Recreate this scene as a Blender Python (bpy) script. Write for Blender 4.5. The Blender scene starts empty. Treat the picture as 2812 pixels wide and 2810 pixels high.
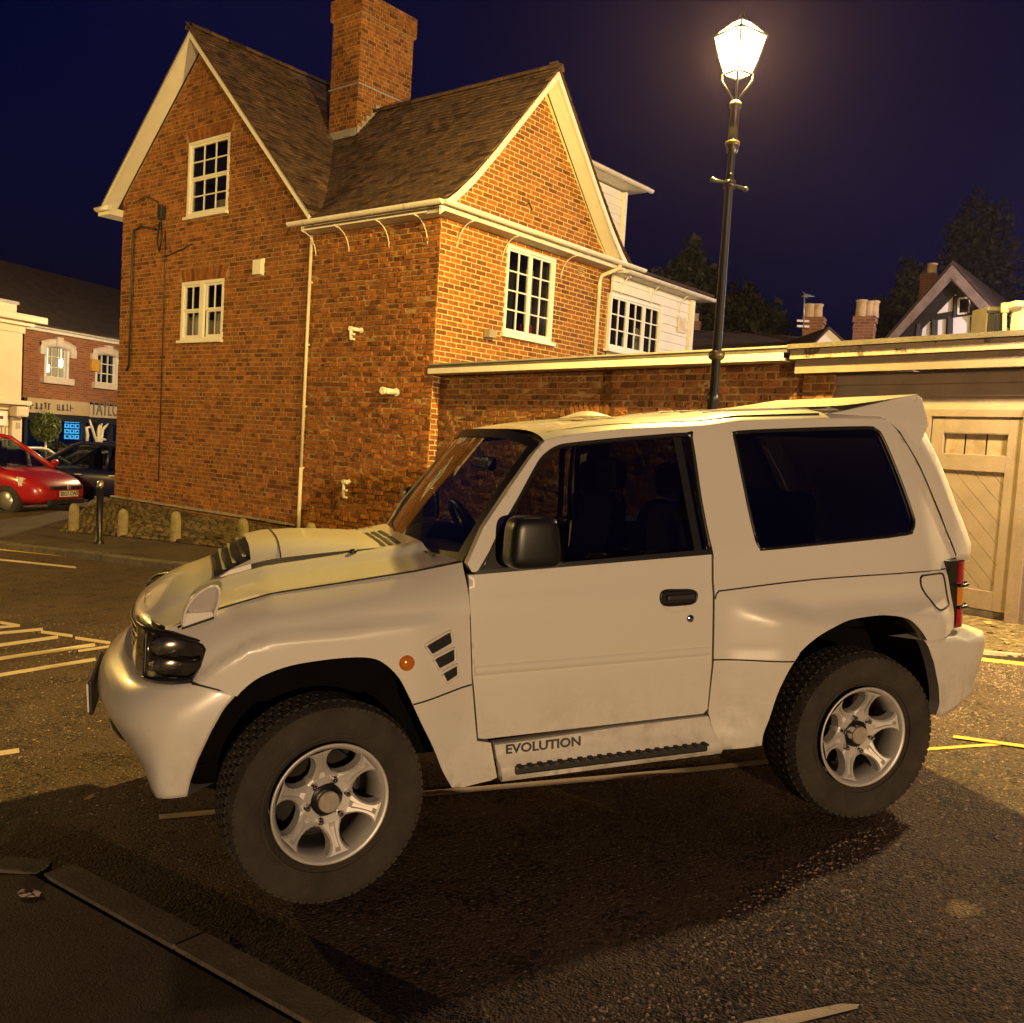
import bpy, bmesh, math, random
import numpy as np
from mathutils import Vector, Matrix
from mathutils.geometry import delaunay_2d_cdt
random.seed(7); RNG = np.random.default_rng(11)
SC = bpy.context.scene
COL = SC.collection
rad = math.radians

# ------------------------------------------------------------------ camera
FPX, PITCH, ROLL, CAMH = 2600.0, rad(3.918), rad(-3.509), 1.7556   # focal length in pixels of a 2812 px wide frame
_cp, _sp, _c, _s = math.cos(PITCH), math.sin(PITCH), math.cos(ROLL), math.sin(ROLL)
_r, _f, _d = np.array([1., 0, 0]), np.array([0, _cp, -_sp]), np.array([0, -_sp, -_cp])
RIGHT, DOWN, FWD = _c*_r + _s*_d, -_s*_r + _c*_d, _f
CAM = np.array([0, 0, CAMH])
cd = bpy.data.cameras.new('camera'); cam = bpy.data.objects.new('camera', cd); COL.objects.link(cam)
cam.matrix_world = Matrix(((RIGHT[0], -DOWN[0], -FWD[0], 0), (RIGHT[1], -DOWN[1], -FWD[1], 0), (RIGHT[2], -DOWN[2], -FWD[2], CAMH), (0, 0, 0, 1)))
cd.sensor_fit = 'HORIZONTAL'; cd.sensor_width = 36; cd.lens = 36*FPX/2812; cd.clip_end = 3000; cd.clip_start = .05
SC.camera = cam

# ------------------------------------------------------------------ world (dusk sky, sun well below the roofs)
SUN_EL, SUN_ROT = rad(-2.0), rad(110)
W = bpy.data.worlds.new('World'); SC.world = W; W.use_nodes = True
nt = W.node_tree; nt.nodes.clear()
wo = nt.nodes.new('ShaderNodeOutputWorld'); bg = nt.nodes.new('ShaderNodeBackground')
sky = nt.nodes.new('ShaderNodeTexSky'); sky.sky_type = 'NISHITA'; sky.sun_disc = False
sky.sun_elevation = SUN_EL; sky.sun_rotation = SUN_ROT; sky.air_density = 1.0; sky.dust_density = .5; sky.ozone_density = 3.0
cl = nt.nodes.new('ShaderNodeTexNoise'); cl.inputs['Scale'].default_value = 2.2; cl.inputs['Detail'].default_value = 5
cr = nt.nodes.new('ShaderNodeValToRGB')
cr.color_ramp.elements[0].position = .40; cr.color_ramp.elements[0].color = (0.0, 0.0, 0.0, 1)
cr.color_ramp.elements[1].position = .72; cr.color_ramp.elements[1].color = (.0036, .0024, .0060, 1)
SKY_GAIN = 0.11
tc = nt.nodes.new('ShaderNodeTexCoord')
hs = nt.nodes.new('ShaderNodeMixRGB'); hs.blend_type = 'MULTIPLY'; hs.inputs[0].default_value = 1; hs.inputs[2].default_value = (.08, .30, 1.30, 1)
add = nt.nodes.new('ShaderNodeMixRGB'); add.blend_type = 'ADD'; add.inputs[0].default_value = 1
nt.links.new(tc.outputs['Generated'], cl.inputs['Vector']); nt.links.new(cl.outputs['Fac'], cr.inputs['Fac'])
nt.links.new(sky.outputs[0], hs.inputs[1])
nt.links.new(hs.outputs[0], add.inputs[1])
sc2 = nt.nodes.new('ShaderNodeMixRGB'); sc2.blend_type = 'MULTIPLY'; sc2.inputs[0].default_value = 1; sc2.inputs[2].default_value = (1/SKY_GAIN,)*3 + (1,)
nt.links.new(cr.outputs[0], sc2.inputs[1]); nt.links.new(sc2.outputs[0], add.inputs[2])
nt.links.new(add.outputs[0], bg.inputs[0]); bg.inputs[1].default_value = SKY_GAIN
nt.links.new(bg.outputs[0], wo.inputs[0])

# ------------------------------------------------------------------ exposure / renderer
vs = SC.view_settings; vs.view_transform = 'Standard'; vs.look = 'None'; vs.exposure = 0.0; vs.gamma = 1.0; vs.use_curve_mapping = False
cy = SC.cycles; cy.use_denoising = True; cy.max_bounces = 8; cy.diffuse_bounces = 3; cy.glossy_bounces = 4; cy.transmission_bounces = 6
cy.transparent_max_bounces = 24; cy.volume_bounces = 0; cy.sample_clamp_indirect = 3.0; cy.caustics_reflective = False; cy.caustics_refractive = False
cy.use_light_tree = True

# ------------------------------------------------------------------ pixel helpers (pixels of the 1932 px wide view of the photograph)
_S = 2812/1932.
def ray(u, v):
    return RIGHT*((u*_S - 1406)/FPX) + DOWN*((v*_S - 1405)/FPX) + FWD
def at_y(u, v, Y):
    d = ray(u, v); return CAM + d*(Y/d[1])
def on_plane(u, v, p0, n):
    d = ray(u, v); return CAM + d*(((np.asarray(p0) - CAM) @ n)/(d @ n))
def to_px(p):
    q = np.asarray(p, float) - CAM; z = q @ FWD
    return ((1406 + FPX*(q @ RIGHT)/z)/_S, (1405 + FPX*(q @ DOWN)/z)/_S)

# ------------------------------------------------------------------ ground height (the yard falls gently to the left and rises to the garage)
_CP = np.array([(-.641, 3.557, 0), (-1.16, 5.07, 0), (1.643, 4.341, .158), (1.12, 5.85, .158), (4.1, 7.8, .56), (3.0, 9.4, .50), (1.8, 8.6, .36),
    (-1.2, 13.6, .12), (0.4, 11.8, .30), (-3.5, 13.2, -.07), (-5.5, 14.2, -.14), (-8.2, 15.2, -.27), (-9.6, 18.6, -.16), (-8.4, 19.9, -.08), (-9, 23, -.25), (-14, 30, -.75),
    (-22, 34, -1.1), (0, 0, -.04), (3, 2, .20), (-3, 2.5, -.17), (-4.5, 6.5, -.17), (-7, 9, -.28), (6, 4, .52), (9, 5, .72), (-9, 3, -.40), (0, -6, -.06), (-6, -6, -.3), (6, -6, .3),
    (10, 22, .75), (0, 30, .35), (-30, 12, -1.2), (20, 10, 1.0)])
def _k(d): return np.sqrt(d*d + 1.5)
_n = len(_CP)
_A = np.zeros((_n+3, _n+3)); _dd = np.hypot(_CP[:, None, 0]-_CP[None, :, 0], _CP[:, None, 1]-_CP[None, :, 1])
_A[:_n, :_n] = _k(_dd) - np.eye(_n)*.02; _A[:_n, _n] = 1; _A[:_n, _n+1] = _CP[:, 0]; _A[:_n, _n+2] = _CP[:, 1]; _A[_n:, :_n] = _A[:_n, _n:].T
_w = np.linalg.solve(_A, np.concatenate([_CP[:, 2], [0, 0, 0]]))
def g(x, y):
    x = np.asarray(x, float); y = np.asarray(y, float)
    r = np.hypot(x, y-8); s = np.minimum(1, 32/np.maximum(r, 1e-6)); xx, yy = x*s, 8+(y-8)*s
    d = np.hypot(xx[..., None]-_CP[:, 0], yy[..., None]-_CP[:, 1])
    return _k(d) @ _w[:_n] + _w[_n] + _w[_n+1]*xx + _w[_n+2]*yy
def gz(x, y): return float(g(x, y))
def on_ground(u, v, dz=0.0):
    d = ray(u, v); lo, hi = .5, 90.0
    for _ in range(60):
        m = (lo+hi)/2; p = CAM + d*m
        if p[2] > gz(p[0], p[1]) + dz: lo = m
        else: hi = m
    return CAM + d*lo

# ------------------------------------------------------------------ objects, tags
def tag(o, label=None, cat=None, group=None, kind=None):
    if label: o['label'] = label
    if cat: o['category'] = cat
    if group: o['group'] = group
    if kind: o['kind'] = kind
    return o
def empty(name, loc=(0, 0, 0), parent=None):
    o = bpy.data.objects.new(name, None); COL.objects.link(o); o.location = loc
    o.empty_display_size = .2
    if parent: o.parent = parent
    return o
def link_mesh(name, me, mat, parent=None, loc=None):
    o = bpy.data.objects.new(name, me); COL.objects.link(o)
    if mat is not None and not me.materials: me.materials.append(mat)
    if parent: o.parent = parent
    if loc is not None: o.location = loc
    return o
def copy_tree(o, parent=None):
    c = o.copy(); COL.objects.link(c); c.parent = parent
    for ch in list(o.children): copy_tree(ch, c)
    return c

class MB:
    """collects vertices and faces; build() links them as one mesh object"""
    def __init__(s): s.v = []; s.f = []; s.sm = []
    def add(s, vs, fs, smooth=False):
        n = len(s.v); s.v += [tuple(map(float, p)) for p in vs]; s.f += [tuple(n+i for i in f) for f in fs]; s.sm += [smooth]*len(fs); return s
    def box(s, c, d, R=None):
        c = np.asarray(c, float); h = np.asarray(d, float)/2
        R = np.eye(3) if R is None else np.asarray(R)   # rows: local axes in world
        p = [c + np.array([sx*h[0], sy*h[1], sz*h[2]]) @ R for sx in (-1, 1) for sy in (-1, 1) for sz in (-1, 1)]
        return s.add(p, [(0, 1, 3, 2), (4, 6, 7, 5), (0, 4, 5, 1), (2, 3, 7, 6), (0, 2, 6, 4), (1, 5, 7, 3)])
    def bar(s, a, b, w, h=None, up=(0, 0, 1)):
        a, b = np.asarray(a, float), np.asarray(b, float); h = w if h is None else h
        x = b-a; L = np.linalg.norm(x); x /= L; up = np.asarray(up, float)
        if abs(x @ up) > .98: up = np.array([1., 0, 0])
        y = np.cross(up, x); y /= np.linalg.norm(y); z = np.cross(x, y)
        return s.box((a+b)/2, (L, w, h), np.stack([x, y, z]))
    def tube(s, pts, r, n=10, cap=True, smooth=True):
        pts = [np.asarray(p, float) for p in pts]; rr = r if hasattr(r, '__len__') else [r]*len(pts)
        rings = []; ref = None
        for i, p in enumerate(pts):
            t = pts[min(i+1, len(pts)-1)] - pts[max(i-1, 0)]; t /= (np.linalg.norm(t)+1e-9)
            if ref is None: ref = np.array([0, 0, 1.]) if abs(t[2]) < .9 else np.array([1., 0, 0])
            a = np.cross(t, ref); a /= (np.linalg.norm(a)+1e-9); b = np.cross(t, a); ref = -b if False else np.cross(a, t)
            rings.append([p + rr[i]*(math.cos(k*2*math.pi/n)*a + math.sin(k*2*math.pi/n)*b) for k in range(n)])
        vs = [q for R_ in rings for q in R_]; fs = []
        for i in range(len(pts)-1):
            for k in range(n):
                k2 = (k+1) % n; fs.append((i*n+k, i*n+k2, (i+1)*n+k2, (i+1)*n+k))
        s.add(vs, fs, smooth)
        if cap:
            s.add(rings[0], [tuple(range(n))]); s.add(rings[-1], [tuple(reversed(range(n)))])
        return s
    def lathe(s, prof, c=(0, 0, 0), n=24, axis='z', smooth=True, arc=(0, 2*math.pi), sx=1, sy=1):
        c = np.asarray(c, float); full = abs(arc[1]-arc[0]-2*math.pi) < 1e-6; m = n if full else n+1
        vs = []
        for r, h in prof:
            for k in range(m):
                t = arc[0] + (arc[1]-arc[0])*k/n; x, y = r*math.cos(t)*sx, r*math.sin(t)*sy
                vs.append(c + (np.array([x, y, h]) if axis == 'z' else np.array([x, h, y]) if axis == 'y' else np.array([h, x, y])))
        fs = []
        for i in range(len(prof)-1):
            for k in range(n):
                k2 = (k+1) % m; fs.append((i*m+k, i*m+k2, (i+1)*m+k2, (i+1)*m+k))
        return s.add(vs, fs, smooth)
    def prism(s, poly, ext, smooth=False):
        """poly: 3D points of a planar polygon; ext: extrusion vector"""
        n = len(poly); ext = np.asarray(ext, float); a = [np.asarray(p, float) for p in poly]; b = [p+ext for p in a]
        return s.add(a+b, [tuple(range(n)), tuple(range(2*n-1, n-1, -1))] + [(i, i+n, (i+1) % n + n, (i+1) % n) for i in range(n)], smooth)
    def grid(s, P, smooth=True, closeu=False):
        """P[i][j] -> point"""
        nu, nv = len(P), len(P[0]); fs = []
        for i in range(nu - (0 if closeu else 1)):
            for j in range(nv-1):
                i2 = (i+1) % nu; fs.append((i*nv+j, i2*nv+j, i2*nv+j+1, i*nv+j+1))
        return s.add([p for r_ in P for p in r_], fs, smooth)
    def sphere(s, c, r, n=12, m=8, sq=(1, 1, 1)):
        c = np.asarray(c, float)
        P = [[c + np.array(sq)*r*np.array([math.cos(2*math.pi*i/n)*math.sin(math.pi*j/m), math.sin(2*math.pi*i/n)*math.sin(math.pi*j/m), math.cos(math.pi*j/m)]) for j in range(m+1)] for i in range(n)]
        return s.grid(P, True, True)
    def mesh(s, name):
        me = bpy.data.meshes.new(name); me.from_pydata(s.v, [], s.f); me.polygons.foreach_set('use_smooth', s.sm); me.update(); return me
    def build(s, name, mat, parent=None, recalc=True, bevel=0, loc=None):
        me = s.mesh(name)
        if recalc or bevel:
            bm = bmesh.new(); bm.from_mesh(me)
            bmesh.ops.remove_doubles(bm, verts=bm.verts, dist=1e-5)
            bmesh.ops.recalc_face_normals(bm, faces=bm.faces)
            if bevel: bmesh.ops.bevel(bm, geom=list(bm.edges), offset=bevel, segments=2, affect='EDGES', profile=.6, clamp_overlap=True)
            bm.to_mesh(me); bm.free()
        return link_mesh(name, me, mat, parent, loc)

# ------------------------------------------------------------------ materials
MATS = {}
def pm(name, col, rough=.6, metal=0., var=.12, scale=6., bump=0., bscale=80., coat=0., spec=.5, col2=None, pos=(.35, .65), island=0., coatr=.05, rvar=0.):
    """principled material: base colour broken up by noise (and per loose piece), optional fine relief"""
    if name in MATS: return MATS[name]
    m = bpy.data.materials.new(name); m.use_nodes = True; N = m.node_tree.nodes; L = m.node_tree.links
    b = N['Principled BSDF']; b.inputs['Roughness'].default_value = rough; b.inputs['Metallic'].default_value = metal
    b.inputs['Coat Weight'].default_value = coat; b.inputs['Coat Roughness'].default_value = coatr; b.inputs['Specular IOR Level'].default_value = spec
    tcn = N.new('ShaderNodeTexCoord'); no = N.new('ShaderNodeTexNoise'); no.inputs['Scale'].default_value = scale; no.inputs['Detail'].default_value = 6
    no.inputs['Roughness'].default_value = .65
    L.new(tcn.outputs['Object'], no.inputs['Vector'])
    rp = N.new('ShaderNodeValToRGB'); L.new(no.outputs['Fac'], rp.inputs['Fac'])
    c = np.array(col); c2 = np.array(col2) if col2 is not None else np.clip(c*(1+var), 0, 1)
    c1 = c if col2 is not None else c*(1-var)
    rp.color_ramp.elements[0].position, rp.color_ramp.elements[1].position = pos
    rp.color_ramp.elements[0].color = (*c1, 1); rp.color_ramp.elements[1].color = (*c2, 1)
    out = rp.outputs[0]
    if island:
        ge = N.new('ShaderNodeNewGeometry'); oi = N.new('ShaderNodeObjectInfo'); ad = N.new('ShaderNodeMath'); ad.operation = 'ADD'
        L.new(ge.outputs['Random Per Island'], ad.inputs[0]); L.new(oi.outputs['Random'], ad.inputs[1])
        fr = N.new('ShaderNodeMath'); fr.operation = 'FRACT'; L.new(ad.outputs[0], fr.inputs[0])
        r2 = N.new('ShaderNodeValToRGB'); L.new(fr.outputs[0], r2.inputs[0])
        e = r2.color_ramp.elements; e[0].color = (1-island, 1-island*1.15, 1-island*1.2, 1); e[1].color = (1+island*.9, 1+island*.75, 1+island*.6, 1)
        k = e.new(.10); k.color = (1-island*.9, 1-island, 1-island, 1); k = e.new(.2); k.color = (1-island*.3,)*3+(1,); k = e.new(.8); k.color = (1+island*.25,)*3+(1,)
        mx = N.new('ShaderNodeMixRGB'); mx.blend_type = 'MULTIPLY'; mx.inputs[0].default_value = 1
        L.new(out, mx.inputs[1]); L.new(r2.outputs[0], mx.inputs[2]); out = mx.outputs[0]
    L.new(out, b.inputs['Base Color'])
    if rvar:
        mr = N.new('ShaderNodeMapRange'); mr.inputs[3].default_value = max(0, rough-rvar); mr.inputs[4].default_value = min(1, rough+rvar)
        L.new(no.outputs['Fac'], mr.inputs[0]); L.new(mr.outputs[0], b.inputs['Roughness'])
    if bump:
        n2 = N.new('ShaderNodeTexNoise'); n2.inputs['Scale'].default_value = bscale; n2.inputs['Detail'].default_value = 5; L.new(tcn.outputs['Object'], n2.inputs['Vector'])
        bp = N.new('ShaderNodeBump'); bp.inputs['Strength'].default_value = bump; bp.inputs['Distance'].default_value = .02
        L.new(n2.outputs['Fac'], bp.inputs['Height']); L.new(bp.outputs[0], b.inputs['Normal'])
    MATS[name] = m; return m
def glass(name, tint=(1, 1, 1), trans=.9, rough=.02, ior=1.5):
    """thin sheet: fresnel mix of a see-through tint and a mirror coat"""
    if name in MATS: return MATS[name]
    m = bpy.data.materials.new(name); m.use_nodes = True; N = m.node_tree.nodes; L = m.node_tree.links; N.clear()
    o = N.new('ShaderNodeOutputMaterial'); t = N.new('ShaderNodeBsdfTransparent'); t.inputs[0].default_value = (*[c*trans for c in tint], 1)
    gl = N.new('ShaderNodeBsdfGlossy'); gl.inputs['Roughness'].default_value = rough; gl.inputs[0].default_value = (1, 1, 1, 1)
    fr = N.new('ShaderNodeFresnel'); fr.inputs[0].default_value = ior
    gg = N.new('ShaderNodeNewGeometry'); mi = N.new('ShaderNodeMapRange'); mi.inputs[3].default_value = ior; mi.inputs[4].default_value = 1/ior; L.new(gg.outputs['Backfacing'], mi.inputs[0]); L.new(mi.outputs[0], fr.inputs[0])   # same sheet from either side
    mu = N.new('ShaderNodeMath'); mu.operation = 'MULTIPLY'; mu.inputs[1].default_value = 1.5; mu.use_clamp = True
    mx = N.new('ShaderNodeMixShader'); L.new(fr.outputs[0], mu.inputs[0]); L.new(mu.outputs[0], mx.inputs[0]); L.new(t.outputs[0], mx.inputs[1]); L.new(gl.outputs[0], mx.inputs[2]); L.new(mx.outputs[0], o.inputs[0])
    MATS[name] = m; return m
def emit(name, col, st, see=0.0):
    """something that gives off light; see>0 lets light of the lamp inside pass through it"""
    if name in MATS: return MATS[name]
    m = bpy.data.materials.new(name); m.use_nodes = True; N = m.node_tree.nodes; L = m.node_tree.links; N.clear()
    o = N.new('ShaderNodeOutputMaterial'); e = N.new('ShaderNodeEmission'); e.inputs[0].default_value = (*col, 1); e.inputs[1].default_value = st
    if see:
        t = N.new('ShaderNodeBsdfTransparent'); t.inputs[0].default_value = (see, see, see, 1); a = N.new('ShaderNodeAddShader'); L.new(e.outputs[0], a.inputs[0]); L.new(t.outputs[0], a.inputs[1]); L.new(a.outputs[0], o.inputs[0])
    else: L.new(e.outputs[0], o.inputs[0])
    m.cycles.emission_sampling = 'NONE' if see else 'AUTO'
    MATS[name] = m; return m

M_BRICK = pm('house_brick', (.235, .082, .013), .9, var=.34, scale=9, bump=.5, bscale=90, island=.5)
M_BRICKG = pm('gable_brick', (.29, .100, .012), .9, var=.26, scale=9, bump=.4, bscale=90, island=.42)  # newer paler brick; its tone also stands in for stronger lamp light
M_BRICKW = pm('wall_brick', (.20, .078, .018), .92, var=.32, scale=9, bump=.8, bscale=60, island=.5)
M_MORT = pm('mortar', (.66, .53, .26), .95, var=.2, scale=14, bump=.4, bscale=120)  # tone raised with the gable brick in place of stronger lamp light
M_MORTD = pm('old_mortar', (.36, .23, .095), .95, var=.25, scale=14, bump=.5, bscale=120)
M_TILE = pm('roof_tile', (.105, .060, .038), .9, var=.4, scale=5, bump=.5, bscale=50, island=.6)
M_WHITE = pm('white_paint', (.78, .75, .68), .45, var=.05, scale=4, bump=.05, bscale=40)
M_WHITEOLD = pm('old_white_paint', (.66, .62, .54), .6, var=.1, scale=5, bump=.1, bscale=60)
M_BLACK = pm('black_paint', (.012, .012, .012), .36, var=.2)
M_BLACKP = pm('black_plastic', (.018, .018, .018), .45, var=.15, bump=.1, bscale=300)
M_DARK = pm('dark_interior', (.012, .012, .013), .8, var=.2)
M_GLASSH = glass('window_glass', (.9, .95, .95), .7)
M_STONE = pm('stone', (.30, .27, .21), .9, var=.25, scale=10, bump=.4, bscale=60)
M_RENDER = pm('cream_render', (.62, .50, .34), .85, var=.06, scale=2, bump=.1, bscale=50)
M_LEAF = pm('foliage', (.022, .030, .012), .7, var=.4, scale=3, island=.5)
M_BARK = pm('bark', (.09, .065, .04), .9, var=.3, bump=.5, bscale=30)
M_LEAD = pm('lead_flashing', (.33, .31, .29), .6, var=.15)
# ------------------------------------------------------------------ ground, road, markings
def pip(px, py, poly):
    """vectorised point in polygon"""
    px = np.asarray(px, float); py = np.asarray(py, float); ins = np.zeros(px.shape, bool); n = len(poly)
    for i in range(n):
        x1, y1 = poly[i]; x2, y2 = poly[(i+1) % n]
        c = (y1 > py) != (y2 > py)
        with np.errstate(divide='ignore', invalid='ignore'):
            ins ^= c & (px < (x2-x1)*(py-y1)/((y2-y1) if y2 != y1 else 1e-12) + x1)
    return ins
def densify(poly, step):
    out = []
    for i in range(len(poly)):
        a, b = np.array(poly[i], float), np.array(poly[(i+1) % len(poly)], float); n = max(1, int(math.ceil(np.linalg.norm(b-a)/step)))
        out += [tuple(a+(b-a)*k/n) for k in range(n)]
    return out
def tri_region(outer, holes=(), step=.02, inner=True):
    """2D constrained triangulation of a polygon with holes plus inner grid points -> verts (n,2), faces, loops of boundary"""
    loops = [densify(outer, step)] + [densify(h, step) for h in holes]
    pts = [p for l in loops for p in l]; edges = []; n = 0
    for l in loops:
        edges += [(n+i, n+(i+1) % len(l)) for i in range(len(l))]; n += len(l)
    if inner:
        o = np.array(outer); x0, y0 = o.min(0); x1, y1 = o.max(0)
        gx, gy = np.meshgrid(np.arange(x0+step*.37, x1, step), np.arange(y0+step*.41, y1, step)); gx, gy = gx.ravel(), gy.ravel()
        k = pip(gx, gy, outer)
        for h in holes: k &= ~pip(gx, gy, h)
        gx, gy = gx[k], gy[k]; B = np.array(pts)
        if len(gx):
            keep = np.ones(len(gx), bool)
            for i in range(0, len(gx), 4000):
                d = ((gx[i:i+4000, None]-B[None, :, 0])**2 + (gy[i:i+4000, None]-B[None, :, 1])**2).min(1); keep[i:i+4000] = d > (step*.45)**2
            pts = pts + list(zip(gx[keep], gy[keep]))
    v, e, f, ov, oe, of = delaunay_2d_cdt([Vector(p) for p in pts], edges, [], 0, 1e-7)
    v = np.array([(q.x, q.y) for q in v]); f = np.array([t for t in f if len(t) == 3])
    c = v[f].mean(1); k = pip(c[:, 0], c[:, 1], outer)
    for h in holes: k &= ~pip(c[:, 0], c[:, 1], h)
    return v, f[k]
def sheet(name, poly, dz, mat, step=.35, thick=0.0, parent=None):
    """a sheet draped on the ground, dz above it, with a skirt of depth thick"""
    v, f = tri_region(poly, (), step)
    z = g(v[:, 0], v[:, 1]) + dz
    fs = []
    for t in f:
        a, b, c = v[t[0]], v[t[1]], v[t[2]]
        fs.append(tuple(t) if (b[0]-a[0])*(c[1]-a[1])-(b[1]-a[1])*(c[0]-a[0]) > 0 else (t[0], t[2], t[1]))
    m = MB(); m.add(np.column_stack([v, z]), fs, True)
    if thick:
        L = densify(poly, step); n = len(L); L = np.array(L); zz = g(L[:, 0], L[:, 1])+dz
        m.add(list(np.column_stack([L, zz])) + list(np.column_stack([L, zz-thick])), [(i, (i+1) % n, (i+1) % n + n, i+n) for i in range(n)])
    return m.build(name, mat, parent, recalc=False)

def asphalt(name, base, dark, chip, sc=95., bump=1.0):
    m = bpy.data.materials.new(name); m.use_nodes = True; N = m.node_tree.nodes; L = m.node_tree.links; b = N['Principled BSDF']
    tcn = N.new('ShaderNodeTexCoord'); big = N.new('ShaderNodeTexNoise'); big.inputs['Scale'].default_value = .9; big.inputs['Detail'].default_value = 7; big.inputs['Roughness'].default_value = .7
    vo = N.new('ShaderNodeTexVoronoi'); vo.inputs['Scale'].default_value = sc; no = N.new('ShaderNodeTexNoise'); no.inputs['Scale'].default_value = sc*.45; no.inputs['Detail'].default_value = 4
    for q in (big, vo, no): L.new(tcn.outputs['Object'], q.inputs['Vector'])
    r1 = N.new('ShaderNodeValToRGB'); L.new(big.outputs[0], r1.inputs[0]); r1.color_ramp.elements[0].position = .3; r1.color_ramp.elements[1].position = .7
    r1.color_ramp.elements[0].color = (*[c*.65 for c in base], 1); r1.color_ramp.elements[1].color = (*[c*1.3 for c in base], 1)
    cl_ = N.new('ShaderNodeTexNoise'); cl_.inputs['Scale'].default_value = 4.5; cl_.inputs['Detail'].default_value = 3; L.new(tcn.outputs['Object'], cl_.inputs['Vector'])
    k1 = N.new('ShaderNodeMath'); k1.operation = 'MULTIPLY_ADD'; k1.inputs[1].default_value = -.55; k1.inputs[2].default_value = .275; L.new(cl_.outputs[0], k1.inputs[0])
    k2 = N.new('ShaderNodeMath'); k2.operation = 'ADD'; L.new(no.outputs[0], k2.inputs[0]); L.new(k1.outputs[0], k2.inputs[1])
    r2 = N.new('ShaderNodeValToRGB'); L.new(k2.outputs[0], r2.inputs[0]); r2.color_ramp.elements[0].position = .37; r2.color_ramp.elements[1].position = .47
    r2.color_ramp.elements[0].color = (*dark, 1); r2.color_ramp.elements[1].color = (1, 1, 1, 1)
    mx = N.new('ShaderNodeMixRGB'); mx.blend_type = 'MULTIPLY'; mx.inputs[0].default_value = .9; L.new(r1.outputs[0], mx.inputs[1]); L.new(r2.outputs[0], mx.inputs[2])
    rc = N.new('ShaderNodeValToRGB'); L.new(vo.outputs['Color'], rc.inputs[0]); rc.color_ramp.elements[0].position = .80; rc.color_ramp.elements[1].position = .93
    m2 = N.new('ShaderNodeMixRGB'); L.new(rc.outputs[0], m2.inputs[0]); L.new(mx.outputs[0], m2.inputs[1]); m2.inputs[2].default_value = (*chip, 1)
    L.new(m2.outputs[0], b.inputs['Base Color']); b.inputs['Roughness'].default_value = .78; b.inputs['Specular IOR Level'].default_value = .35
    sb = N.new('ShaderNodeMath'); sb.operation = 'ADD'; L.new(no.outputs[0], sb.inputs[0]); sb.use_clamp = False
    ml = N.new('ShaderNodeMath'); ml.operation = 'MULTIPLY'; ml.inputs[1].default_value = -.7; L.new(vo.outputs['Distance'], ml.inputs[0]); L.new(ml.outputs[0], sb.inputs[1])
    bp = N.new('ShaderNodeBump'); bp.inputs['Strength'].default_value = bump; bp.inputs['Distance'].default_value = .012; L.new(sb.outputs[0], bp.inputs['Height']); L.new(bp.outputs[0], b.inputs['Normal'])
    MATS[name] = m; return m
M_ASPH = asphalt('asphalt', (.084, .052, .036), (.12, .10, .09), (.20, .165, .125))
M_PAVE = asphalt('pavement_asphalt', (.075, .055, .042), (.6, .55, .5), (.11, .09, .07), sc=140, bump=.4)
M_KERB = pm('kerb_stone', (.115, .092, .066), .9, var=.3, scale=7, bump=.5, bscale=70)
M_LINEW = pm('white_line_paint', (.62, .50, .36), .75, var=.25, scale=26, bump=.35, bscale=120, col2=(.20, .16, .12), pos=(.60, .74))
M_LINEY = pm('yellow_line_paint', (.68, .47, .07), .75, var=.25, scale=22, bump=.35, bscale=120, col2=(.24, .17, .07), pos=(.60, .76))

def graded(lo, hi, step, far, k=1.22):
    a = list(np.arange(lo, hi+1e-6, step)); s = step; x = hi; r_ = []
    while x < far: s *= k; x += s; r_.append(x)
    s = step; x = lo; l_ = []
    while x > -far: s *= k; x -= s; l_.append(x)
    return np.array(l_[::-1] + a + r_)
gx_, gy_ = graded(-6, 7, .2, 900), graded(1.0, 16, .2, 900)
GX, GY = np.meshgrid(gx_, gy_, indexing='ij'); GZ = g(GX.ravel(), GY.ravel()).reshape(GX.shape)
m = MB(); nx, ny = GX.shape
m.add(np.column_stack([GX.ravel(), GY.ravel(), GZ.ravel()]), [(i*ny+j, (i+1)*ny+j, (i+1)*ny+j+1, i*ny+j+1) for i in range(nx-1) for j in range(ny-1)], True)
tag(m.build('ground', M_ASPH, recalc=False), kind='structure')

def G2(u, v, dz=0): p = on_ground(u, v, dz); return (p[0], p[1])
def strip_px(name, a, b, t, mat, dz=.004, label=None, group=None):
    """painted line: from pixel a to pixel b, t pixels thick"""
    a, b = np.array(a, float), np.array(b, float); n = np.array([-(b-a)[1], (b-a)[0]]); n = n/np.linalg.norm(n)*t/2
    if abs(n[1]) > abs(n[0]): pass
    o = sheet(name, [G2(*(a-n)), G2(*(b-n)), G2(*(b+n)), G2(*(a+n))], dz, mat, step=.25)
    tag(o, kind='structure'); return o
def N6(x, y): return (x*.24906, 1030.6+y*.24906)
def Z8(x, y): return (1648.8+x*.26678, 1030.5+y*.26678)
strip_px('yellow_road_line', (-180, 1014), (700, 1093), 4.6, M_LINEY)
strip_px('white_road_line', (-60, 1050.5), N6(575, 164), 3.4, M_LINEW)
for a, b, t in [((0, 580), (150, 606), 20), ((-60, 622), (150, 606), 18), ((-60, 668), (325, 632), 22), ((310, 652), (550, 684), 22), ((-60, 762), (440, 691), 25),
                ((570, 698), (835, 736), 22), ((-60, 864), (720, 750), 27), ((592, 798), (835, 762), 19), ((-60, 990), (725, 860), 26)]:
    strip_px('hatched_road_marking', N6(*a), N6(*b), t*.249, M_LINEW)
strip_px('worn_road_marking', N6(-40, 1580), N6(145, 1552), 9, M_LINEW)
strip_px('parking_bay_line', (300, 1543), (1460, 1437), 9, M_LINEW)
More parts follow.
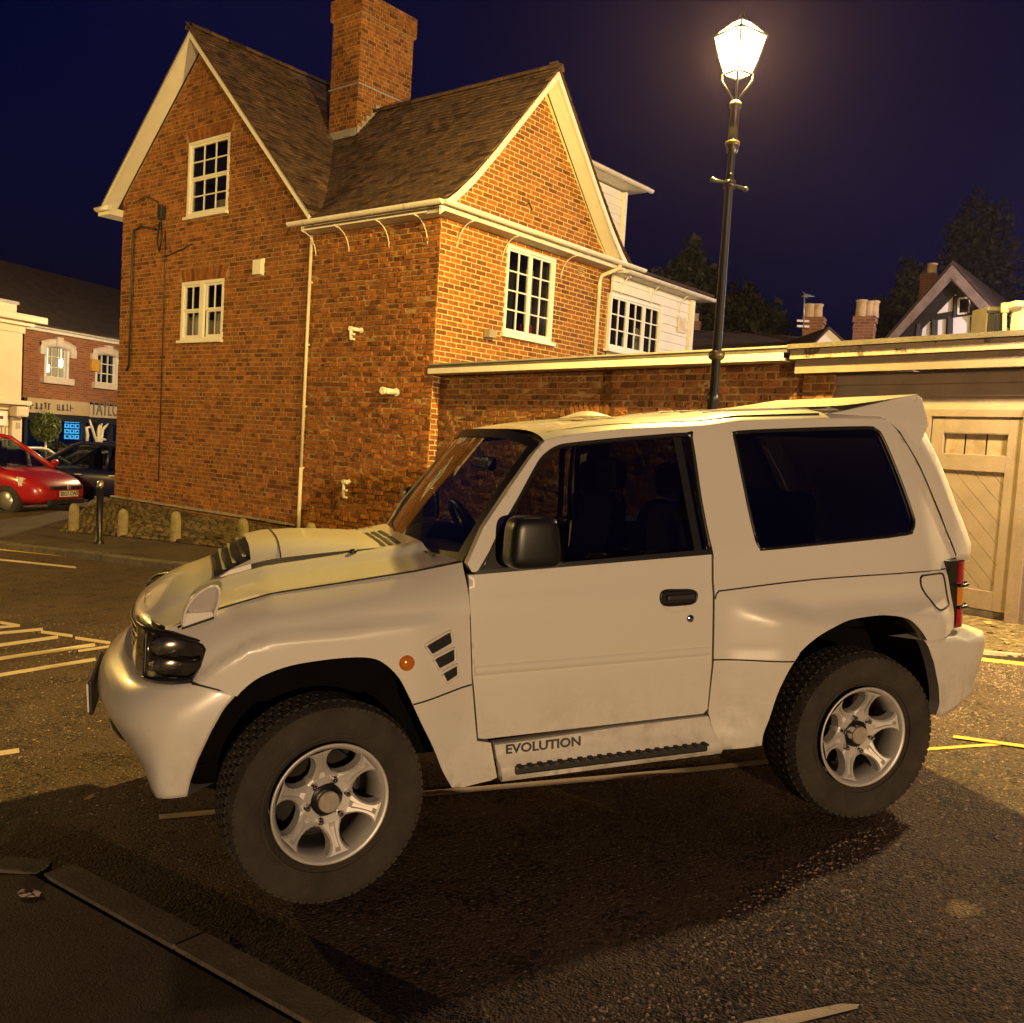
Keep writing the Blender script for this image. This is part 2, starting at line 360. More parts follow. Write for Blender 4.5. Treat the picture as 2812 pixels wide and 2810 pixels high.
o = sheet('parking_bay_line', [G2(1402, 1931), G2(1587, 1896), G2(1621, 1897), G2(1619, 1905), G2(1500, 1934), G2(1400, 1960)], .004, M_LINEW, .2); tag(o, kind='structure')
strip_px('yellow_road_line', Z8(380, 1440), Z8(900, 1403), 5.2, M_LINEY)
strip_px('yellow_road_line', Z8(560, 1355), Z8(1180, 1441), 5.4, M_LINEY, dz=.008)
strip_px('yellow_road_line', Z8(700, 797), Z8(1250, 860), 6, M_LINEY)

# far pavement with kerb stones along the road
def kerb_run(name, P, n, w, h, top, mat, parent, seed=0):
    """n kerb stones between world points P[0], P[1]"""
    rr = random.Random(seed); a, b = np.array(P[0]), np.array(P[1]); d = (b-a)/n; L = np.linalg.norm(d); u = d/L; nn = np.array([-u[1], u[0]])
    for i in range(n):
        p, q = a+d*i+u*.006, a+d*(i+1)-u*.006; j = rr.uniform(-.006, .006)
        zs = [gz(*p)+top+j, gz(*q)+top+j]
        m = MB(); vs = []
        for (pt, z) in ((p, zs[0]), (q, zs[1])):
            vs += [(*(pt), z-h), (*(pt), z-.02), (*(pt+nn*.02), z), (*(pt+nn*w), z), (*(pt+nn*w), z-h)]
        m.add(vs, [(0, 1, 6, 5), (1, 2, 7, 6), (2, 3, 8, 7), (3, 4, 9, 8), (0, 4, 3, 2, 1), (5, 6, 7, 8, 9)])
        m.build('kerb_stone', mat, parent)
kb = [np.array(G2(-230, 990, .10)), np.array(G2(760, 1092, .10))]
kd = (kb[1]-kb[0])/np.linalg.norm(kb[1]-kb[0]); kn = np.array([-kd[1], kd[0]])
far_pave = sheet('far_pavement', [tuple(kb[0]+kn*.14), tuple(kb[1]+kn*.14), tuple(kb[1]+kn*3.2), tuple(kb[0]+kn*3.0)], .10, M_PAVE, .5, .12); tag(far_pave, kind='structure')
kerb_run('kerb', kb, 15, .135, .22, .105, M_KERB, far_pave, 3)

# near pavement corner with kerb at the photographer's feet
P0, P1 = np.array(G2(124, 1630, .05)), np.array(G2(687, 1930, .05)); ud = (P1-P0)/np.linalg.norm(P1-P0); Pe = P0+ud*5.2; un = np.array([-ud[1], ud[0]])
if un[0] > 0: un = -un
PL = np.array(G2(-40, 1622, .05)); ul = (PL-P0)/np.linalg.norm(PL-P0)
near_pave = sheet('near_pavement', [tuple(P0+un*.11+ul*.02), tuple(Pe+un*.11), tuple(Pe+un*5), tuple(P0+ul*6+un*2), tuple(P0+ul*6)], .045, M_PAVE, .3, .15); tag(near_pave, kind='structure')
kerb_run('kerb', (P0+ud*.02, Pe), 6, -.10 if un @ np.array([-ud[1], ud[0]]) < 0 else .10, .2, .05, M_KERB, near_pave, 5)
for i in range(4):   # broken edge stones along the end of the pavement
    c = P0+ul*(.16+i*.27)+un*.03; rr = random.Random(i+40)
    mb = MB(); R_ = np.array([[ul[0], ul[1], 0], [-ul[1], ul[0], 0], [0, 0, 1]])
    mb.box((c[0], c[1], gz(*c)+.01), (.22+rr.uniform(-.05, .02), .10+rr.uniform(-.03, .03), .11+rr.uniform(-.02, .02)), R_); mb.build('kerb_stone', M_KERB, near_pave, bevel=.012)

# loose chippings in the worn surface dressing of the yard (nobody could count them)
def chips(name, regions, mat, seed, parent=None, size=(.005, .012)):
    rg_ = np.random.default_rng(seed); V = []; Fc = []; base = 0
    oc = np.array([(1, 0, 0), (0, 1, 0), (-1, 0, 0), (0, -1, 0), (0, 0, 1)], float); of = [(0, 1, 4), (1, 2, 4), (2, 3, 4), (3, 0, 4)]
    allp = []
    for poly, n in regions:
        P = np.array(poly); x = rg_.uniform(P[:, 0].min(), P[:, 0].max(), n*3); y = rg_.uniform(P[:, 1].min(), P[:, 1].max(), n*3)
        nz = np.sin(x*3.1+1.3*np.sin(y*2.3))*np.sin(y*2.7+1.7*np.sin(x*1.9)) + .6*np.sin(x*9.7+y*5.1)*np.sin(y*8.3-x*3.7)
        k = pip(x, y, poly) & (nz + rg_.uniform(-.9, .9, n*3) > -.15); x, y = x[k][:n], y[k][:n]; allp.append(np.column_stack([x, y]))
    P = np.concatenate(allp); n = len(P); z = g(P[:, 0], P[:, 1]); s = rg_.uniform(size[0], size[1], n); th = rg_.uniform(0, 6.28, n)
    jit = rg_.uniform(.55, 1.25, (n, 5, 1)); vv = oc[None]*jit*s[:, None, None]; vv[:, :, 2] *= .6
    c, s_ = np.cos(th)[:, None], np.sin(th)[:, None]; x = vv[:, :, 0]*c - vv[:, :, 1]*s_; y = vv[:, :, 0]*s_ + vv[:, :, 1]*c
    vv = np.stack([x+P[:, 0:1], y+P[:, 1:2], vv[:, :, 2]+z[:, None]-.001], 2).reshape(-1, 3)
    fc = (np.array(of)[None]+np.arange(n)[:, None, None]*5).reshape(-1, 3)
    me = bpy.data.meshes.new(name); me.from_pydata(vv.tolist(), [], fc.tolist()); o = link_mesh(name, me, mat, parent); return o
M_CHIP = pm('chippings', (.24, .18, .13), .7, var=.4, scale=40, island=.75, spec=.5)  # pale albedo stands in for glints off the chips
yard = [((-.05, 2.4), (3.6, 2.4), (3.9, 6.8), (2.9, 6.6), (2.0, 4.4), (1.2, 3.75)), ((-7, 5.0), (-1.6, 4.2), (-2.2, 8), (-7, 10)), ((-3.4, 4.3), (-2.2, 4.0), (-2.4, 5.0), (-3.6, 5.4))]  # near region ends at the car's shadow edge, keeping the shadow dark
ch = chips('chippings', list(zip(yard, (12000, 6500, 1500))), M_CHIP, 3); tag(ch, 'brown stone chippings worn loose over the yard asphalt', 'chippings', kind='stuff')

# crumpled litter and a few pale flecks on the near pavement
def litter(u, v, r_, label, dz=.05, seed=0):
    c = on_ground(u, v, dz); rr = random.Random(seed); n = 12; P = []
    for j, k in enumerate((1.0, .75, .45, .12)): P.append([(r_*k*math.cos(a)*(1+rr.uniform(-.25, .25))*1.5, r_*k*math.sin(a)*(1+rr.uniform(-.25, .25)), .004+rr.uniform(0, .02)*(1-abs(k-.6))) for a in np.linspace(0, 2*math.pi, n, endpoint=False)])
    m = MB(); m.grid([[P[j][i] for j in range(4)] for i in range(n)], False, True); o = m.build('litter', pm('litter_paper', (.30, .24, .20), .8, var=.3, scale=30), loc=c); tag(o, label, 'litter', 'litter on the ground')
litter(58, 1690, .030, 'crumpled pale wrapper lying on the near pavement', .047, 1); litter(440, 1778, .014, 'tiny pale scrap lying on dark asphalt beside the near kerb', .0, 2)
# ------------------------------------------------------------------ brick house
AZ = rad(-51.2); HA = np.array([math.sin(AZ), math.cos(AZ), 0]); HB = np.array([math.cos(AZ), -math.sin(AZ), 0]); ZU = np.array([0, 0, 1.])
HK = at_y(818, 690, 13.8); HK[2] = 0; NA, NB = -HB, -HA
def Hp(s, t, z): return HK + HA*s + HB*t + ZU*z
def onA(u, v, off=0): p = on_plane(u, v, HK+NA*off, NA); return ((p-HK) @ HA, p[2])
def onB(u, v, off=0): p = on_plane(u, v, HK+NB*off, NB); return ((p-HK) @ HB, p[2])
CARPX = [(860, 830), (1040, 800), (1560, 770), (1745, 745), (1820, 1050), (1870, 1190), (1790, 1350), (1750, 1500), (600, 1700), (170, 1300), (250, 1120), (680, 1010)]
def clip_convex(poly, conv):
    """Sutherland-Hodgman, conv counter-clockwise"""
    out = list(poly)
    for i in range(len(conv)):
        a, b = conv[i], conv[(i+1) % len(conv)]; inp, out = out, []
        if not inp: return []
        def sd(p): return (b[0]-a[0])*(p[1]-a[1])-(b[1]-a[1])*(p[0]-a[0])
        for j in range(len(inp)):
            p, q = inp[j], inp[(j+1) % len(inp)]; dp, dq = sd(p), sd(q)
            if dp >= 0: out.append(p)
            if (dp >= 0) != (dq >= 0):
                t = dp/(dp-dq); out.append((p[0]+t*(q[0]-p[0]), p[1]+t*(q[1]-p[1])))
    return out
def parea(p): return .5*abs(sum(p[i][0]*p[(i+1) % len(p)][1]-p[(i+1) % len(p)][0]*p[i][1] for i in range(len(p))))
def ccw(p):
    s = sum(p[i][0]*p[(i+1) % len(p)][1]-p[(i+1) % len(p)][0]*p[i][1] for i in range(len(p))); return list(p) if s > 0 else list(reversed(p))
def brick_rects(u0, u1, z0, z1, ch, L, hd, joint, seed, bond='mix', jit=.004):
    rr = random.Random(seed); z = z0; row = 0
    while z < z1:
        if bond == 'stretcher': u = u0 - (L/2 if row % 2 else 0)
        else: u = u0 - ((hd*.5) if row % 2 else 0) - rr.uniform(0, .02)
        k = row
        while u < u1:
            if bond == 'stretcher': w = L
            elif bond == 'flemish': w = L if k % 2 else hd
            else: w = rr.choice((L, L, hd)) if row % 4 else hd*1.0
            k += 1
            yield (u+joint/2+rr.uniform(0, jit), u+w-joint/2-rr.uniform(0, jit), z+joint/2+rr.uniform(-jit, jit)*.5, z+ch-joint/2+rr.uniform(-jit, jit)*.5)
            u += w
        z += ch; row += 1
def sub_rect(r_, h):
    u0, u1, z0, z1 = r_; a0, a1, b0, b1 = h
    if u1 <= a0 or u0 >= a1 or z1 <= b0 or z0 >= b1: return [r_]
    o = []
    if u0 < a0: o.append((u0, a0, z0, z1))
    if u1 > a1: o.append((a1, u1, z0, z1))
    cu0, cu1 = max(u0, a0), min(u1, a1)
    if z0 < b0: o.append((cu0, cu1, z0, b0))
    if z1 > b1: o.append((cu0, cu1, b1, z1))
    return o
class Bricks:
    """collects bricks of one thing, then builds the ones that show largest as objects and the rest as one joined part"""
    def __init__(s): s.items = []
    def wall(s, mp, n, conv, holes, ch=.0765, L=.225, hd=.1125, joint=.011, seed=1, bond='mix', proud=(.004, .012), tilt=.002, jit=.004, keep=None):
        conv = ccw(conv); us = [p[0] for p in conv]; zs = [p[1] for p in conv]; rr = random.Random(seed+99); n = np.asarray(n)
        for r0 in brick_rects(min(us), max(us), min(zs), max(zs), ch, L, hd, joint, seed, bond, jit):
            for r_ in [r0] if not holes else sum_holes(r0, holes):
                poly = clip_convex([(r_[0], r_[2]), (r_[1], r_[2]), (r_[1], r_[3]), (r_[0], r_[3])], conv)
                if len(poly) < 3 or parea(poly) < .0012: continue
                if keep and not keep(*np.mean(poly, 0)): continue
                s.piece(mp, n, poly, rr.uniform(*proud), rr, tilt)
    def piece(s, mp, n, poly, pr, rr, tilt=.002, inset=.0035):
        c = np.mean(poly, 0); k = len(poly); fr = []; bk = []
        for p in poly:
            d = np.array(p)-c; l = np.linalg.norm(d); q = c + d*max(0, 1-inset*1.4/l)
            fr.append(mp(q[0], q[1]) + n*(pr+rr.uniform(-tilt, tilt))); bk.append(mp(p[0], p[1]) - n*.012)
        s.items.append((fr+bk, [tuple(range(k))] + [(i, i+k, (i+1) % k+k, (i+1) % k) for i in range(k)], mp(*c)))
    def build(s, parent, mat, n=300, name='brick', hide=CARPX):
        P = np.array([i[2] for i in s.items]); q = P-CAM; d = np.linalg.norm(q, axis=1); zz = q @ FWD
        u = (1406+FPX*(q @ RIGHT)/zz)/_S; v = (1405+FPX*(q @ DOWN)/zz)/_S
        vis = (u > 0) & (u < 1932) & (v > 0) & (v < 1932) & ~pip(u, v, hide); key = np.where(vis, d, d+1000); order = np.argsort(key)
        for i in order[:n]:
            vs_, fs_, c = s.items[i]; m = MB(); m.add([p-c for p in vs_], fs_); m.build(name, mat, parent, recalc=False, loc=c)
        if len(order) > n:
            m = MB()
            for i in order[n:]: m.add(s.items[i][0], s.items[i][1])
            o = m.build(name, mat, parent, recalc=False); o['kind'] = 'stuff'
def sum_holes(r0, holes):
    L_ = [r0]
    for h in holes: L_ = [q for r_ in L_ for q in sub_rect(r_, h)]
    return L_
def flat_wall(name, mp, outer, holes, mat, parent, thick=None, n=None):
    v, f = tri_region(outer, [[(h[0], h[2]), (h[1], h[2]), (h[1], h[3]), (h[0], h[3])] for h in holes], 50, False)
    m = MB(); m.add([mp(*p) for p in v], [tuple(t) for t in f])
    if n is not None:   # reveals
        for h in holes:
            c = [(h[0], h[2]), (h[1], h[2]), (h[1], h[3]), (h[0], h[3])]
            for i in range(4): m.add([mp(*c[i]), mp(*c[(i+1) % 4]), mp(*c[(i+1) % 4])-n*.16, mp(*c[i])-n*.16], [(0, 1, 2, 3)])
    return m.build(name, mat, parent, recalc=False)
M_ROOM = pm('dark_room', (.03, .028, .03), .9, var=.3, scale=1.5)
M_CURT_REFL = pm('curtain_and_reflection', (.42, .38, .32), .9, var=.15, scale=8)
M_RED = pm('red_plastic', (.5, .03, .02), .5)
def window(parent, mp, n, rect, lights, fw=.06, depth=.05, sill=None, mat=M_WHITE, bar=.022, curtains_and_reflections=(), wide=0, paneglass=None, room=True):
    """rect=(u0,u1,z0,z1); lights=[(fu0,fu1,fz0,fz1,cols,rows)] as fractions; every pane is an object"""
    u0, u1, z0, z1 = rect; W_, H_ = u1-u0, z1-z0; n = np.asarray(n); pg = paneglass or M_GLASSH
    c = mp((u0+u1)/2, z0); w = empty('window', c, parent)
    def bx(mb, a0, a1, b0, b1, d0, d1):
        p = [mp(a, b)+n*d-c for a in (a0, a1) for b in (b0, b1) for d in (d0, d1)]
        mb.add(p, [(0, 1, 3, 2), (4, 6, 7, 5), (0, 4, 5, 1), (2, 3, 7, 6), (0, 2, 6, 4), (1, 5, 7, 3)])
    fr = MB(); bx(fr, u0, u0+fw, z0, z1, -.05, .015); bx(fr, u1-fw, u1, z0, z1, -.05, .015); bx(fr, u0+fw, u1-fw, z1-fw, z1, -.05, .015); bx(fr, u0+fw, u1-fw, z0, z0+fw, -.05, .015)
    fr.build('frame', mat, w)
    iu0, iu1, iz0, iz1 = u0+fw, u1-fw, z0+fw, z1-fw
    for li, (a, b, c0, c1, nc, nr) in enumerate(lights):
        x0, x1, y0, y1 = iu0+(iu1-iu0)*a, iu0+(iu1-iu0)*b, iz0+(iz1-iz0)*c0, iz0+(iz1-iz0)*c1; sw = .036; do = -.012 - .022*(li % 2)*wide
        s_ = MB(); bx(s_, x0, x0+sw, y0, y1, do-.04, do); bx(s_, x1-sw, x1, y0, y1, do-.04, do); bx(s_, x0+sw, x1-sw, y1-sw, y1, do-.04, do); bx(s_, x0+sw, x1-sw, y0, y0+sw*1.2, do-.04, do)
        X0, X1, Y0, Y1 = x0+sw, x1-sw, y0+sw*1.2, y1-sw
        for i in range(1, nc): q = X0+(X1-X0)*i/nc; bx(s_, q-bar/2, q+bar/2, Y0, Y1, do-.032, do-.006)
        for j in range(1, nr): q = Y0+(Y1-Y0)*j/nr; bx(s_, X0, X1, q-bar/2, q+bar/2, do-.031, do-.007)
        s_.build('sash', mat, w)
        for i in range(nc):
            for j in range(nr):
                e0, e1, f0, f1 = X0+(X1-X0)*i/nc, X0+(X1-X0)*(i+1)/nc, Y0+(Y1-Y0)*j/nr, Y0+(Y1-Y0)*(j+1)/nr; tl = random.uniform(-.0015, .0015)
                p_ = MB(); p_.add([mp(e0, f0)+n*(do-.02+tl)-c, mp(e1, f0)+n*(do-.02-tl)-c, mp(e1, f1)+n*(do-.02-tl)-c, mp(e0, f1)+n*(do-.02+tl)-c], [(0, 1, 2, 3)]); p_.build('pane', pg, w, recalc=False)
    if room:
        rm = MB(); p = [mp(a, b)+n*d-c for a in (u0, u1) for b in (z0, z1) for d in (-.75, -.10)]
        rm.add(p, [(4, 6, 2, 0), (2, 3, 1, 0), (6, 7, 5, 4), (6, 7, 3, 2), (4, 5, 1, 0)]); rm.build('room', M_ROOM, w, recalc=False)
    for (a, b, c0, c1, dd, mt) in curtains_and_reflections:
        q = MB(); k = 14; P = [[mp(u0+W_*(a+(b-a)*i/k), z0+H_*cc)+n*(-dd+.012*math.sin(i*2.1))-c for cc in (c0, c1)] for i in range(k+1)]
        q.grid(P); q.build('curtain_and_reflection', mt, w, recalc=False)
    if sill:
        q = MB(); bx(q, u0-sill, u1+sill, z0-.05, z0, -.05, .075); q.build('sill', mat, w)
    return w
def tiles(store, P0, U, ulen, prof, out, tw=.168, gauge=.105, seed=2, keep=None, thick=.016):
    """plain tiles on a slope: P0 eave corner, U along the eave, prof=[(d,z)] going up, out = horizontal up-slope direction"""
    rr = random.Random(seed); prof = np.array(prof); seg = np.hypot(np.diff(prof[:, 0]), np.diff(prof[:, 1])); S_ = np.concatenate([[0], np.cumsum(seg)])
    def at(s_): return np.interp(s_, S_, prof[:, 0]), np.interp(s_, S_, prof[:, 1])
    row = 0; s0 = 0
    while s0 < S_[-1]-.02:
        d0, z0 = at(s0); d1, z1 = at(min(s0+gauge*1.75, S_[-1])); up = np.array([d1-d0, z1-z0]); up /= np.linalg.norm(up); nn = np.array([-up[1], up[0]])
        off = -tw/2 if row % 2 else 0; k = 0
        while off + k*tw < ulen:
            a, b = max(0, off+k*tw)+.002, min(ulen, off+(k+1)*tw)-.002; k += 1
            if b-a < .03: continue
            dz = rr.uniform(-.003, .007); ds = rr.uniform(-.008, .004); cam_ = rr.uniform(.0, .006)
            if keep and not keep((a+b)/2, (d0+d1)/2, (z0+z1)/2): continue
            def pt(u, s_, h):
                dd = d0 + up[0]*s_ + nn[0]*h; zz = z0 + up[1]*s_ + nn[1]*h; return P0 + U*u + out*dd + ZU*zz
            h0 = .018+dz; L_ = gauge*1.6; m_ = (a+b)/2
            vs_ = [pt(a, ds, h0), pt(m_, ds, h0+cam_), pt(b, ds, h0), pt(b, L_, .002), pt(m_, L_, .004), pt(a, L_, .002), pt(a, ds, h0-thick), pt(b, ds, h0-thick), pt(a, L_, -.012), pt(b, L_, -.012)]
            store.items.append((vs_, [(0, 1, 4, 5), (1, 2, 3, 4), (0, 6, 7, 2, 1), (0, 5, 8, 6), (2, 7, 9, 3)], pt(m_, L_/2, 0)))
        s0 += gauge; row += 1

house = empty('brick_house', Hp(4, 0, 0)); house.location = (0, 0, 0)
tag(house, 'two gabled brown brick house with tiled roofs, tall chimney and white windows', 'house')
mA = lambda u, z: Hp(u, 0, z); mBm = lambda u, z: Hp(0, u, z)
SA, ZAP = 6.2, 8.88        # ridge of the left block
TB, ZBP = 2.15, 7.72       # ridge of the right wing
def zsR(s): return ZAP-1.0*(SA-s)             # right slope of left block
def zsL(s): return ZAP-.93*(s-SA)
W1 = (5.25, 6.55, 5.61, 6.97); W2 = (5.26, 6.61, 3.35, 4.43); WB = (1.50, 2.76, 3.51, 4.89)
gab = [(2.95, -.2), (8.84, -.2), (8.84, zsL(8.84)-.22), (SA, ZAP-.24), (2.95, zsR(2.95)-.24)]
flat_wall('wall', mA, gab, [W1, W2], M_MORTD, house, n=NA)
flat_wall('wall', mA, [(0, -.2), (2.95, -.2), (2.95, 5.05), (0, 5.05)], [], M_MORTD, house)
profB = [(-.34, 5.08), (0, 5.35), (.35, 5.68), (.8, 6.17), (TB, ZBP)]
profB2 = [(d, z-.17) for d, z in profB]
gabB = [(0, -.2), (4.41, -.2), (4.41, 5.1), (2*TB-.35, 5.50), (2*TB-.8, 5.98), (TB, ZBP-.2), (.8, 5.98), (.35, 5.50), (0, 5.15)]
flat_wall('wall', mBm, gabB, [WB], M_MORT, house, n=NB)
sk = MB(); sk.add([Hp(8.84, 0, -.3), Hp(8.84, 8, -.3), Hp(8.84, 8, 6.2), Hp(8.84, 0, 6.2)], [(0, 1, 2, 3)]); sk.add([Hp(0, 4.41, -.3), Hp(4, 4.41, -.3), Hp(4, 4.41, 5.2), Hp(0, 4.41, 5.2)], [(0, 1, 2, 3)])
sk.add([Hp(8.84, 8, -.3), Hp(2.95, 8, -.3), Hp(2.95, 8, 6), Hp(SA, 8, 8.7), Hp(8.84, 8, 6)], [(0, 1, 2, 3, 4)]); sk.build('wall', M_BRICK, house, recalc=False)
bk = Bricks()
ar1, ar2 = (5.15, 6.65, 6.98, 7.22), (5.15, 6.70, 4.44, 4.68)
bk.wall(mA, NA, [(2.95, -.2), (8.84, -.2), (8.84, zsL(8.84)-.25), (SA, ZAP-.27), (2.95, zsR(2.95)-.27)], [W1, W2, ar1, ar2, (4.4, 8.84, .22, .27)], seed=11, proud=(.002, .013), jit=.005)
bk.wall(mA, NA, [(0, -.2), (2.95, -.2), (2.95, 5.05), (0, 5.05)], [], seed=12, ch=.078, proud=(.002, .030), tilt=.007, joint=.014, jit=.008)
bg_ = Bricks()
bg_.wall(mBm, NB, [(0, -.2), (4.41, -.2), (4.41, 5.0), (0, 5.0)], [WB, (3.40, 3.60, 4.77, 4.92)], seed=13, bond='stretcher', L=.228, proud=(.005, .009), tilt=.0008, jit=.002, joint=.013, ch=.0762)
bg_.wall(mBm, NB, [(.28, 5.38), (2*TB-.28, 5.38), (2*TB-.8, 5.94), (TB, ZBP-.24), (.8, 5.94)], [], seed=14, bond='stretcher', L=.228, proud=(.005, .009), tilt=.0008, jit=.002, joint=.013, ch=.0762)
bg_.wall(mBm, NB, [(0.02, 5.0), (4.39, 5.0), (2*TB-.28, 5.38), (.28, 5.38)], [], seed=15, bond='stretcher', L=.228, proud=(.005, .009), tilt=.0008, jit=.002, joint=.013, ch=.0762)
rr = random.Random(5)
for (a0, a1, b0, b1) in (ar1, ar2):       # soldier brick arches
    k = 17
    for i in range(k):
        f0, f1 = i/k, (i+1)/k; sp = .10; c_ = (a0+a1)/2
        e = lambda f, top: c_ + (f-.5)*(a1-a0-(0 if top else 2*sp))
        bk.piece(mA, NA, ccw([(e(f0, 0)+.004, b0), (e(f1, 0)-.004, b0), (e(f1, 1)-.004, b1-.005), (e(f0, 1)+.004, b1-.005)]), .008, rr)
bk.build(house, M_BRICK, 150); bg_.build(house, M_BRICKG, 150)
# damp-course ledge and dark repaired bricks
lg = MB(); prev = None
for i in range(24):
    s0 = 2.9+i*.25; lg.box(Hp(s0+.125, -.03+rr.uniform(-.008, .008), .245+rr.uniform(-.006, .006)), (.249, .07, .035), np.stack([HA, HB, ZU]))
lg.build('plinth_ledge', M_STONE, house)

W_ = window(house, mA, NA, W1, [(0, 1, .5, 1, 3, 2), (0, 1, 0, .51, 3, 2)], wide=1, sill=.03, curtains_and_reflections=[(.35, .7, .05, .25, .3, M_CURT_REFL)])
window(house, mA, NA, W2, [(0, .43, .5, 1, 2, 1), (0, .43, 0, .51, 2, 1), (.57, 1, .5, 1, 2, 1), (.57, 1, 0, .51, 2, 1)], wide=1, sill=.03, curtains_and_reflections=[(.2, .42, .0, .5, .2, M_CURT_REFL), (.66, .95, .0, .5, .2, M_CURT_REFL)])
mu = MB(); mu.box(Hp(5.935, .0, 3.89), (.13, .05, 1.0), np.stack([HA, HB, ZU])); mu.build('mullion', M_WHITE, house)
wb = window(house, mBm, NB, WB, [(0, .495, 0, 1, 2, 4), (.505, 1, 0, 1, 2, 4)], sill=.06, fw=.05, curtains_and_reflections=[(.74, .90, .1, .86, .35, M_CURT_REFL)])  # pale strip in the second casement stands in for a reflection
q = MB(); q.box(Hp(.16, 2.28, 3.68), (.12, .16, .16), np.stack([HA, HB, ZU])); tag(q.build('red_box', M_RED), 'small red box standing inside the lamplit gable window', 'box')

# roofs
rf = Bricks()
def slab(name, pts, mat, th=.09):
    m = MB(); m.prism(pts, (0, 0, -th)); return m.build(name, mat, house)
ov = .30
sR = 2.62
slab('roof', [Hp(SA, -ov, ZAP-.03), Hp(SA, 8.2, ZAP-.03), Hp(sR, 8.2, zsR(sR)-.03), Hp(sR, -ov, zsR(sR)-.03)], M_TILE, .06)
slab('roof', [Hp(SA, -ov, ZAP-.03), Hp(SA, 8.2, ZAP-.03), Hp(9.22, 8.2, zsL(9.22)-.03), Hp(9.22, -ov, zsL(9.22)-.03)], M_TILE, .06)
m = MB()
pb = [(d, z-.03) for d, z in profB]
for side in (0, 1):
    for (sa, sb, dmin) in ((-ov, 2.7, -9), (2.7, 4.2, .5)):
        pp = [q for q in pb if q[0] >= dmin]
        P = [[Hp(s_, (d if side == 0 else 2*TB-d), z) for d, z in pp] for s_ in (sa, sb)]
        m.grid(P, False); m.grid([[p-ZU*.06 for p in r_] for r_ in P], False)
m.build('roof', M_TILE, house, recalc=False)
tiles(rf, Hp(sR-.0, -ov-.02, 0), HB, 4.6, [(0, zsR(sR)), (SA-sR, ZAP)], HA, seed=3, keep=lambda u, d, z: True)
def keepR(u, d, z):
    s_ = u-ov; return z > zsR(s_)-.15 if s_ > sR else True
tiles(rf, Hp(-ov-.02, 0, 0), HA, 5.6, profB, HB, seed=4, keep=keepR)
# verge tiles of the far slopes, seen on edge
for i in range(34):
    d = -.34+i*.082
    if d > TB: break
    z = np.interp(d, [p[0] for p in profB], [p[1] for p in profB]); p = Hp(-ov, 2*TB-d, z)
    rf.items.append(([p+HA*(-.02)+ZU*.02, p+HA*.16+ZU*.02, p+HA*.16-ZU*.01, p-HA*.02-ZU*.01, p-HB*.11-HA*.02+ZU*.11, p-HB*.11+HA*.16+ZU*.11], [(0, 1, 5, 4), (0, 3, 2, 1), (0, 4, 3)], p))
rf.build(house, M_TILE, 300, 'roof_tile')
# ridge tiles
def ridge(p0, p1, n):
    for i in range(n):
        a, b = p0+(p1-p0)*i/n, p0+(p1-p0)*(i+1)/n; d = (b-a)/np.linalg.norm(b-a); w = np.cross(d, ZU)
        m = MB(); P = [[q_ + w*.12*math.cos(t)+ZU*(.10*math.sin(t)-.03)+ZU*rr.uniform(-.004, .004) for t in np.linspace(0, math.pi, 7)] for q_ in (a+d*.005, b-d*.005)]
        m.grid(P); m.build('ridge_tile', M_TILE, house, recalc=False)
ridge(Hp(SA, -ov-.02, ZAP), Hp(SA, 8, ZAP), 22); ridge(Hp(-ov-.02, TB, ZBP), Hp(3.95, TB, ZBP), 12)
# soffits and bargeboards
m = MB()
for (s0, z0, s1, z1) in ((SA, ZAP-.17, 9.22, zsL(9.22)-.15), (SA, ZAP-.17, sR+.0, zsR(sR)-.15)):
    m.add([Hp(s0, .0, z0), Hp(s1, .0, z1), Hp(s1, -ov+.02, z1), Hp(s0, -ov+.02, z0)], [(0, 1, 2, 3)])
    m.prism([Hp(s0, -ov+.0, z0+.10), Hp(s1, -ov+.0, z1+.10), Hp(s1, -ov, z1-.02), Hp(s0, -ov, z0-.02)], HB*.025)
    k = .045*(1 if s1 > s0 else -1)
m.build('bargeboard', M_WHITE, house)
m = MB(); pr = [(d, z-.15) for d, z in profB]
for side in (0, 1):
    f_ = (lambda d: d) if side == 0 else (lambda d: 2*TB-d)
    m.grid([[Hp(s_, f_(d), z) for d, z in pr] for s_ in (0, -ov+.02)], False)
    m.grid([[Hp(-ov, f_(d), z+o_) for d, z in pr] for o_ in (.09, -.03)], False); m.grid([[Hp(-ov+.025, f_(d), z+o_) for d, z in pr] for o_ in (.09, -.03)], False)
    m.grid([[Hp(s_, f_(d), z-.03) for d, z in pr] for s_ in (-ov, -ov+.025)], False)
m.build('bargeboard', M_WHITE, house)
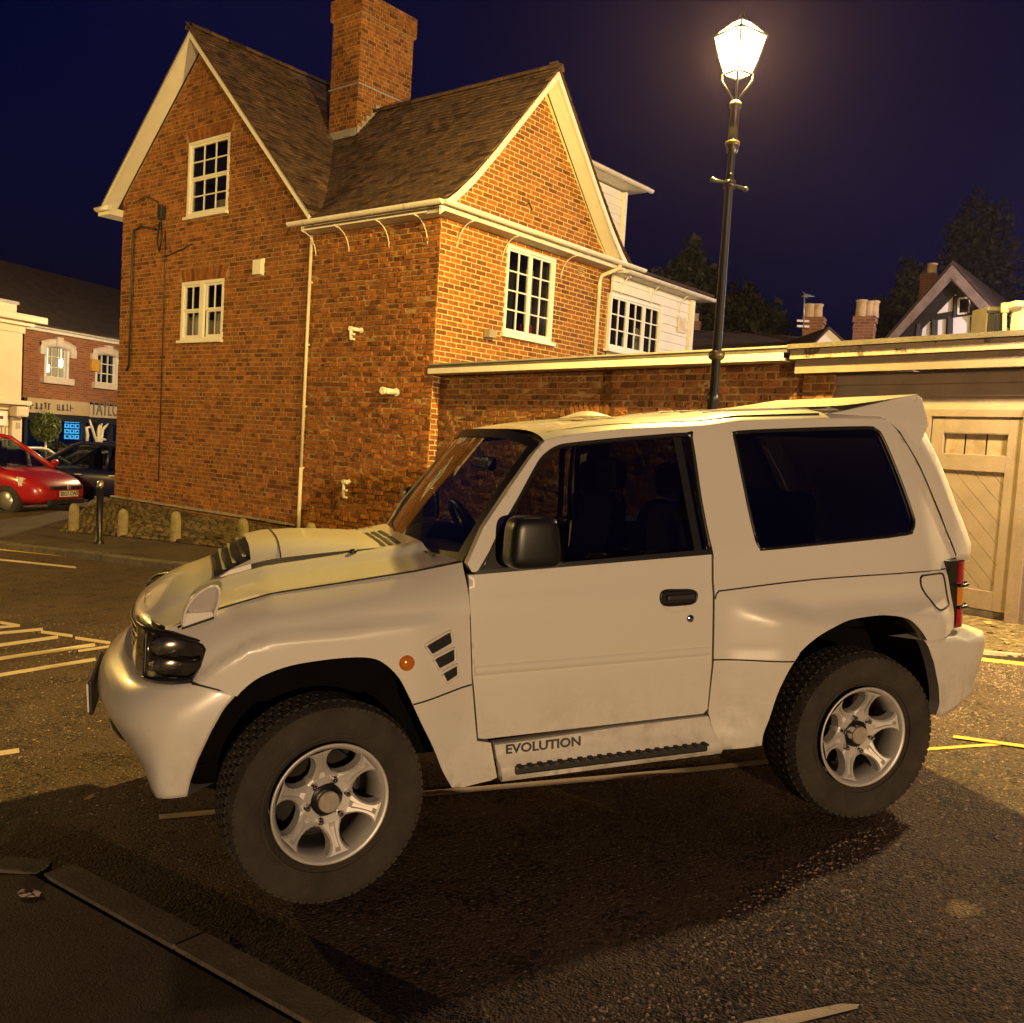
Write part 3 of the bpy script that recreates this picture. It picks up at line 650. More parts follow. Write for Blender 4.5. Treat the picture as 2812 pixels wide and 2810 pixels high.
# boxed eaves, gutters, brackets
m = MB(); m.box(Hp(1.32, -.15, 5.03), (2.94, .30, .13), np.stack([HA, HB, ZU])); m.build('eaves_box', M_WHITE, house)
m = MB(); m.box(Hp(-.15, 2.2, 5.03), (.296, 5.0, .126), np.stack([HA, HB, ZU])); m.build('eaves_box', M_WHITEOLD, house)
m = MB(); m.box(Hp(9.06, -.02, 5.93), (.44, .55, .13), np.stack([HA, HB, ZU])); m.build('eaves_box', M_WHITE, house)
def gutter(name, p0, p1, r_=.062, mat=M_WHITE, parent=house):
    d = (p1-p0)/np.linalg.norm(p1-p0); w = np.cross(d, ZU); m = MB()
    for s_ in (1, .86):
        m.grid([[p + w*r_*s_*math.cos(t) - ZU*r_*s_*math.sin(t) for t in np.linspace(0, math.pi, 9)] for p in (p0, p1)])
    for p in (p0, p1): m.add([p + w*r_*math.cos(t) - ZU*r_*math.sin(t) for t in np.linspace(0, math.pi, 9)], [tuple(range(9))])
    n_ = max(2, int(np.linalg.norm(p1-p0)/1.1))
    for i in range(n_):
        c_ = p0+(p1-p0)*(i+.6)/n_; m.grid([[c_+d*e + w*r_*1.12*math.cos(t) - ZU*r_*1.12*math.sin(t) for t in np.linspace(0, math.pi, 9)] for e in (-.02, .02)])
    return m.build(name, mat, parent, recalc=False)
gutter('gutter', Hp(-.36, -.37, 5.09), Hp(onA(545, 428, .37)[0], -.37, 5.09)); gutter('gutter', Hp(-.37, -.36, 5.09), Hp(-.37, 4.95, 5.09)); gutter('gutter', Hp(9.28, -.36, 6.02), Hp(9.28, 1.6, 6.02), mat=M_WHITE)
m = MB(); m.tube([Hp(9.22, -.36, 5.97), Hp(8.7, -.36, 5.97)], .05, 10); m.build('gutter', M_WHITE, house)
def bracket(p, n, L=.34):
    m = MB(); m.tube([p+n*(.30-L*.0)-ZU*.0 if False else p + n*(.30*(1-math.sin(t)))*1.0 + ZU*(.36*math.cos(t)) for t in np.linspace(0, math.pi/2, 7)], .009, 6); m.build('gutter_bracket', M_WHITEOLD, house)
for s_ in (.25, 1.05, 1.95, 2.75): bracket(Hp(s_, -.01, 4.60), NA)
for t_ in (.35, 1.38, 2.92): bracket(Hp(-.01, t_, 4.60), NB)
# pipes
M_PIPE = pm('pale_pipe', (.70, .62, .46), .5, var=.1, scale=3)
m = MB(); m.tube([Hp(2.83, -.05, 4.95), Hp(2.83, -.05, 1.2)], .026, 8); m.tube([Hp(2.83, -.05, 1.2), Hp(2.83, -.05, .08)], .032, 8)
for z in (4.2, 3.2, 2.2, 1.2): m.box(Hp(2.83, -.03, z), (.08, .05, .03), np.stack([HA, HB, ZU]))
m.build('downpipe', M_PIPE, house)
m = MB(); m.tube([Hp(-.37, 4.15, 5.03), Hp(-.34, 4.13, 4.96), Hp(-.10, 4.0, 4.84), Hp(-.07, 3.99, 4.74), Hp(-.07, 3.99, 2.2)], .036, 10)
for z in (4.62, 3.7, 2.9): m.tube([Hp(-.07, 3.99, z), Hp(-.07, 3.99, z+.05)], .043, 10)
m.build('downpipe', M_PIPE, house)
m = MB(); m.tube([Hp(7.55, -.03, 5.50), Hp(8.1, -.03, 5.60), Hp(8.34, -.04, 5.55), Hp(8.36, -.05, 5.35), Hp(8.36, -.05, 2.9), Hp(8.45, -.04, 2.8)], .022, 8); m.build('cable_pipe', M_BLACKP, house)
m = MB(); m.tube([Hp(7.22, -.03, 5.45), Hp(7.2, -.03, 4.9), Hp(7.15, -.03, .66)], .010, 6); m.tube([Hp(7.2, -.03, 4.95), Hp(6.6, -.03, 5.05), Hp(6.3, -.03, 5.12)], .009, 6)
m.tube([Hp(8.3, -.1, 6.05), Hp(7.9, -.06, 6.15), Hp(7.5, -.04, 6.0), Hp(7.42, -.04, 5.7)], .012, 6); m.tube([Hp(7.40, -.05, 5.62), Hp(7.44, -.06, 5.25), Hp(7.36, -.06, 5.05), Hp(7.30, -.05, 5.3), Hp(7.34, -.05, 5.62)], .016, 6)
m.build('cable', M_BLACKP, house)
m = MB(); m.box(Hp(7.33, -.06, 5.78), (.13, .10, .26), np.stack([HA, HB, ZU])); m.build('junction_box', M_BLACKP, house, bevel=.01)
m = MB(); m.prism([Hp(4.33, -.0, 4.70), Hp(4.33, -.09, 4.66), Hp(4.33, -.09, 4.42), Hp(4.33, -.0, 4.40)], -HA*.22); m.build('alarm_box', M_WHITE, house)
def flue(s_, z, L, r_, down=0, mat=M_WHITE):
    m = MB(); m.tube([Hp(s_, .0, z), Hp(s_, -L, z)], r_, 12)
    m.tube([Hp(s_, -L, z), Hp(s_, -L-.05, z)], r_*1.25, 12); m.tube([Hp(s_, -.01, z), Hp(s_, -.03, z)], r_*1.4, 12)
    if down:
        m.tube([Hp(s_, -L-.02, z+r_), Hp(s_, -L-.02, z-down)], r_*.9, 10)
        for k in range(3): m.box(Hp(s_-.04, -L-.02, z-down+down*k/2.2), (.07, .04, .03), np.stack([HA, HB, ZU]))
    m.build('flue_pipe', mat, house)
flue(.72, 2.46, .26, .045); flue(1.57, 3.40, .20, .03, .16); flue(1.68, 1.05, .10, .026, .24)
m = MB(); m.box(Hp(-.09, 1.10, 3.45), (.14, .16, .13), np.stack([HA, HB, ZU])); m.build('floodlight', pm('grey_box', (.30, .24, .15), .5), house, bevel=.012)
m = MB()
for k in range(4): m.box(Hp(-.006, 3.5, 4.79+k*.034), (.012, .19, .018), np.stack([HA, HB, ZU]))
m.build('air_brick', M_BRICK, house)
m = MB(); m.tube([Hp(-.02, 1.85, 5.55), Hp(-.02, 1.95, 5.62), Hp(-.02, 2.03, 5.52)], .012, 5); m.build('wall_hook', M_BLACKP, house)
# chimney
chim = empty('chimney', (0, 0, 0), house)
c0, c1, d0, d1 = 3.9, 4.68, 1.70, 3.0; zt = 9.72
ck = Bricks()
mp1 = lambda u, z: Hp(u, d0, z); mp2 = lambda u, z: Hp(c0, u, z)
m = MB(); m.box(Hp((c0+c1)/2, (d0+d1)/2, 7.8), (c1-c0, d1-d0, 3.9), np.stack([HA, HB, ZU])); m.build('core', M_MORTD, chim)
ck.wall(mp1, NA, [(c0, 6.2), (c1, 6.2), (c1, zt-.36), (c0, zt-.36)], [], seed=21, proud=(.004, .012)); ck.wall(mp2, NB, [(d0, 6.2), (d1, 6.2), (d1, zt-.36), (d0, zt-.36)], [], seed=22, proud=(.004, .012))
ck.wall(lambda u, z: Hp(u, d0-.04, z), NA, [(c0-.04, zt-.36), (c1+.04, zt-.36), (c1+.04, zt), (c0-.04, zt)], [], seed=23); ck.wall(lambda u, z: Hp(c0-.04, u, z), NB, [(d0-.04, zt-.36), (d1+.04, zt-.36), (d1+.04, zt), (d0-.04, zt)], [], seed=24)
ck.build(chim, M_BRICK, 60)
m = MB(); m.box(Hp((c0+c1)/2, (d0+d1)/2, zt-.19), (c1-c0+.07, d1-d0+.07, .36), np.stack([HA, HB, ZU])); m.build('corbel', M_MORTD, chim)
m = MB(); m.box(Hp((c0+c1)/2, (d0+d1)/2, 8.12), (c1-c0+.05, d1-d0+.05, .028), np.stack([HA, HB, ZU])); m.build('string_course', M_LEAD, chim)
m = MB()
for k in range(12):
    t_ = d0+k*.105
    if t_ > d1-.05: break
    zr = np.interp(t_, [p[0] for p in profB], [p[1] for p in profB]) if t_ < TB else ZBP-(t_-TB)
    m.box(Hp(c0-.02, t_+.05, zr+.09), (.012, .10, .16), np.stack([HA, HB, ZU]))
m.box(Hp((c0+c1)/2, d0-.02, np.interp(d0, [p[0] for p in profB], [p[1] for p in profB])+.05), (c1-c0, .012, .16), np.stack([HA, HB, ZU]))
m.build('stepped_flashing', M_LEAD, chim)

# weatherboarded extension behind the gable
ext = empty('weatherboard_extension'); tag(ext, 'white weatherboarded extension with a three light window beside the brick gable', 'extension')
OFF = .05
mE = lambda u, z: Hp(-OFF, u, z)
t0e, t1e = 4.42, onB(1300, 610, OFF)[0]; zte = onB(1240, 548, OFF)[1]+.02; wt = [onB(1152, 553, OFF), onB(1247, 575, OFF), onB(1142, 655, OFF)]
ze0 = .2; WE = (wt[0][0]-.03, wt[1][0], wt[2][1]-.02, wt[0][1]+.0)
m = MB(); m.box(Hp(.9, (t0e+t1e)/2, (ze0+zte)/2), (1.8, t1e-t0e-.02, zte-ze0), np.stack([HA, HB, ZU]))
hb = flat_wall('wall', lambda u, z: Hp(-OFF+.03, u, z), [(t0e, ze0), (t1e, ze0), (t1e, zte), (t0e, zte)], [WE], M_WHITEOLD, ext, n=NB)
z = ze0
while z < zte-.05:
    for (a_, b_) in ([(t0e, t1e)] if z+.17 < WE[2] or z > WE[3] else [(t0e, WE[0]), (WE[1], t1e)]):
        if b_-a_ < .04: continue
        j = random.uniform(-.003, .003); m = MB(); m.add([Hp(-OFF-.005+j, a_, z+.178), Hp(-OFF-.032, a_, z), Hp(-OFF-.032, b_, z), Hp(-OFF-.005+j, b_, z+.178), Hp(-OFF+.03, a_, z), Hp(-OFF+.03, b_, z), Hp(-OFF+.03, a_, z+.178), Hp(-OFF+.03, b_, z+.178)], [(0, 1, 2, 3), (1, 4, 5, 2), (0, 6, 4, 1), (3, 2, 5, 7)])
        m.build('weatherboard', M_WHITE, ext)
    z += .165
window(ext, lambda u, z: Hp(-OFF-.03, u, z), NB, WE, [(0, .325, 0, 1, 2, 3), (.34, .66, 0, 1, 2, 3), (.675, 1, 0, 1, 2, 3)], fw=.045, sill=.05, curtains_and_reflections=[(.42, .52, 0, .3, .2, M_WHITE), (.72, .80, .0, .55, .25, M_CURT_REFL)])
m = MB(); m.box(Hp(-OFF-.04, t1e+.0, (ze0+zte)/2), (.10, .09, zte-ze0), np.stack([HA, HB, ZU])); m.build('corner_board', M_WHITE, ext)
m = MB(); m.add([Hp(0, t1e, ze0), Hp(3, t1e, ze0), Hp(3, t1e, zte), Hp(0, t1e, zte)], [(0, 1, 2, 3)]); m.build('wall', M_WHITEOLD, ext, recalc=False)
m = MB(); m.box(Hp(-.16, (t0e+t1e)/2+.15, zte+.03), (.30, t1e-t0e+.5, .05), np.stack([HA, HB, ZU])); m.build('soffit', M_WHITEOLD, ext)
gutter('gutter', Hp(-.36, t0e-.02, zte+.06), Hp(-.36, t1e+.42, zte+.06), mat=M_WHITEOLD, parent=ext)
m = MB(); m.prism([Hp(-.36, t0e, zte+.10), Hp(-.36, t1e+.4, zte+.10), Hp(2.4, t1e+.4, zte+.55), Hp(2.4, t0e, zte+.55)], (0, 0, .05)); m.build('roof', M_TILE, ext)
vt = onB(1283, 613, OFF); m = MB(); m.box(Hp(-OFF-.045, vt[0], vt[1]), (.03, .30, .32), np.stack([HA, HB, ZU]))
for k in range(5): m.box(Hp(-OFF-.066, vt[0]-.10+k*.05, vt[1]), (.012, .02, .24), np.stack([HA, HB, ZU]))
m.build('wall_vent', M_WHITEOLD, ext)
for t_ in (t0e+.25, t0e+1.3, t0e+2.4):
    m = MB(); p = Hp(-OFF-.03, t_, zte-.32); m.tube([p + NB*(.26*(1-math.sin(q))) + ZU*(.34*math.cos(q)) for q in np.linspace(0, math.pi/2, 7)], .012, 6); m.build('gutter_bracket', M_WHITE, ext)
# dormer with boarded cheek on the roof behind
OD = -1.0
td = onB(1172, 420, OD)[0]; zd0, zd1 = onB(1165, 470, OD)[1]-.6, onB(1170, 372, OD)[1]
z = zd0
dm = empty('dormer', (0, 0, 0), ext)
while z < zd1:
    m = MB(); m.add([Hp(1.0-.004, td-2, z+.165), Hp(1.0-.03, td-2, z), Hp(1.0-.03, td, z), Hp(1.0-.004, td, z+.165)], [(0, 1, 2, 3)]); m.add([Hp(1.0-.03, td-2, z), Hp(1.02, td-2, z), Hp(1.02, td, z), Hp(1.0-.03, td, z)], [(0, 1, 2, 3)]); m.build('weatherboard', M_WHITE, dm, recalc=False); z += .155
m = MB(); m.box(Hp(2.0, td-1, (zd0+zd1)/2), (1.98, 1.96, zd1-zd0+.1), np.stack([HA, HB, ZU])); m.build('cheek', M_WHITEOLD, dm)
m = MB(); m.box(Hp(.95, td, (zd0+zd1)/2+.02), (.08, .07, zd1-zd0+.16), np.stack([HA, HB, ZU])); m.build('corner_board', M_WHITE, dm)
m = MB(); m.prism([Hp(.62, td-2.2, zd1+.20), Hp(.62, td+.38, zd1+.20), Hp(3, td+.38, zd1+.30), Hp(3, td-2.2, zd1+.30)], (0, 0, .06)); m.build('roof', M_TILE, dm)
m = MB(); m.box(Hp(1.8, td-.9, zd1+.165), (2.3, 2.4, .05), np.stack([HA, HB, ZU])); m.build('soffit', M_WHITEOLD, dm)
gutter('gutter', Hp(.60, td-2, zd1+.20), Hp(.60, td+.42, zd1+.20), mat=M_WHITEOLD, parent=dm)
# ------------------------------------------------------------------ yard wall between the house and the garage
GP1 = Hp(-.03, .15, 0); GP2 = at_y(1517, 690, 9.5); GP2[2] = 0
WU = GP2-GP1; WL = np.linalg.norm(WU); WU /= WL; WN = np.array([WU[1], -WU[0], 0.])
if WN[1] > 0: WN = -WN
def onW(u, v, off=0): p = on_plane(u, v, GP1+WN*off, WN); return ((p-GP1) @ WU, p[2])
FO = .26
zl, zr_ = onW(826, 705, FO)[1], onW(1500, 679, FO)[1]
ywall = empty('brick_wall'); tag(ywall, 'old brown brick yard wall under a white roof edge, behind the off-road car', 'wall')
mW = lambda u, z: GP1 + WU*u + ZU*z
zb = -.1
wz = lambda u: zl+(zr_-zl)*u/WL
flat_wall('wall', mW, [(0, zb), (WL, zb), (WL, wz(WL)+.05), (0, wz(0)+.05)], [], M_MORTD, ywall)
bw = Bricks(); ac = onW(1118, 792)
arch = (ac[0]-.55, ac[0]+.55, ac[1]-.35, ac[1]+.24)
bw.wall(mW, WN, [(0, zb), (WL, zb), (WL, wz(WL)+.04), (0, wz(0)+.04)], [], ch=.075, seed=31, proud=(.002, .026), tilt=.008, joint=.014, jit=.010, bond='mix')
rr = random.Random(8)
for i in range(13):
    f0, f1 = (i/13-.5)*1.08, ((i+1)/13-.5)*1.08
    e = lambda f, r_: (ac[0]+math.sin(f*.95)*r_, ac[1]-.93+math.cos(f*.95)*r_)
    bw.piece(mW, WN, ccw([e(f0+.008, .92), e(f1-.008, .92), e(f1-.008, 1.14), e(f0+.008, 1.14)]), .036, rr, .006)
bw.build(ywall, M_BRICKW, 300)
m = MB()
def wbox(mb, u0, u1, z0a, z0b, h, d0, d1):
    P = [mW(u, zz+k)+WN*d for (u, zz) in ((u0, z0a), (u1, z0b)) for k in (0, h) for d in (d0, d1)]
    mb.add(P, [(0, 1, 3, 2), (4, 6, 7, 5), (0, 4, 5, 1), (2, 3, 7, 6), (0, 2, 6, 4), (1, 5, 7, 3)])
nb = 3
for i in range(nb):
    a, b = WL*i/nb+.004, WL*(i+1)/nb-.004-(.08 if i == nb-1 else 0); m = MB(); wbox(m, a, b, wz(a), wz(b), .075, FO-.022+.003*i, FO+.003*i); m.build('fascia_board', M_WHITE, ywall)
m = MB(); wbox(m, 0, WL-.1, wz(0)-.004, wz(WL), .03, .0, FO-.03); m.build('soffit', M_WHITEOLD, ywall)
M_FELT = pm('roof_felt', (.10, .085, .07), .8, var=.25, scale=4, bump=.3, bscale=60)
m = MB(); wbox(m, 0, WL-.06, wz(0)+.08, wz(WL)+.08, .045, -2.6, FO-.03); m.build('roof', M_FELT, ywall)
m = MB(); wbox(m, 0, WL-.06, wz(0)+.126, wz(WL)+.126, .02, FO-.10, FO-.02); m.build('roof_edge', M_LEAD, ywall)

# ------------------------------------------------------------------ garage
GU = np.array([math.sin(rad(180-36)), math.cos(rad(180-36)), 0.]); GN = np.array([GU[1], -GU[0], 0.])
if GN[1] > 0: GN = -GN
def onG(u, v, off=0): p = on_plane(u, v, GP2+GN*off, GN); return ((p-GP2) @ GU, p[2])
mG = lambda u, z: GP2 + GU*u + ZU*z
M_GAR = pm('garage_paint', (.24, .185, .150), .7, var=.12, scale=5, bump=.15, bscale=60)
M_PEEL = pm('peeling_paint', (.34, .27, .21), .75, scale=7, col2=(.10, .07, .045), pos=(.56, .60), bump=.3, bscale=30)
gar = empty('garage'); tag(gar, 'pale boarded garage with peeling fascia and brick pier behind the rear of the car', 'garage')
zg1, zg2, zg3 = onG(1515, 655)[1], onG(1515, 682)[1], onG(1515, 708)[1]
GLEN = 7.0
RG = np.stack([GU, GN, ZU])
def gbox(u0, u1, z0, z1, d0, d1, name, mat, bevel=0, parent=gar):
    m = MB(); m.box(mG((u0+u1)/2, (z0+z1)/2)+GN*(d0+d1)/2, (u1-u0, d1-d0, z1-z0), RG); return m.build(name, mat, parent, bevel=bevel)
gbox(-.04, GLEN, zg1-.045, zg1, -.1, .24, 'roof_edge', M_FELT)
for k in range(3): gbox(-.02+k*2.3, 2.26+k*2.3, zg2, zg1-.05, .10, .205, 'upper_fascia', M_PEEL)
for k in range(3): gbox(.02+k*2.35, 2.35+k*2.35, zg3, zg2-.006, .09, .165, 'lower_fascia', M_PEEL if k == 1 else M_GAR)
gbox(-.04, GLEN, zg1-.04, zg1-.005, -3.2, -.1, 'roof', M_FELT)
pu0, pu1 = onG(1519, 740)[0], onG(1578, 740)[0]
gbox(pu0+.004, pu1-.004, -.1, zg3, -.12, .045, 'pier_core', M_MORTD)
bp_ = Bricks(); bp_.wall(lambda u, z: mG(u, z)+GN*.045, GN, [(pu0, -.1), (pu1, -.1), (pu1, zg3), (pu0, zg3)], [], ch=.0757, seed=41, bond='flemish', proud=(.003, .01), L=.215)
pier = empty('brick_pier', (0, 0, 0), gar); bp_.build(pier, M_BRICKW, 300)
du0, du1 = onG(1752, 900)[0], onG(1926, 900)[0]; zdt = onG(1760, 768)[1]; zdb = onG(1900, 1158)[1]
z = zg3; zstep = .112; k = 0
while z > zdt+.02:
    j = random.uniform(-.004, .004)
    m = MB(); m.add([mG(pu1, z)+GN*.012, mG(GLEN, z)+GN*.012, mG(GLEN, z-zstep)+GN*(.034+j), mG(pu1, z-zstep)+GN*(.034+j), mG(pu1, z-zstep)+GN*.0, mG(GLEN, z-zstep)+GN*.0], [(0, 1, 2, 3), (3, 2, 5, 4)]); m.build('weatherboard', M_PEEL if k == 3 else M_GAR, gar, recalc=False); z -= zstep; k += 1
zbt = z
gbox(pu1, GLEN, -.1, zbt+.1, -.2, -.02, 'back_panel', M_DARK)
gbox(pu1, du0-.09, zdb-.2, zbt, -.02, .02, 'side_panel', M_GAR)
gbox(du0-.09, du0, zdb-.1, zbt, -.02, .045, 'door_post', M_GAR); gbox(du1, du1+.10, zdb-.1, zbt, -.02, .05, 'door_post', M_GAR); gbox(du0, du1, zbt-.06, zbt, -.02, .042, 'door_head', M_GAR)
gbox(du1+.10, GLEN, zdb-.2, zbt, -.02, .02, 'side_panel', M_GAR)
door = empty('garage_door', (0, 0, 0), gar)
fwd_ = .10
for (u0, u1, z0, z1, nm) in ((du0+.006, du0+.12, zdb, zbt-.07, 'stile'), (du1-.12, du1-.006, zdb, zbt-.07, 'stile'), (du0+.12, du1-.12, zdb, zdb+.16, 'rail'), (du0+.12, du1-.12, zbt-.20, zbt-.07, 'rail')): gbox(u0, u1, z0, z1, -.01, .03, nm, M_GAR, .004, door)
pz0, pz1 = onG(1790, 856)[1], onG(1790, 787)[1]
gbox(du0+.12, du1-.12, pz0-.14, pz0, -.01, .03, 'rail', M_GAR, .004, door); gbox(du0+.12, du1-.12, pz1, zbt-.205, -.008, .028, 'rail', M_GAR, 0, door)
M_DUST = pm('dusty_pane', (.17, .13, .09), .5, scale=6, col2=(.34, .26, .19), pos=(.35, .65))
for k in range(3):
    a, b = du0+.12+(du1-du0-.24)*k/3, du0+.12+(du1-du0-.24)*(k+1)/3; gbox(a+.008, b-.008, pz0, pz1, -.012, .006, 'pane', M_DUST, 0, door)
# diagonal boards of the lower panel
A0, A1, Z0, Z1 = du0+.12, du1-.12, zdb+.16, pz0-.14
gbox(A0, A1, Z0, Z1, -.02, .0, 'backing', M_DARK, 0, door)
bwid = .115; kk = -20
for kk in range(-16, 30):
    c0_, c1_ = kk*bwid*1.414, (kk+1)*bwid*1.414-.006
    quad = [(A0-3, Z1+3-c0_*0+c0_), (A0+9, Z1-9+c0_), (A0+9, Z1-9+c1_), (A0-3, Z1+3+c1_)]
    pl = clip_convex(ccw([(x, z_-2.0) for x, z_ in quad]), [(A0, Z0), (A1, Z0), (A1, Z1), (A0, Z1)])
    if len(pl) < 3 or parea(pl) < .002: continue
    m = MB(); m.prism([mG(*p)+GN*.001 for p in pl], GN*(.014+random.uniform(-.001, .001))); m.build('diagonal_board', M_GAR, door)
gbox(pu0, GLEN, -.1, zdb-.01, -.3, -.01, 'plinth', M_STONE)
# strip of leafy dirt with a stone edging at the garage foot
e0, e1 = np.array(G2(1815, 1237)), np.array(G2(1990, 1252)); eu = (e1-e0)/np.linalg.norm(e1-e0)
M_DIRT = pm('leafy_dirt', (.085, .060, .03), .95, var=.5, scale=16, bump=.8, bscale=50, col2=(.19, .14, .07), pos=(.45, .62))
b0, b1 = mG(pu1-.1, 0)[:2], mG(GLEN, 0)[:2]
ds = sheet('garage_verge', [tuple(e0-eu*1.6), tuple(e1+eu*4), tuple(b1), tuple(b0)], .02, M_DIRT, .3); tag(ds, kind='structure')
en = np.array([-eu[1], eu[0]])
kerb_run('edging', (e0-eu*1.6, e1+eu*4), 8, .07, .12, .045, M_STONE, ds, 9)
lv = MB(); lr = random.Random(77)
for i in range(260):
    f, h = lr.random(), lr.random(); a_ = e0-eu*.8+(e1+eu*2.5-e0+eu*.8)*f; b_ = mG(pu1+.5+(GLEN-2-pu1)*f, 0)[:2]; p = a_+(b_-a_)*h**1.5; zz = gz(*p)+.025; t = lr.uniform(0, 6.3); s_ = lr.uniform(.018, .045)
    ux, uy = np.array([math.cos(t), math.sin(t), lr.uniform(-.3, .3)])*s_, np.array([-math.sin(t), math.cos(t), lr.uniform(-.2, .4)])*s_*.6; c_ = np.array([p[0], p[1], zz+.006])
    lv.add([c_-ux, c_+uy, c_+ux, c_-uy], [(0, 1, 2, 3)])
M_DRY = pm('dry_leaf', (.26, .18, .07), .8, var=.3, island=.5)
tag(lv.build('fallen_leaf', M_DRY, recalc=False), 'scattered dry leaves on the verge before the garage door', 'leaves', kind='stuff')

# ------------------------------------------------------------------ things behind the garage
M_ACW = pm('casing_metal', (.17, .145, .115), .5, var=.1, metal=.2); M_PINK = pm('white_plaster', (.78, .74, .78), .85, var=.05, scale=3, bump=.1)
M_TIMB = pm('black_timber', (.012, .010, .009), .7, var=.3, bump=.3, bscale=40)
ac = empty('air_conditioner'); tag(ac, 'grey air conditioner with pipes on the garage roof before the timbered house', 'air conditioner')
Y0 = 11.5; P = at_y(1870, 600, Y0)
def P3(u, v, Y): return at_y(u, v, Y)
def pxbox(name, u0, v0, u1, v1, Y, dep, mat, parent=None, bevel=0):
    a, b = at_y((u0+u1)/2, v1, Y), at_y((u0+u1)/2, v0, Y); l, r_ = at_y(u0, (v0+v1)/2, Y), at_y(u1, (v0+v1)/2, Y)
    m = MB(); m.box(((l[0]+r_[0])/2, Y+dep/2, (a[2]+b[2])/2), (r_[0]-l[0], dep, b[2]-a[2])); return m.build(name, mat, parent, bevel=bevel)
pxbox('casing', 1860, 578, 1893, 660, Y0, .4, M_ACW, ac, .02); pxbox('grille_panel', 1863, 592, 1874, 650, Y0-.02, .018, M_DARK, ac); pxbox('grille_panel', 1877, 595, 1890, 650, Y0-.02, .018, M_DARK, ac)
pxbox('cable_duct', 1864, 586, 1886, 591, Y0-.04, .03, M_BLACKP, ac)
m = MB(); m.tube([at_y(1894, 662, Y0-.2), at_y(1896, 578, Y0-.2)], .022, 10); m.tube([at_y(1896, 590, Y0-.2), at_y(1896.5, 572, Y0-.2)], .045, 12); m.tube([at_y(1884, 660, Y0-.2), at_y(1885, 632, Y0-.2)], .012, 8); m.build('pipe', M_PIPE, ac)
m = MB()
for k in range(7): c_ = at_y(1912, 588+k*9, Y0+.1); m.sphere(c_, .05+.01*(k % 2), 8, 6, (1.3, 1, .8))
m.build('pipe_bundle', M_BLACKP, ac)
pxbox('base', 1858, 650, 1925, 664, Y0+.02, .36, M_STONE, ac)
wfr = empty('white_vent_cowl'); tag(wfr, 'white vent stack with a wide cap standing at the end of the garage roof', 'vent')
pxbox('stack', 1924, 580, 1945, 668, Y0-.4, .22, M_WHITE, wfr); pxbox('cap', 1916, 567, 1950, 579, Y0-.46, .34, M_WHITE, wfr, .02)

# timber framed house
YT = 27.0
th = empty('timbered_house'); tag(th, 'half timbered white house with a steep gable and brick chimney beyond the garage', 'house')
YD = np.array([.62, .785, 0]); TPO = at_y(1807, 560, YT); TP = lambda u, v: on_plane(u, v, TPO, -YD)
ap, lf, rt = TP(1818, 528), TP(1690, 655), TP(1925, 650)
def flatpoly(name, pts, mat, parent, dy, dep):
    m = MB(); m.prism([np.asarray(p)+YD*dy for p in pts], YD*dep); return m.build(name, mat, parent)
base = 1.0
flatpoly('wall', [ap, TP(1700, 640), TP(1700, 640)*[1, 1, 0]+np.array([0, 0, base]), TP(1935, 640)*[1, 1, 0]+np.array([0, 0, base]), TP(1935, 640)], M_PINK, th, 0, .3)
def timber(a, b, w, nm='timber', dy=-.05): m = MB(); m.bar(TP(*a)+YD*dy, TP(*b)+YD*dy, .10, w, up=(0, 0, 1)); return m.build(nm, M_TIMB, th)
timber((1735, 604), (1840, 588), .17); timber((1764, 604), (1762, 660), .16); timber((1793, 598), (1791, 660), .15); timber((1736, 612), (1729, 660), .17); timber((1840, 590), (1930, 580), .15); timber((1838, 598), (1836, 660), .15)
timber((1806, 561), (1838, 558), .10); timber((1808, 560), (1806, 598), .22); timber((1834, 558), (1832, 594), .22)
wn = empty('window', (0, 0, 0), th)
m = MB()
for a, b in (((1811, 565), (1831, 563)), ((1811, 565), (1809, 594)), ((1831, 563), (1829, 592)), ((1809, 594), (1829, 592))): m.bar(TP(*a)-YD*.12, TP(*b)-YD*.12, .05, .05)
m.build('frame', M_WHITEOLD, wn); m = MB(); m.add([TP(1811, 565), TP(1831, 563), TP(1829, 592), TP(1809, 594)], [(0, 1, 2, 3)]); o = m.build('pane', M_GLASSH, wn, recalc=False); o.location = tuple(-YD*.09)
m = MB(); m.add([TP(1811, 565), TP(1831, 563), TP(1829, 592), TP(1809, 594)], [(0, 1, 2, 3)]); o = m.build('room', M_ROOM, wn, recalc=False); o.location = tuple(-YD*.06)
def roofpair(name, apx, lpx, rpx, Y, dy0, dy1, th_, mat, parent, W=None):
    a, l, r_ = [TP(*q) for q in (apx, lpx, rpx)]
    for e in (l, r_):
        m = MB(); m.prism([a+YD*dy0, e+YD*dy0, e+YD*dy1, a+YD*dy1], (0, 0, th_)); m.build(name, mat, parent)
M_TILED = pm('dark_tile', (.055, .035, .026), .9, var=.35, scale=3, bump=.6, bscale=14)
roofpair('roof', (1807, 505), (1668, 662), (1948, 662), YT, -.55, 7, .10, M_TILED, th)
M_BARGE = pm('weathered_board', (.20, .15, .13), .8, var=.25, scale=4, bump=.3)
for e in ((1670, 662), (1946, 662)):
    m = MB(); a, b = TP(1807, 507)-YD*.6, TP(*e)-YD*.6; m.add([a, b, b-ZU*.30, a-ZU*.36], [(0, 1, 2, 3)]); m.add([a+YD*.05, b+YD*.05, b-ZU*.30+YD*.05, a-ZU*.42+YD*.05], [(3, 2, 1, 0)]); m.build('bargeboard', M_BARGE, th, recalc=False)
    m = MB(); q = ZU*.1; a2, b2 = a-ZU*.45+YD*.55, b-ZU*.32+YD*.55; m.bar(a2, b2, .06, .34); m.build('rafter', M_TIMB, th)
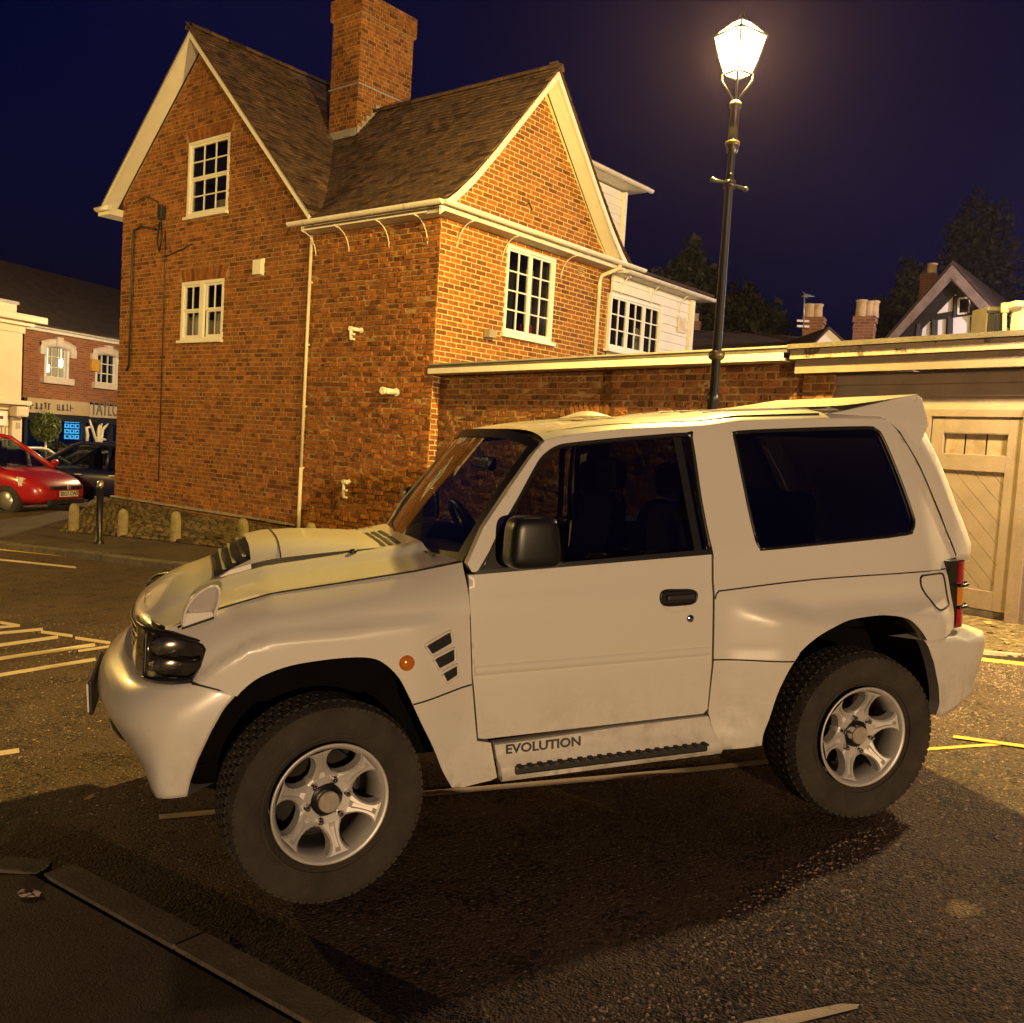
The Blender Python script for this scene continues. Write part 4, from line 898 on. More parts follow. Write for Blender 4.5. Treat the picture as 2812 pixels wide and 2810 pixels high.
def brick_chimney(parent, u0, v0, u1, v1, Y, dep, pots, name='chimney', cap=True, seed=1):
    """small chimney in the distance, bricks in courses, with clay pots"""
    c_ = empty(name, (0, 0, 0), parent); l, r_ = at_y(u0, (v0+v1)/2, Y), at_y(u1, (v0+v1)/2, Y); zt, zb_ = at_y((u0+u1)/2, v0, Y)[2], at_y((u0+u1)/2, v1, Y)[2]
    x0, x1 = l[0], r_[0]; th_ = rad(28); ca, sa = math.cos(th_), math.sin(th_); cx = (x0+x1)/2; w = (x1-x0)*.98/(ca+sa*.8); R_ = np.array([[ca, -sa, 0], [sa, ca, 0], [0, 0, 1]]); dp = w*.8
    m = MB(); m.box((cx, Y+dp/2, (zt+zb_)/2), (w, dp, zt-zb_), R_); m.box((cx, Y+dp/2, zt-.08), (w*1.12, dp*1.12, .16), R_); m.box((cx, Y+dp/2, zt-.30), (w*1.06, dp*1.06, .10), R_); m.build('stack', M_FARB, c_)
    for (pu, pv0, pv1) in pots:
        b_ = at_y(pu, pv1, Y); t_ = at_y(pu, pv0, Y); r0 = .15; m = MB(); h = t_[2]-b_[2]; m.lathe([(r0, 0), (r0*.92, h*.15), (r0*.85, h*.85), (r0*1.0, h*.88), (r0*1.0, h), (r0*.7, h), (r0*.7, h*.5)], (b_[0], Y+dp/2+random.uniform(-.1, .1), zt-.02), 14); m.build('pot', M_POT, c_)
    return c_
def far_brick(name, col, mort, sc):
    m = bpy.data.materials.new(name); m.use_nodes = True; N = m.node_tree.nodes; L = m.node_tree.links; b = N['Principled BSDF']; tcn = N.new('ShaderNodeTexCoord'); br = N.new('ShaderNodeTexBrick')
    mp_ = N.new('ShaderNodeMapping'); mp_.inputs['Rotation'].default_value = (rad(90), 0, 0); L.new(tcn.outputs['Object'], mp_.inputs[0]); L.new(mp_.outputs[0], br.inputs[0])
    br.inputs['Color1'].default_value = (*col, 1); br.inputs['Color2'].default_value = (*[c*.6 for c in col], 1); br.inputs['Mortar'].default_value = (*mort, 1); br.inputs['Scale'].default_value = sc; br.inputs['Brick Width'].default_value = .9; br.inputs['Row Height'].default_value = .3; br.inputs['Mortar Size'].default_value = .03
    L.new(br.outputs[0], b.inputs['Base Color']); b.inputs['Roughness'].default_value = .9; return m
M_FARB = far_brick('far_brick', (.26, .10, .05), (.25, .19, .13), 4.0); M_POT = pm('clay_pot', (.42, .30, .17), .85, var=.2)
brick_chimney(th, 1736, 516, 1772, 610, YT+1.5, 1, [(1762, 494, 516)])

# long low cottage roof with two chimneys
YC = 24.0
ct = empty('cottage'); tag(ct, 'low cottage roof with two potted chimneys and a small white gable beyond the garage', 'cottage')
m = MB(); r0, r1, f0, f1 = at_y(1290, 650, YC+1), at_y(1700, 645, YC+1), at_y(1270, 690, YC-2.5), at_y(1730, 690, YC-2.5)
f0[2] = f1[2] = min(f0[2], f1[2]); r0[2] = r1[2] = max(r0[2], r1[2])-.1; m.prism([f0, f1, r1, r0], (0, 0, .08)); m.build('roof', M_TILED, ct)
m = MB(); m.box(((f0[0]+f1[0])/2, YC+.2, (f0[2]+.4)/2), (f1[0]-f0[0]-.6, 4.6, f0[2]-.4)); m.build('wall', M_FARB, ct)
brick_chimney(ct, 1516, 598, 1561, 664, YC, 1, [(1531, 572, 600), (1547, 571, 600)]); brick_chimney(ct, 1612, 596, 1659, 664, YC+.4, 1, [(1627, 568, 600), (1640, 570, 600), (1650, 572, 604)])
for e in ((1529, 658), (1604, 656)):
    m = MB(); a, b = at_y(1564, 622, YC-2.6), at_y(*e, YC-2.6); d_ = (b-a)/np.linalg.norm(b-a); m.add([a, b, b-ZU*.26, a-ZU*.30], [(0, 1, 2, 3)]); m.prism([a, b, b-ZU*.26, a-ZU*.30], (0, .06, 0)); m.build('bargeboard', M_PINK, ct)
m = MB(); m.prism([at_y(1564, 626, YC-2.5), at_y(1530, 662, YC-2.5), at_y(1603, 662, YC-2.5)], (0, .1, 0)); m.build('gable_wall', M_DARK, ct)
for e in ((1527, 660), (1606, 658)):
    m = MB(); a, b = at_y(1564, 620, YC-2.65), at_y(*e, YC-2.65); m.prism([a, b, b+np.array([0, 3, 0]), a+np.array([0, 3, 0])], (0, 0, .05)); m.build('gable_roof', M_TILED, ct)
aer = empty('tv_aerial'); tag(aer, 'thin grey television aerial on a mast beside the left cottage chimney', 'aerial')
M_GREY = pm('grey_metal', (.35, .35, .37), .4, metal=.6)
m = MB(); m.tube([at_y(1516, 618, YC-.1), at_y(1518, 552, YC-.1)], .018, 6); m.build('mast', M_GREY, aer)
m = MB(); c_ = at_y(1518, 556, YC-.1)
for k in range(5): m.tube([c_+np.array([-.14+.05*k, -.2+.1*k, .04*k-.1]), c_+np.array([.14-.05*k+.05, -.2+.1*k, .04*k-.06])], .008, 5)
m.tube([c_+np.array([0, -.25, -.12]), c_+np.array([0.02, .3, .14])], .010, 5); m.build('antenna', M_GREY, aer)
m = MB(); m.box(at_y(1515, 606, YC-.08), (.30, .05, .05)); m.box(at_y(1515, 616, YC-.08), (.30, .05, .05)); m.build('clamp', M_WHITEOLD, aer)
fc = empty('far_chimney_house'); tag(fc, 'dim brick chimney rising behind the end of the weatherboarded extension', 'chimney')
brick_chimney(fc, 1304, 606, 1322, 664, 30, .6, [(1310, 593, 608)], 'stack_group')

# ------------------------------------------------------------------ trees (dark against the sky)
def tree(name, label, base, H_, lobes, nleaf, seed, group='dark trees beyond the houses', size=.22):
    """lobes: (dx,dy,z,rx,rz)"""
    rr = np.random.default_rng(seed); t = empty(name, base); tag(t, label, 'tree', group)
    m = MB(); m.tube([(0, 0, -.3), (.05, 0, H_*.25), (.1, .05, H_*.55), (.0, .1, H_*.85)], [H_*.028, H_*.022, H_*.014, H_*.004], 8)
    for (dx, dy, z, rx, rz) in lobes:
        m.tube([(0.05, 0, max(.1, z-rz*.9-1)), (dx*.5, dy*.5, z-rz*.3), (dx*.9, dy*.9, z+rz*.2)], [H_*.010, H_*.007, H_*.003], 6)
    m.build('trunk', M_BARK, t)
    P = []
    tot = sum(l[3]**2*l[4] for l in lobes)
    for (dx, dy, z, rx, rz) in lobes:
        n = int(nleaf*rx*rx*rz/tot); d = rr.normal(size=(n, 3)); d /= np.linalg.norm(d, axis=1)[:, None]; r_ = rr.uniform(.35, 1.06, n)**.5
        bumpy = 1+.16*np.sin(d[:, 0]*7+seed)+.13*np.sin(d[:, 1]*9+d[:, 2]*6)
        P.append(np.column_stack([dx+d[:, 0]*rx*r_*bumpy, dy+d[:, 1]*rx*r_*bumpy, z+d[:, 2]*rz*r_*bumpy]))
    P = np.concatenate(P); n = len(P); a = rr.normal(size=(n, 3)); a /= np.linalg.norm(a, axis=1)[:, None]; b = np.cross(a, rr.normal(size=(n, 3))); b /= np.linalg.norm(b, axis=1)[:, None]; s = rr.uniform(.5, 1.3, n)[:, None]*size
    V = np.stack([P-a*s, P+b*s*.6, P+a*s, P-b*s*.6], 1).reshape(-1, 3)
    me = bpy.data.meshes.new('crown'); me.from_pydata(V.tolist(), [], (np.arange(n)[:, None]*4+np.arange(4)).tolist()); o = link_mesh('crown', me, M_LEAF, t); return t
def tree_px(name, label, apx, bottom_z, Y, w_px, seed, conical=False, nleaf=5000, size=.24):
    top = at_y(*apx, Y); H_ = top[2]-bottom_z; w = w_px/1786*Y/2
    if conical == 'col': lob = [(0, 0, H_*.83, w*.74, H_*.165), (0, 0, H_*.68, w*.98, H_*.2), (-w*.2, 0, H_*.5, w*1.15, H_*.2), (w*.3, 0, H_*.46, w*1.1, H_*.2), (0, 0, H_*.3, w*1.25, H_*.2)]
    elif conical: lob = [(0, 0, H_*(.30+.60*k/5), w*(1.0-.72*(k/5)**1.6), H_*.17) for k in range(6)]
    else: lob = [(0, 0, H_*.60, w*.78, H_*.36), (-w*.5, .3, H_*.48, w*.5, H_*.24), (w*.5, -.3, H_*.46, w*.5, H_*.24), (w*.12, 0, H_*.82, w*.5, H_*.17)]
    return tree(name, label, (top[0], Y, bottom_z), H_, lob, nleaf, seed, size=size)
tree_px('broad_tree', 'broad dark tree rising between the extension and the lamp post', (1300, 466), .5, 40, 175, 1, nleaf=14000, size=.17)
tree_px('broad_tree', 'lower dark tree beside the street lamp above the cottage roof', (1400, 545), .5, 42, 230, 2, nleaf=15000, size=.17)
tree_px('conifer', 'tall dark evergreen tree rising behind the half timbered gable', (1852, 368), .5, 44, 150, 3, 'col', 24000, .15)
tree_px('broad_tree', 'dark bushy tree left of the timbered house chimney', (1722, 497), .5, 40, 105, 4, nleaf=11000, size=.17)
tree_px('broad_tree', 'small dark tree behind the two cottage chimneys', (1690, 560), .5, 38, 120, 5, nleaf=9000, size=.17)
# ------------------------------------------------------------------ street lamps
LAMP_COL = (1.0, .66, .14)
M_LANT = emit('lantern_glass_lit', (1.0, .80, .42), 9.0, see=.8)
M_BULB = emit('lamp_bulb', (1.0, .86, .55), 60.0, see=.999)
M_LANT2 = emit('far_lantern_glass_lit', (1.0, .85, .6), 14.0, see=.8)
M_GOLD = pm('worn_band', (.10, .075, .03), .35, metal=.3)
def street_lamp(loc, H_, power, label, col=LAMP_COL, glassm=M_LANT, group=None, rot=0, radius=.07):
    t = empty('street_lamp', loc); t.rotation_euler = (0, 0, rot); tag(t, label, 'street lamp', group)
    hz = H_
    # H_: height of the lantern centre
    m = MB(); m.lathe([(.13, -.1), (.13, .55), (.10, .60), (.085, 1.0), (.060, 1.05), (.050, 1.9), (.060, 1.92), (.060, 1.98), (.042, 2.0), (.034, hz-1.35), (.032, hz-.86)], n=14); m.build('post', M_BLACK, t)
    pz = 2.05; m = MB(); m.lathe([(.05, 2.28), (.072, 2.30), (.072, 2.34), (.05, 2.36)], n=14); m.build('gold_band', M_GOLD, t); m = MB(); m.lathe([(.035, hz-.80), (.062, hz-.79), (.062, hz-.76), (.035, hz-.74)], n=14); m.build('gold_band', M_GOLD, t)
    m = MB(); m.lathe([(.038, hz-.86), (.05, hz-.84), (.058, hz-.78), (.044, hz-.74), (.042, hz-.48), (.052, hz-.46), (.052, hz-.43), (.03, hz-.41)], n=12); m.build('collar', M_BLACK, t)
    m = MB(); b = hz-1.12
    m.tube([(-.19, 0, b), (-.16, 0, b), (-.06, 0, b+.01), (.06, 0, b+.01), (.16, 0, b), (.19, 0, b)], [.012, .018, .012, .012, .018, .012], 8); m.sphere((-.2, 0, b), .024, 8, 6); m.sphere((.2, 0, b), .024, 8, 6); m.tube([(0, 0, b-.03), (0, 0, b+.03)], .055, 12); m.sphere((-.04, -.05, b+.07), .016, 8, 6); m.build('ladder_bar', M_BLACK, t)
    w0, w1, h0, h1 = .085, .160, hz-.19, hz+.13; C4 = [(-1, -1), (1, -1), (1, 1), (-1, 1)]
    fr = MB()
    for i in range(4):
        x, y = C4[i]; x2, y2 = C4[(i+1) % 4]
        fr.tube([(x*w0, y*w0, h0), (x*w1, y*w1, h1)], .009, 6); fr.tube([(x*w0, y*w0, h0), (x2*w0, y2*w0, h0)], .009, 6); fr.tube([(x*w1, y*w1, h1), (x2*w1, y2*w1, h1)], .010, 6)
        fr.tube([(x*w1, y*w1, h1), (x*.05, y*.05, h1+.12)], .008, 6)
        fr.tube([(x*w0*1.05, y*w0*1.05, h0), (x*w0*1.1, y*w0*1.1, h0-.05), (x*.02, y*.02, h0-.20)], .010, 6)
    fr.build('lantern_frame', M_BLACK, t)
    for i in range(4):
        x, y = C4[i]; x2, y2 = C4[(i+1) % 4]; k = .985
        p = MB(); p.add([(x*w0*k, y*w0*k, h0), (x2*w0*k, y2*w0*k, h0), (x2*w1*k, y2*w1*k, h1), (x*w1*k, y*w1*k, h1)], [(0, 1, 2, 3)]); p.build('lantern_pane', glassm, t, recalc=False)
        p = MB(); p.add([(x*w1*k, y*w1*k, h1), (x2*w1*k, y2*w1*k, h1), (x2*.05, y2*.05, h1+.115), (x*.05, y*.05, h1+.115)], [(0, 1, 2, 3)]); p.build('lantern_pane', glassm, t, recalc=False)
    m = MB(); m.lathe([(.05, h1+.11), (.055, h1+.13), (.03, h1+.15), (.02, h1+.18), (.0, h1+.20)], n=10); m.build('finial', M_BLACK, t)
    m = MB(); m.sphere((0, 0, hz-.01), .06, 12, 8, (1, 1, 1.6)); m.build('bulb', M_BULB, t)
    l = bpy.data.lights.new('lamp_light', 'POINT'); l.energy = power; l.color = col; l.shadow_soft_size = radius
    o = bpy.data.objects.new('lamp_light', l); COL.objects.link(o); o.parent = t; o.location = (0, 0, hz)
    return t
LY = 8.4
lc = at_y(1395, 98, LY); lb = at_y(1343, 700, LY); lx = lc[0]
zg_ = gz(lc[0], LY)
street_lamp((lc[0], LY, zg_), lc[2]-zg_, 4500, 'lit lantern street lamp on a black post standing behind the white off-road car', rot=rad(33))

# the other lamps of the yard and street: outside the picture, their light falls on the car's near side and the house
def ground_lamp(x, y, H_, power, label, col): return street_lamp((x, y, gz(x, y)), H_, power, label, col, M_LANT2)
ground_lamp(14.0, -48.0, 5.6, 92000, 'lit street lamp far behind the photographer facing the car', (1.0, .66, .34))
ground_lamp(-13.0, 13.0, 5.2, 2200, 'lit street lamp by the road junction left of the yard', (1.0, .63, .14))
ground_lamp(-8.3, 26.5, 5.0, 2600, 'lit street lamp behind the brick house facing the shops', (1.0, .74, .36))
ground_lamp(13.8, 19.5, 5.0, 3200, 'lit street lamp in the lane before the half timbered house', (1.0, .80, .78))
# lantern on a bracket at the end of the garage front
gl_ = mG(onG(1926, 900)[0]+1.15, 0)+GN*.55; zl2 = 3.35
wl = empty('wall_lantern', (gl_[0], gl_[1], zl2)); tag(wl, 'lit lantern on a wall bracket at the far end of the garage', 'lantern')
m = MB(); m.tube([GN*-.55+ZU*.15, GN*-.3+ZU*.30, ZU*.25], .018, 8); m.box(GN*-.54+ZU*.12, (.12, .12, .3)); m.build('bracket', M_BLACK, wl)
m = MB()
for i in range(4):
    x, y = [(-1, -1), (1, -1), (1, 1), (-1, 1)][i]; m.tube([(x*.07, y*.07, -.16), (x*.11, y*.11, .10)], .008, 6); m.tube([(x*.11, y*.11, .10), (0, 0, .24)], .008, 6)
m.build('frame', M_BLACK, wl)
m = MB()
for i in range(4):
    x, y = [(-1, -1), (1, -1), (1, 1), (-1, 1)][i]; x2, y2 = [(-1, -1), (1, -1), (1, 1), (-1, 1)][(i+1) % 4]; m.add([(x*.068, y*.068, -.16), (x2*.068, y2*.068, -.16), (x2*.108, y2*.108, .10), (x*.108, y*.108, .10)], [(0, 1, 2, 3)])
m.build('lantern_glass', M_LANT2, wl, recalc=False)
l = bpy.data.lights.new('lamp_light', 'POINT'); l.energy = 1050; l.color = (1.0, .72, .36); l.shadow_soft_size = .05
o = bpy.data.objects.new('lamp_light', l); COL.objects.link(o); o.parent = wl; o.location = (0, 0, -.02)
# ------------------------------------------------------------------ cobbled apron and bollards
fe = [np.array(G2(u, v, .10)) for u, v in ((112, 1004), (200, 1011), (330, 1024), (460, 1040), (600, 1050), (720, 1056))]
we = [Hp(9.3, -.15, 0)[:2], Hp(8.0, -.06, 0)[:2], Hp(6.0, -.06, 0)[:2], Hp(4.0, -.06, 0)[:2], Hp(2.0, -.06, 0)[:2], Hp(.2, -.06, 0)[:2]]
def apron_pt(f, h):
    x = f*5; i = min(4, int(x)); w = x-i; a = fe[i]*(1-w)+fe[i+1]*w; b = we[i]*(1-w)+we[i+1]*w; p = a+(b-a)*h
    z = gz(*p)+.10+(.02 + (.10 if f < .9 else .06)*h*(1-.5*f)); zw = .20-.10*f
    return np.array([p[0], p[1], (gz(*a)+.115)*(1-h)+h*max(zw, gz(*b)+.11)])
m = MB(); m.grid([[apron_pt(i/40, j/14) for j in range(15)] for i in range(41)]); M_SOIL = pm('mossy_soil', (.05, .045, .022), .95, var=.5, scale=9, bump=.6, bscale=40)
apr = tag(m.build('cobbled_apron', M_SOIL, recalc=False), kind='structure')
M_COB = pm('cobble', (.12, .085, .035), .85, var=.3, scale=12, bump=.4, bscale=50, island=.55)
cb = Bricks(); rr = random.Random(21); v_ = 0
while v_ < 1:
    u_ = -rr.random()*.02
    while u_ < 1:
        w = rr.uniform(.016, .030); h = rr.uniform(.045, .060); c = apron_pt(min(1, max(0, u_+w/2)), min(1, v_+.03)); e1 = apron_pt(min(1, u_+w), min(1, v_+.03))-apron_pt(max(0, u_), min(1, v_+.03)); e2 = apron_pt(min(1, max(0, u_+w/2)), min(1, v_+h))-apron_pt(min(1, max(0, u_+w/2)), v_)
        if rr.random() < .93 and np.linalg.norm(e1) > .05:
            e1, e2 = e1*.44, e2*.44; k = rr.uniform(.006, .028); q = [(-1, -.7), (-.7, -1), (.7, -1), (1, -.7), (1, .7), (.7, 1), (-.7, 1), (-1, .7)]; tz = [rr.uniform(-.012, .012) for _ in q]
            cb.items.append(([c+e1*a*.75+e2*b*.75+ZU*(k+t) for (a, b), t in zip(q, tz)]+[c+e1*a+e2*b+ZU*k*.45 for a, b in q]+[c+e1*a+e2*b-ZU*.03 for a, b in q], [tuple(range(8))]+[(i, i+8, (i+1) % 8+8, (i+1) % 8) for i in range(8)]+[(i+8, i+16, (i+1) % 8+16, (i+1) % 8+8) for i in range(8)], c))
        u_ += w*1.04
    v_ += .062
cb.build(apr, M_COB, 300, 'cobble')
M_BOLL = pm('mossy_stone', (.25, .20, .10), .9, var=.3, scale=9, bump=.5, bscale=40)
desc = ['short round-topped stone post by the corner where the blue car is parked', 'short stone post beside the slim black metal post', 'short round-topped stone post below the casement window of the left gable', 'short stone post before the cobbles left of the bonnet scoop', 'short stone post nearest the pale downpipe foot']
for i, (u, v0, v1, w) in enumerate(((138.5, 950, 1003, 19), (231, 960, 1012, 19), (331, 965, 1022, 20), (458, 978, 1038, 22), (585, 986, 1046, 22))):
    b = on_ground(u, v1, .10); Y = b[1]; top = at_y(u+2, v0, Y); h = top[2]-b[2]; r_ = w/1786*Y/2*1.0
    t = MB(); n = 14; lean = random.uniform(-.03, .03)
    prof = [(r_*1.02, -.1), (r_, .05), (r_*.97, h*.55), (r_*.95, h*.80), (r_*.80, h*.92), (r_*.45, h*.985), (0.001, h)]
    P = [[(rr_*math.cos(a)*(1+.05*math.sin(3*a+i))+lean*z, rr_*math.sin(a)*(1+.05*math.cos(2*a+i)), z) for rr_, z in prof] for a in np.linspace(0, 2*math.pi, n, endpoint=False)]
    t.grid(P, True, True); o = t.build('stone_bollard', M_BOLL, loc=b); tag(o, desc[i], 'bollard', 'stone bollards along the cobbles')
b = on_ground(186, 1026, .10); h = at_y(187, 906, b[1])[2]-b[2]
bb = empty('metal_bollard', b); tag(bb, 'slim black metal post standing on the pavement before the red car', 'bollard')
m = MB(); m.lathe([(.075, -.02), (.075, .04), (.052, .06), (.048, h-.14), (.056, h-.13), (.056, h-.10), (.048, h-.09)], n=16); m.build('post', M_BLACK, bb)
m = MB(); m.lathe([(.048, h-.09), (.05, h-.03), (.03, h-.005), (0.001, h)], n=16); m.build('cap', pm('bollard_cap', (.5, .48, .45), .2, metal=.7), bb)

# ------------------------------------------------------------------ shops across the street
SU = np.array([math.sin(rad(18)), math.cos(rad(18)), 0.]); SN = np.array([SU[1], -SU[0], 0.])   # facade normal towards the street
SO = at_y(150, 800, 31.0); SO[2] = 0
def onS(u, v, off=0): p = on_plane(u, v, SO+SN*off, SN); return ((p-SO) @ SU, p[2])
def e2(x, y): return (x*.11741, 535.9+.11741*y)
def e1_(x, y): return (x*.11741, 721.4+.11741*y)
shop = empty('brick_shop', SO); shop.rotation_euler = (0, 0, math.atan2(SU[1], SU[0])); tag(shop, 'brick shop with arched white windows and a lettered fascia across the street', 'shop')
# local frame of shop: x along the facade, -y towards the street
def sbox(name, x0, x1, z0, z1, y0, y1, mat, parent=None, bevel=0, root=None):
    m = MB(); m.box(((x0+x1)/2, (y0+y1)/2, (z0+z1)/2), (x1-x0, y1-y0, z1-z0)); return m.build(name, mat, parent or shop, bevel=bevel)
zE = onS(*e2(1200, 862))[1]; zS0, zS1 = onS(*e1_(900, 512))[1], onS(*e1_(900, 285))[1]
xL = onS(*e2(380, 1200))[0]; xR = xL+16
zG = -.95
w1a, w1b = onS(*e2(745, 1300)), onS(*e2(1062, 1510)); w2a, w2b = onS(*e2(1560, 1400)), onS(*e2(1850, 1600))
wz1 = onS(*e2(900, 1010))[1]; wz0 = onS(*e2(900, 1505))[1]
wins = [(w1a[0], w1b[0]), (w2a[0], w2b[0])]; dw = w2a[0]-w1a[0]; wins.append((w2a[0]+dw, w2b[0]+dw))
M_SHB = far_brick('shop_brick', (.36, .12, .045), (.30, .2, .12), 4.2)
holes = [(a, b, wz0, wz1) for a, b in wins]
o = flat_wall('wall', lambda u, z: np.array([u, 0, z]), [(xL, zS1), (xR, zS1), (xR, zE), (xL, zE)], holes, M_SHB, shop)
o = flat_wall('side_wall', lambda u, z: np.array([xL, u, z]), [(0, zG), (8, zG), (8, zE), (0, zE)], [], M_SHB, shop)
M_SURR = pm('painted_stone', (.70, .60, .50), .7, var=.08, scale=6, bump=.15)
M_WARM = emit('glowing_room_wall', (1.0, .66, .26), .75)  # wall glows itself in place of the lamplit room
for i, (a, b) in enumerate(wins):
    w = empty('window', (0, 0, 0), shop); c_, hw = (a+b)/2, (b-a)/2; H_ = wz1-wz0
    # arched hood with keystone
    m = MB(); k = 10; R1, R2 = hw*1.28, hw*1.28+.20; rise = .16
    arc = lambda f, e: ((c_ + f*(hw+.30)), wz1 + rise*(1-f*f) + e)
    m.grid([[np.array([*p[:1], y_, p[1]]) for (p, y_) in ((arc(f, -.17), 0.02), (arc(f, -.17), -.09), (arc(f, .08), -.09), (arc(f, .08), 0.02))] for f in np.linspace(-1, 1, k)])
    for s in (-1, 1): m.box((c_+s*(hw+.21), -.04, wz1-.16), (.24, .11, .26))
    m.build('hood_mould', M_SURR, w); sbox('keystone', c_-.13, c_+.13, wz1+.02, wz1+rise+.14, -.13, .02, M_SURR, w)
    sbox('sill', a-.22, b+.22, wz0-.20, wz0, -.14, .04, M_SURR, w); sbox('jamb', b, b+.09, wz0, wz1, -.02, .10, M_WHITE, w); sbox('jamb', a-.09, a, wz0, wz1, -.02, .10, M_WHITE, w)
    m = MB(); nc, nr = (3, 3)
    for j in range(nc+1): x = a+(b-a)*j/nc; m.box((x, .09, (wz0+wz1)/2), (.045 if j in (0, nc) else .028, .05, H_))
    for j in range(nr+1): z = wz0+H_*j/nr; m.box((c_, .09, z), (b-a, .045, .05 if j in (0, nr) else .03))
    m.build('sash', M_WHITE, w)
    for j in range(nc):
        for q_ in range(nr):
            p = MB(); x0, x1, z0, z1 = a+(b-a)*j/nc, a+(b-a)*(j+1)/nc, wz0+H_*q_/nr, wz0+H_*(q_+1)/nr; p.add([(x0, .10, z0), (x1, .10, z0), (x1, .10, z1), (x0, .10, z1)], [(0, 1, 2, 3)]); p.build('pane', M_GLASSH, w, recalc=False)
    if i == 0:
        p = MB(); p.add([(a-.2, .9, wz0-.3), (b+1.8, .9, wz0-.3), (b+1.8, .9, wz1+.3), (a-.2, .9, wz1+.3)], [(0, 1, 2, 3)]); p.build('glowing_room', M_WARM, w, recalc=False)
        for (q1, q2) in ((.80, .52), (.12, .30)):
            q = MB(); q.sphere((a+(b-a)*q1+.4, .45, wz0+H_*q2), .13, 12, 8); q.tube([(a+(b-a)*q1+.4, .45, wz0+H_*q2), (a+(b-a)*q1+.4, .45, wz1)], .008, 5); q.build('pendant_lamp', emit('pendant_glow', (1, .85, .6), 6.0), w)
    else: sbox('room', a-.1, b+.1, wz0-.1, wz1+.1, .5, .55, M_ROOM, w)
sbox('eaves_board', xL-.1, xR, zE, zE+.10, -.16, .05, M_WHITE); gut = gutter('gutter', np.array([xL-.1, -.22, zE+.14]), np.array([xR, -.22, zE+.14]), .06, M_WHITEOLD, shop)
m = MB(); rid = zE+2.6; m.prism([(xL-.2, -.25, zE+.12), (xR, -.25, zE+.12), (xR, 4.2, rid), (xL-.2, 4.2, rid)], (0, 0, .08)); m.prism([(xL-.2, 8.6, zE+.12), (xR, 8.6, zE+.12), (xR, 4.2, rid), (xL-.2, 4.2, rid)], (0, 0, .08)); m.build('roof', M_TILED, shop)
ab = onS(*e2(1500, 1308)); sbox('alarm_box', ab[0]-.18, ab[0]+.18, ab[1]-.2, ab[1]+.2, -.12, 0, pm('yellow_plastic', (.62, .34, .05), .5), None, .02)
# fascia signs
x1s = onS(*e1_(1390, 440))[0]; M_SIGN1 = pm('cream_sign', (.55, .42, .25), .6, var=.12, scale=2, bump=.1, bscale=20); M_SIGN2 = pm('pale_sign', (.60, .50, .38), .6, var=.06)
sbox('sign_board', xL+.05, x1s-.02, zS0, zS1, -.14, 0, M_SIGN1); sbox('sign_board', x1s+.02, xR, zS0-.02, zS1-.05, -.12, 0, M_SIGN2)
m = MB(); rr = random.Random(4); x = onS(*e1_(430, 350))[0]; xe = onS(*e1_(1140, 420))[0]; zc_ = (zS0+zS1)/2; k = 0
gap = {4: .22, 8: .16}
while x < xe:      # illegible small lettering, as in the photograph
    w = rr.uniform(.10, .15); hh = .20
    for q_ in range(3):
        dx = rr.uniform(0, w*.8); m.box((x+dx, -.146, zc_+rr.uniform(-.03, .03)), (.035, .012, hh)) if q_ < 2 else m.box((x+w/2, -.146, zc_+rr.choice((-.08, 0, .08))), (w, .012, .035))
    x += w+.05+gap.get(k, 0); k += 1
m.build('sign_lettering', pm('dark_letter', (.10, .07, .09), .6), shop)
def text_obj(name, s, size, mat, parent, loc, rot=(rad(90), 0, 0), sx=1., ext=.01, bold=0.0, align='LEFT'):
    cu = bpy.data.curves.new(name, 'FONT'); cu.body = s; cu.size = size; cu.extrude = ext; cu.offset = bold; cu.align_x = align; cu.resolution_u = 3
    o = bpy.data.objects.new(name, cu); COL.objects.link(o); bpy.context.view_layer.update()
    me = bpy.data.meshes.new_from_object(o.evaluated_get(bpy.context.evaluated_depsgraph_get())); bpy.data.objects.remove(o)
    r = link_mesh(name, me, mat, parent); r.location = loc; r.rotation_euler = rot; r.scale = (sx, 1, 1); return r
text_obj('sign_lettering', 'TAYLORS', .66, pm('grey_letter', (.22, .18, .13), .6), shop, (x1s+.05, -.135, zS0+.06), sx=.62, ext=.015)
# shop front
M_SHOPF = pm('shopfront_paint', (.025, .03, .045), .4)
sbox('shopfront_head', xL+.05, xR, zS0-.22, zS0, -.10, .05, M_SHOPF); sbox('stall_riser', xL+.05, xR, zG, zG+.55, -.06, .05, M_SHOPF)
xs = [xL+.1, onS(*e1_(900, 700))[0], onS(*e1_(1340, 700))[0], onS(*e1_(1560, 700))[0], onS(*e1_(1780, 700))[0], xR-3]
for x in xs: sbox('shopfront_post', x-.06, x+.06, zG+.55, zS0-.22, -.06, .06, M_SHOPF)
for a, b in zip(xs[:-1], xs[1:]):
    p = MB(); p.add([(a+.06, .02, zG+.55), (b-.06, .02, zG+.55), (b-.06, .02, zS0-.22), (a+.06, .02, zS0-.22)], [(0, 1, 2, 3)]); p.build('shop_pane', M_GLASSH, shop, recalc=False)
M_BLUE = emit('blue_shop_light', (.10, .32, 1.0), .55); M_CYAN = emit('backlit_card', (.08, .50, 1.0), 1.6); M_BLUED = emit('glowing_blue_wall', (.02, .06, .22), .10)
sbox('shop_interior', xL+.1, xR-3, zG, zS0, 2.6, 2.7, M_BLUED)  # back wall glow stands in for blue light in the shop
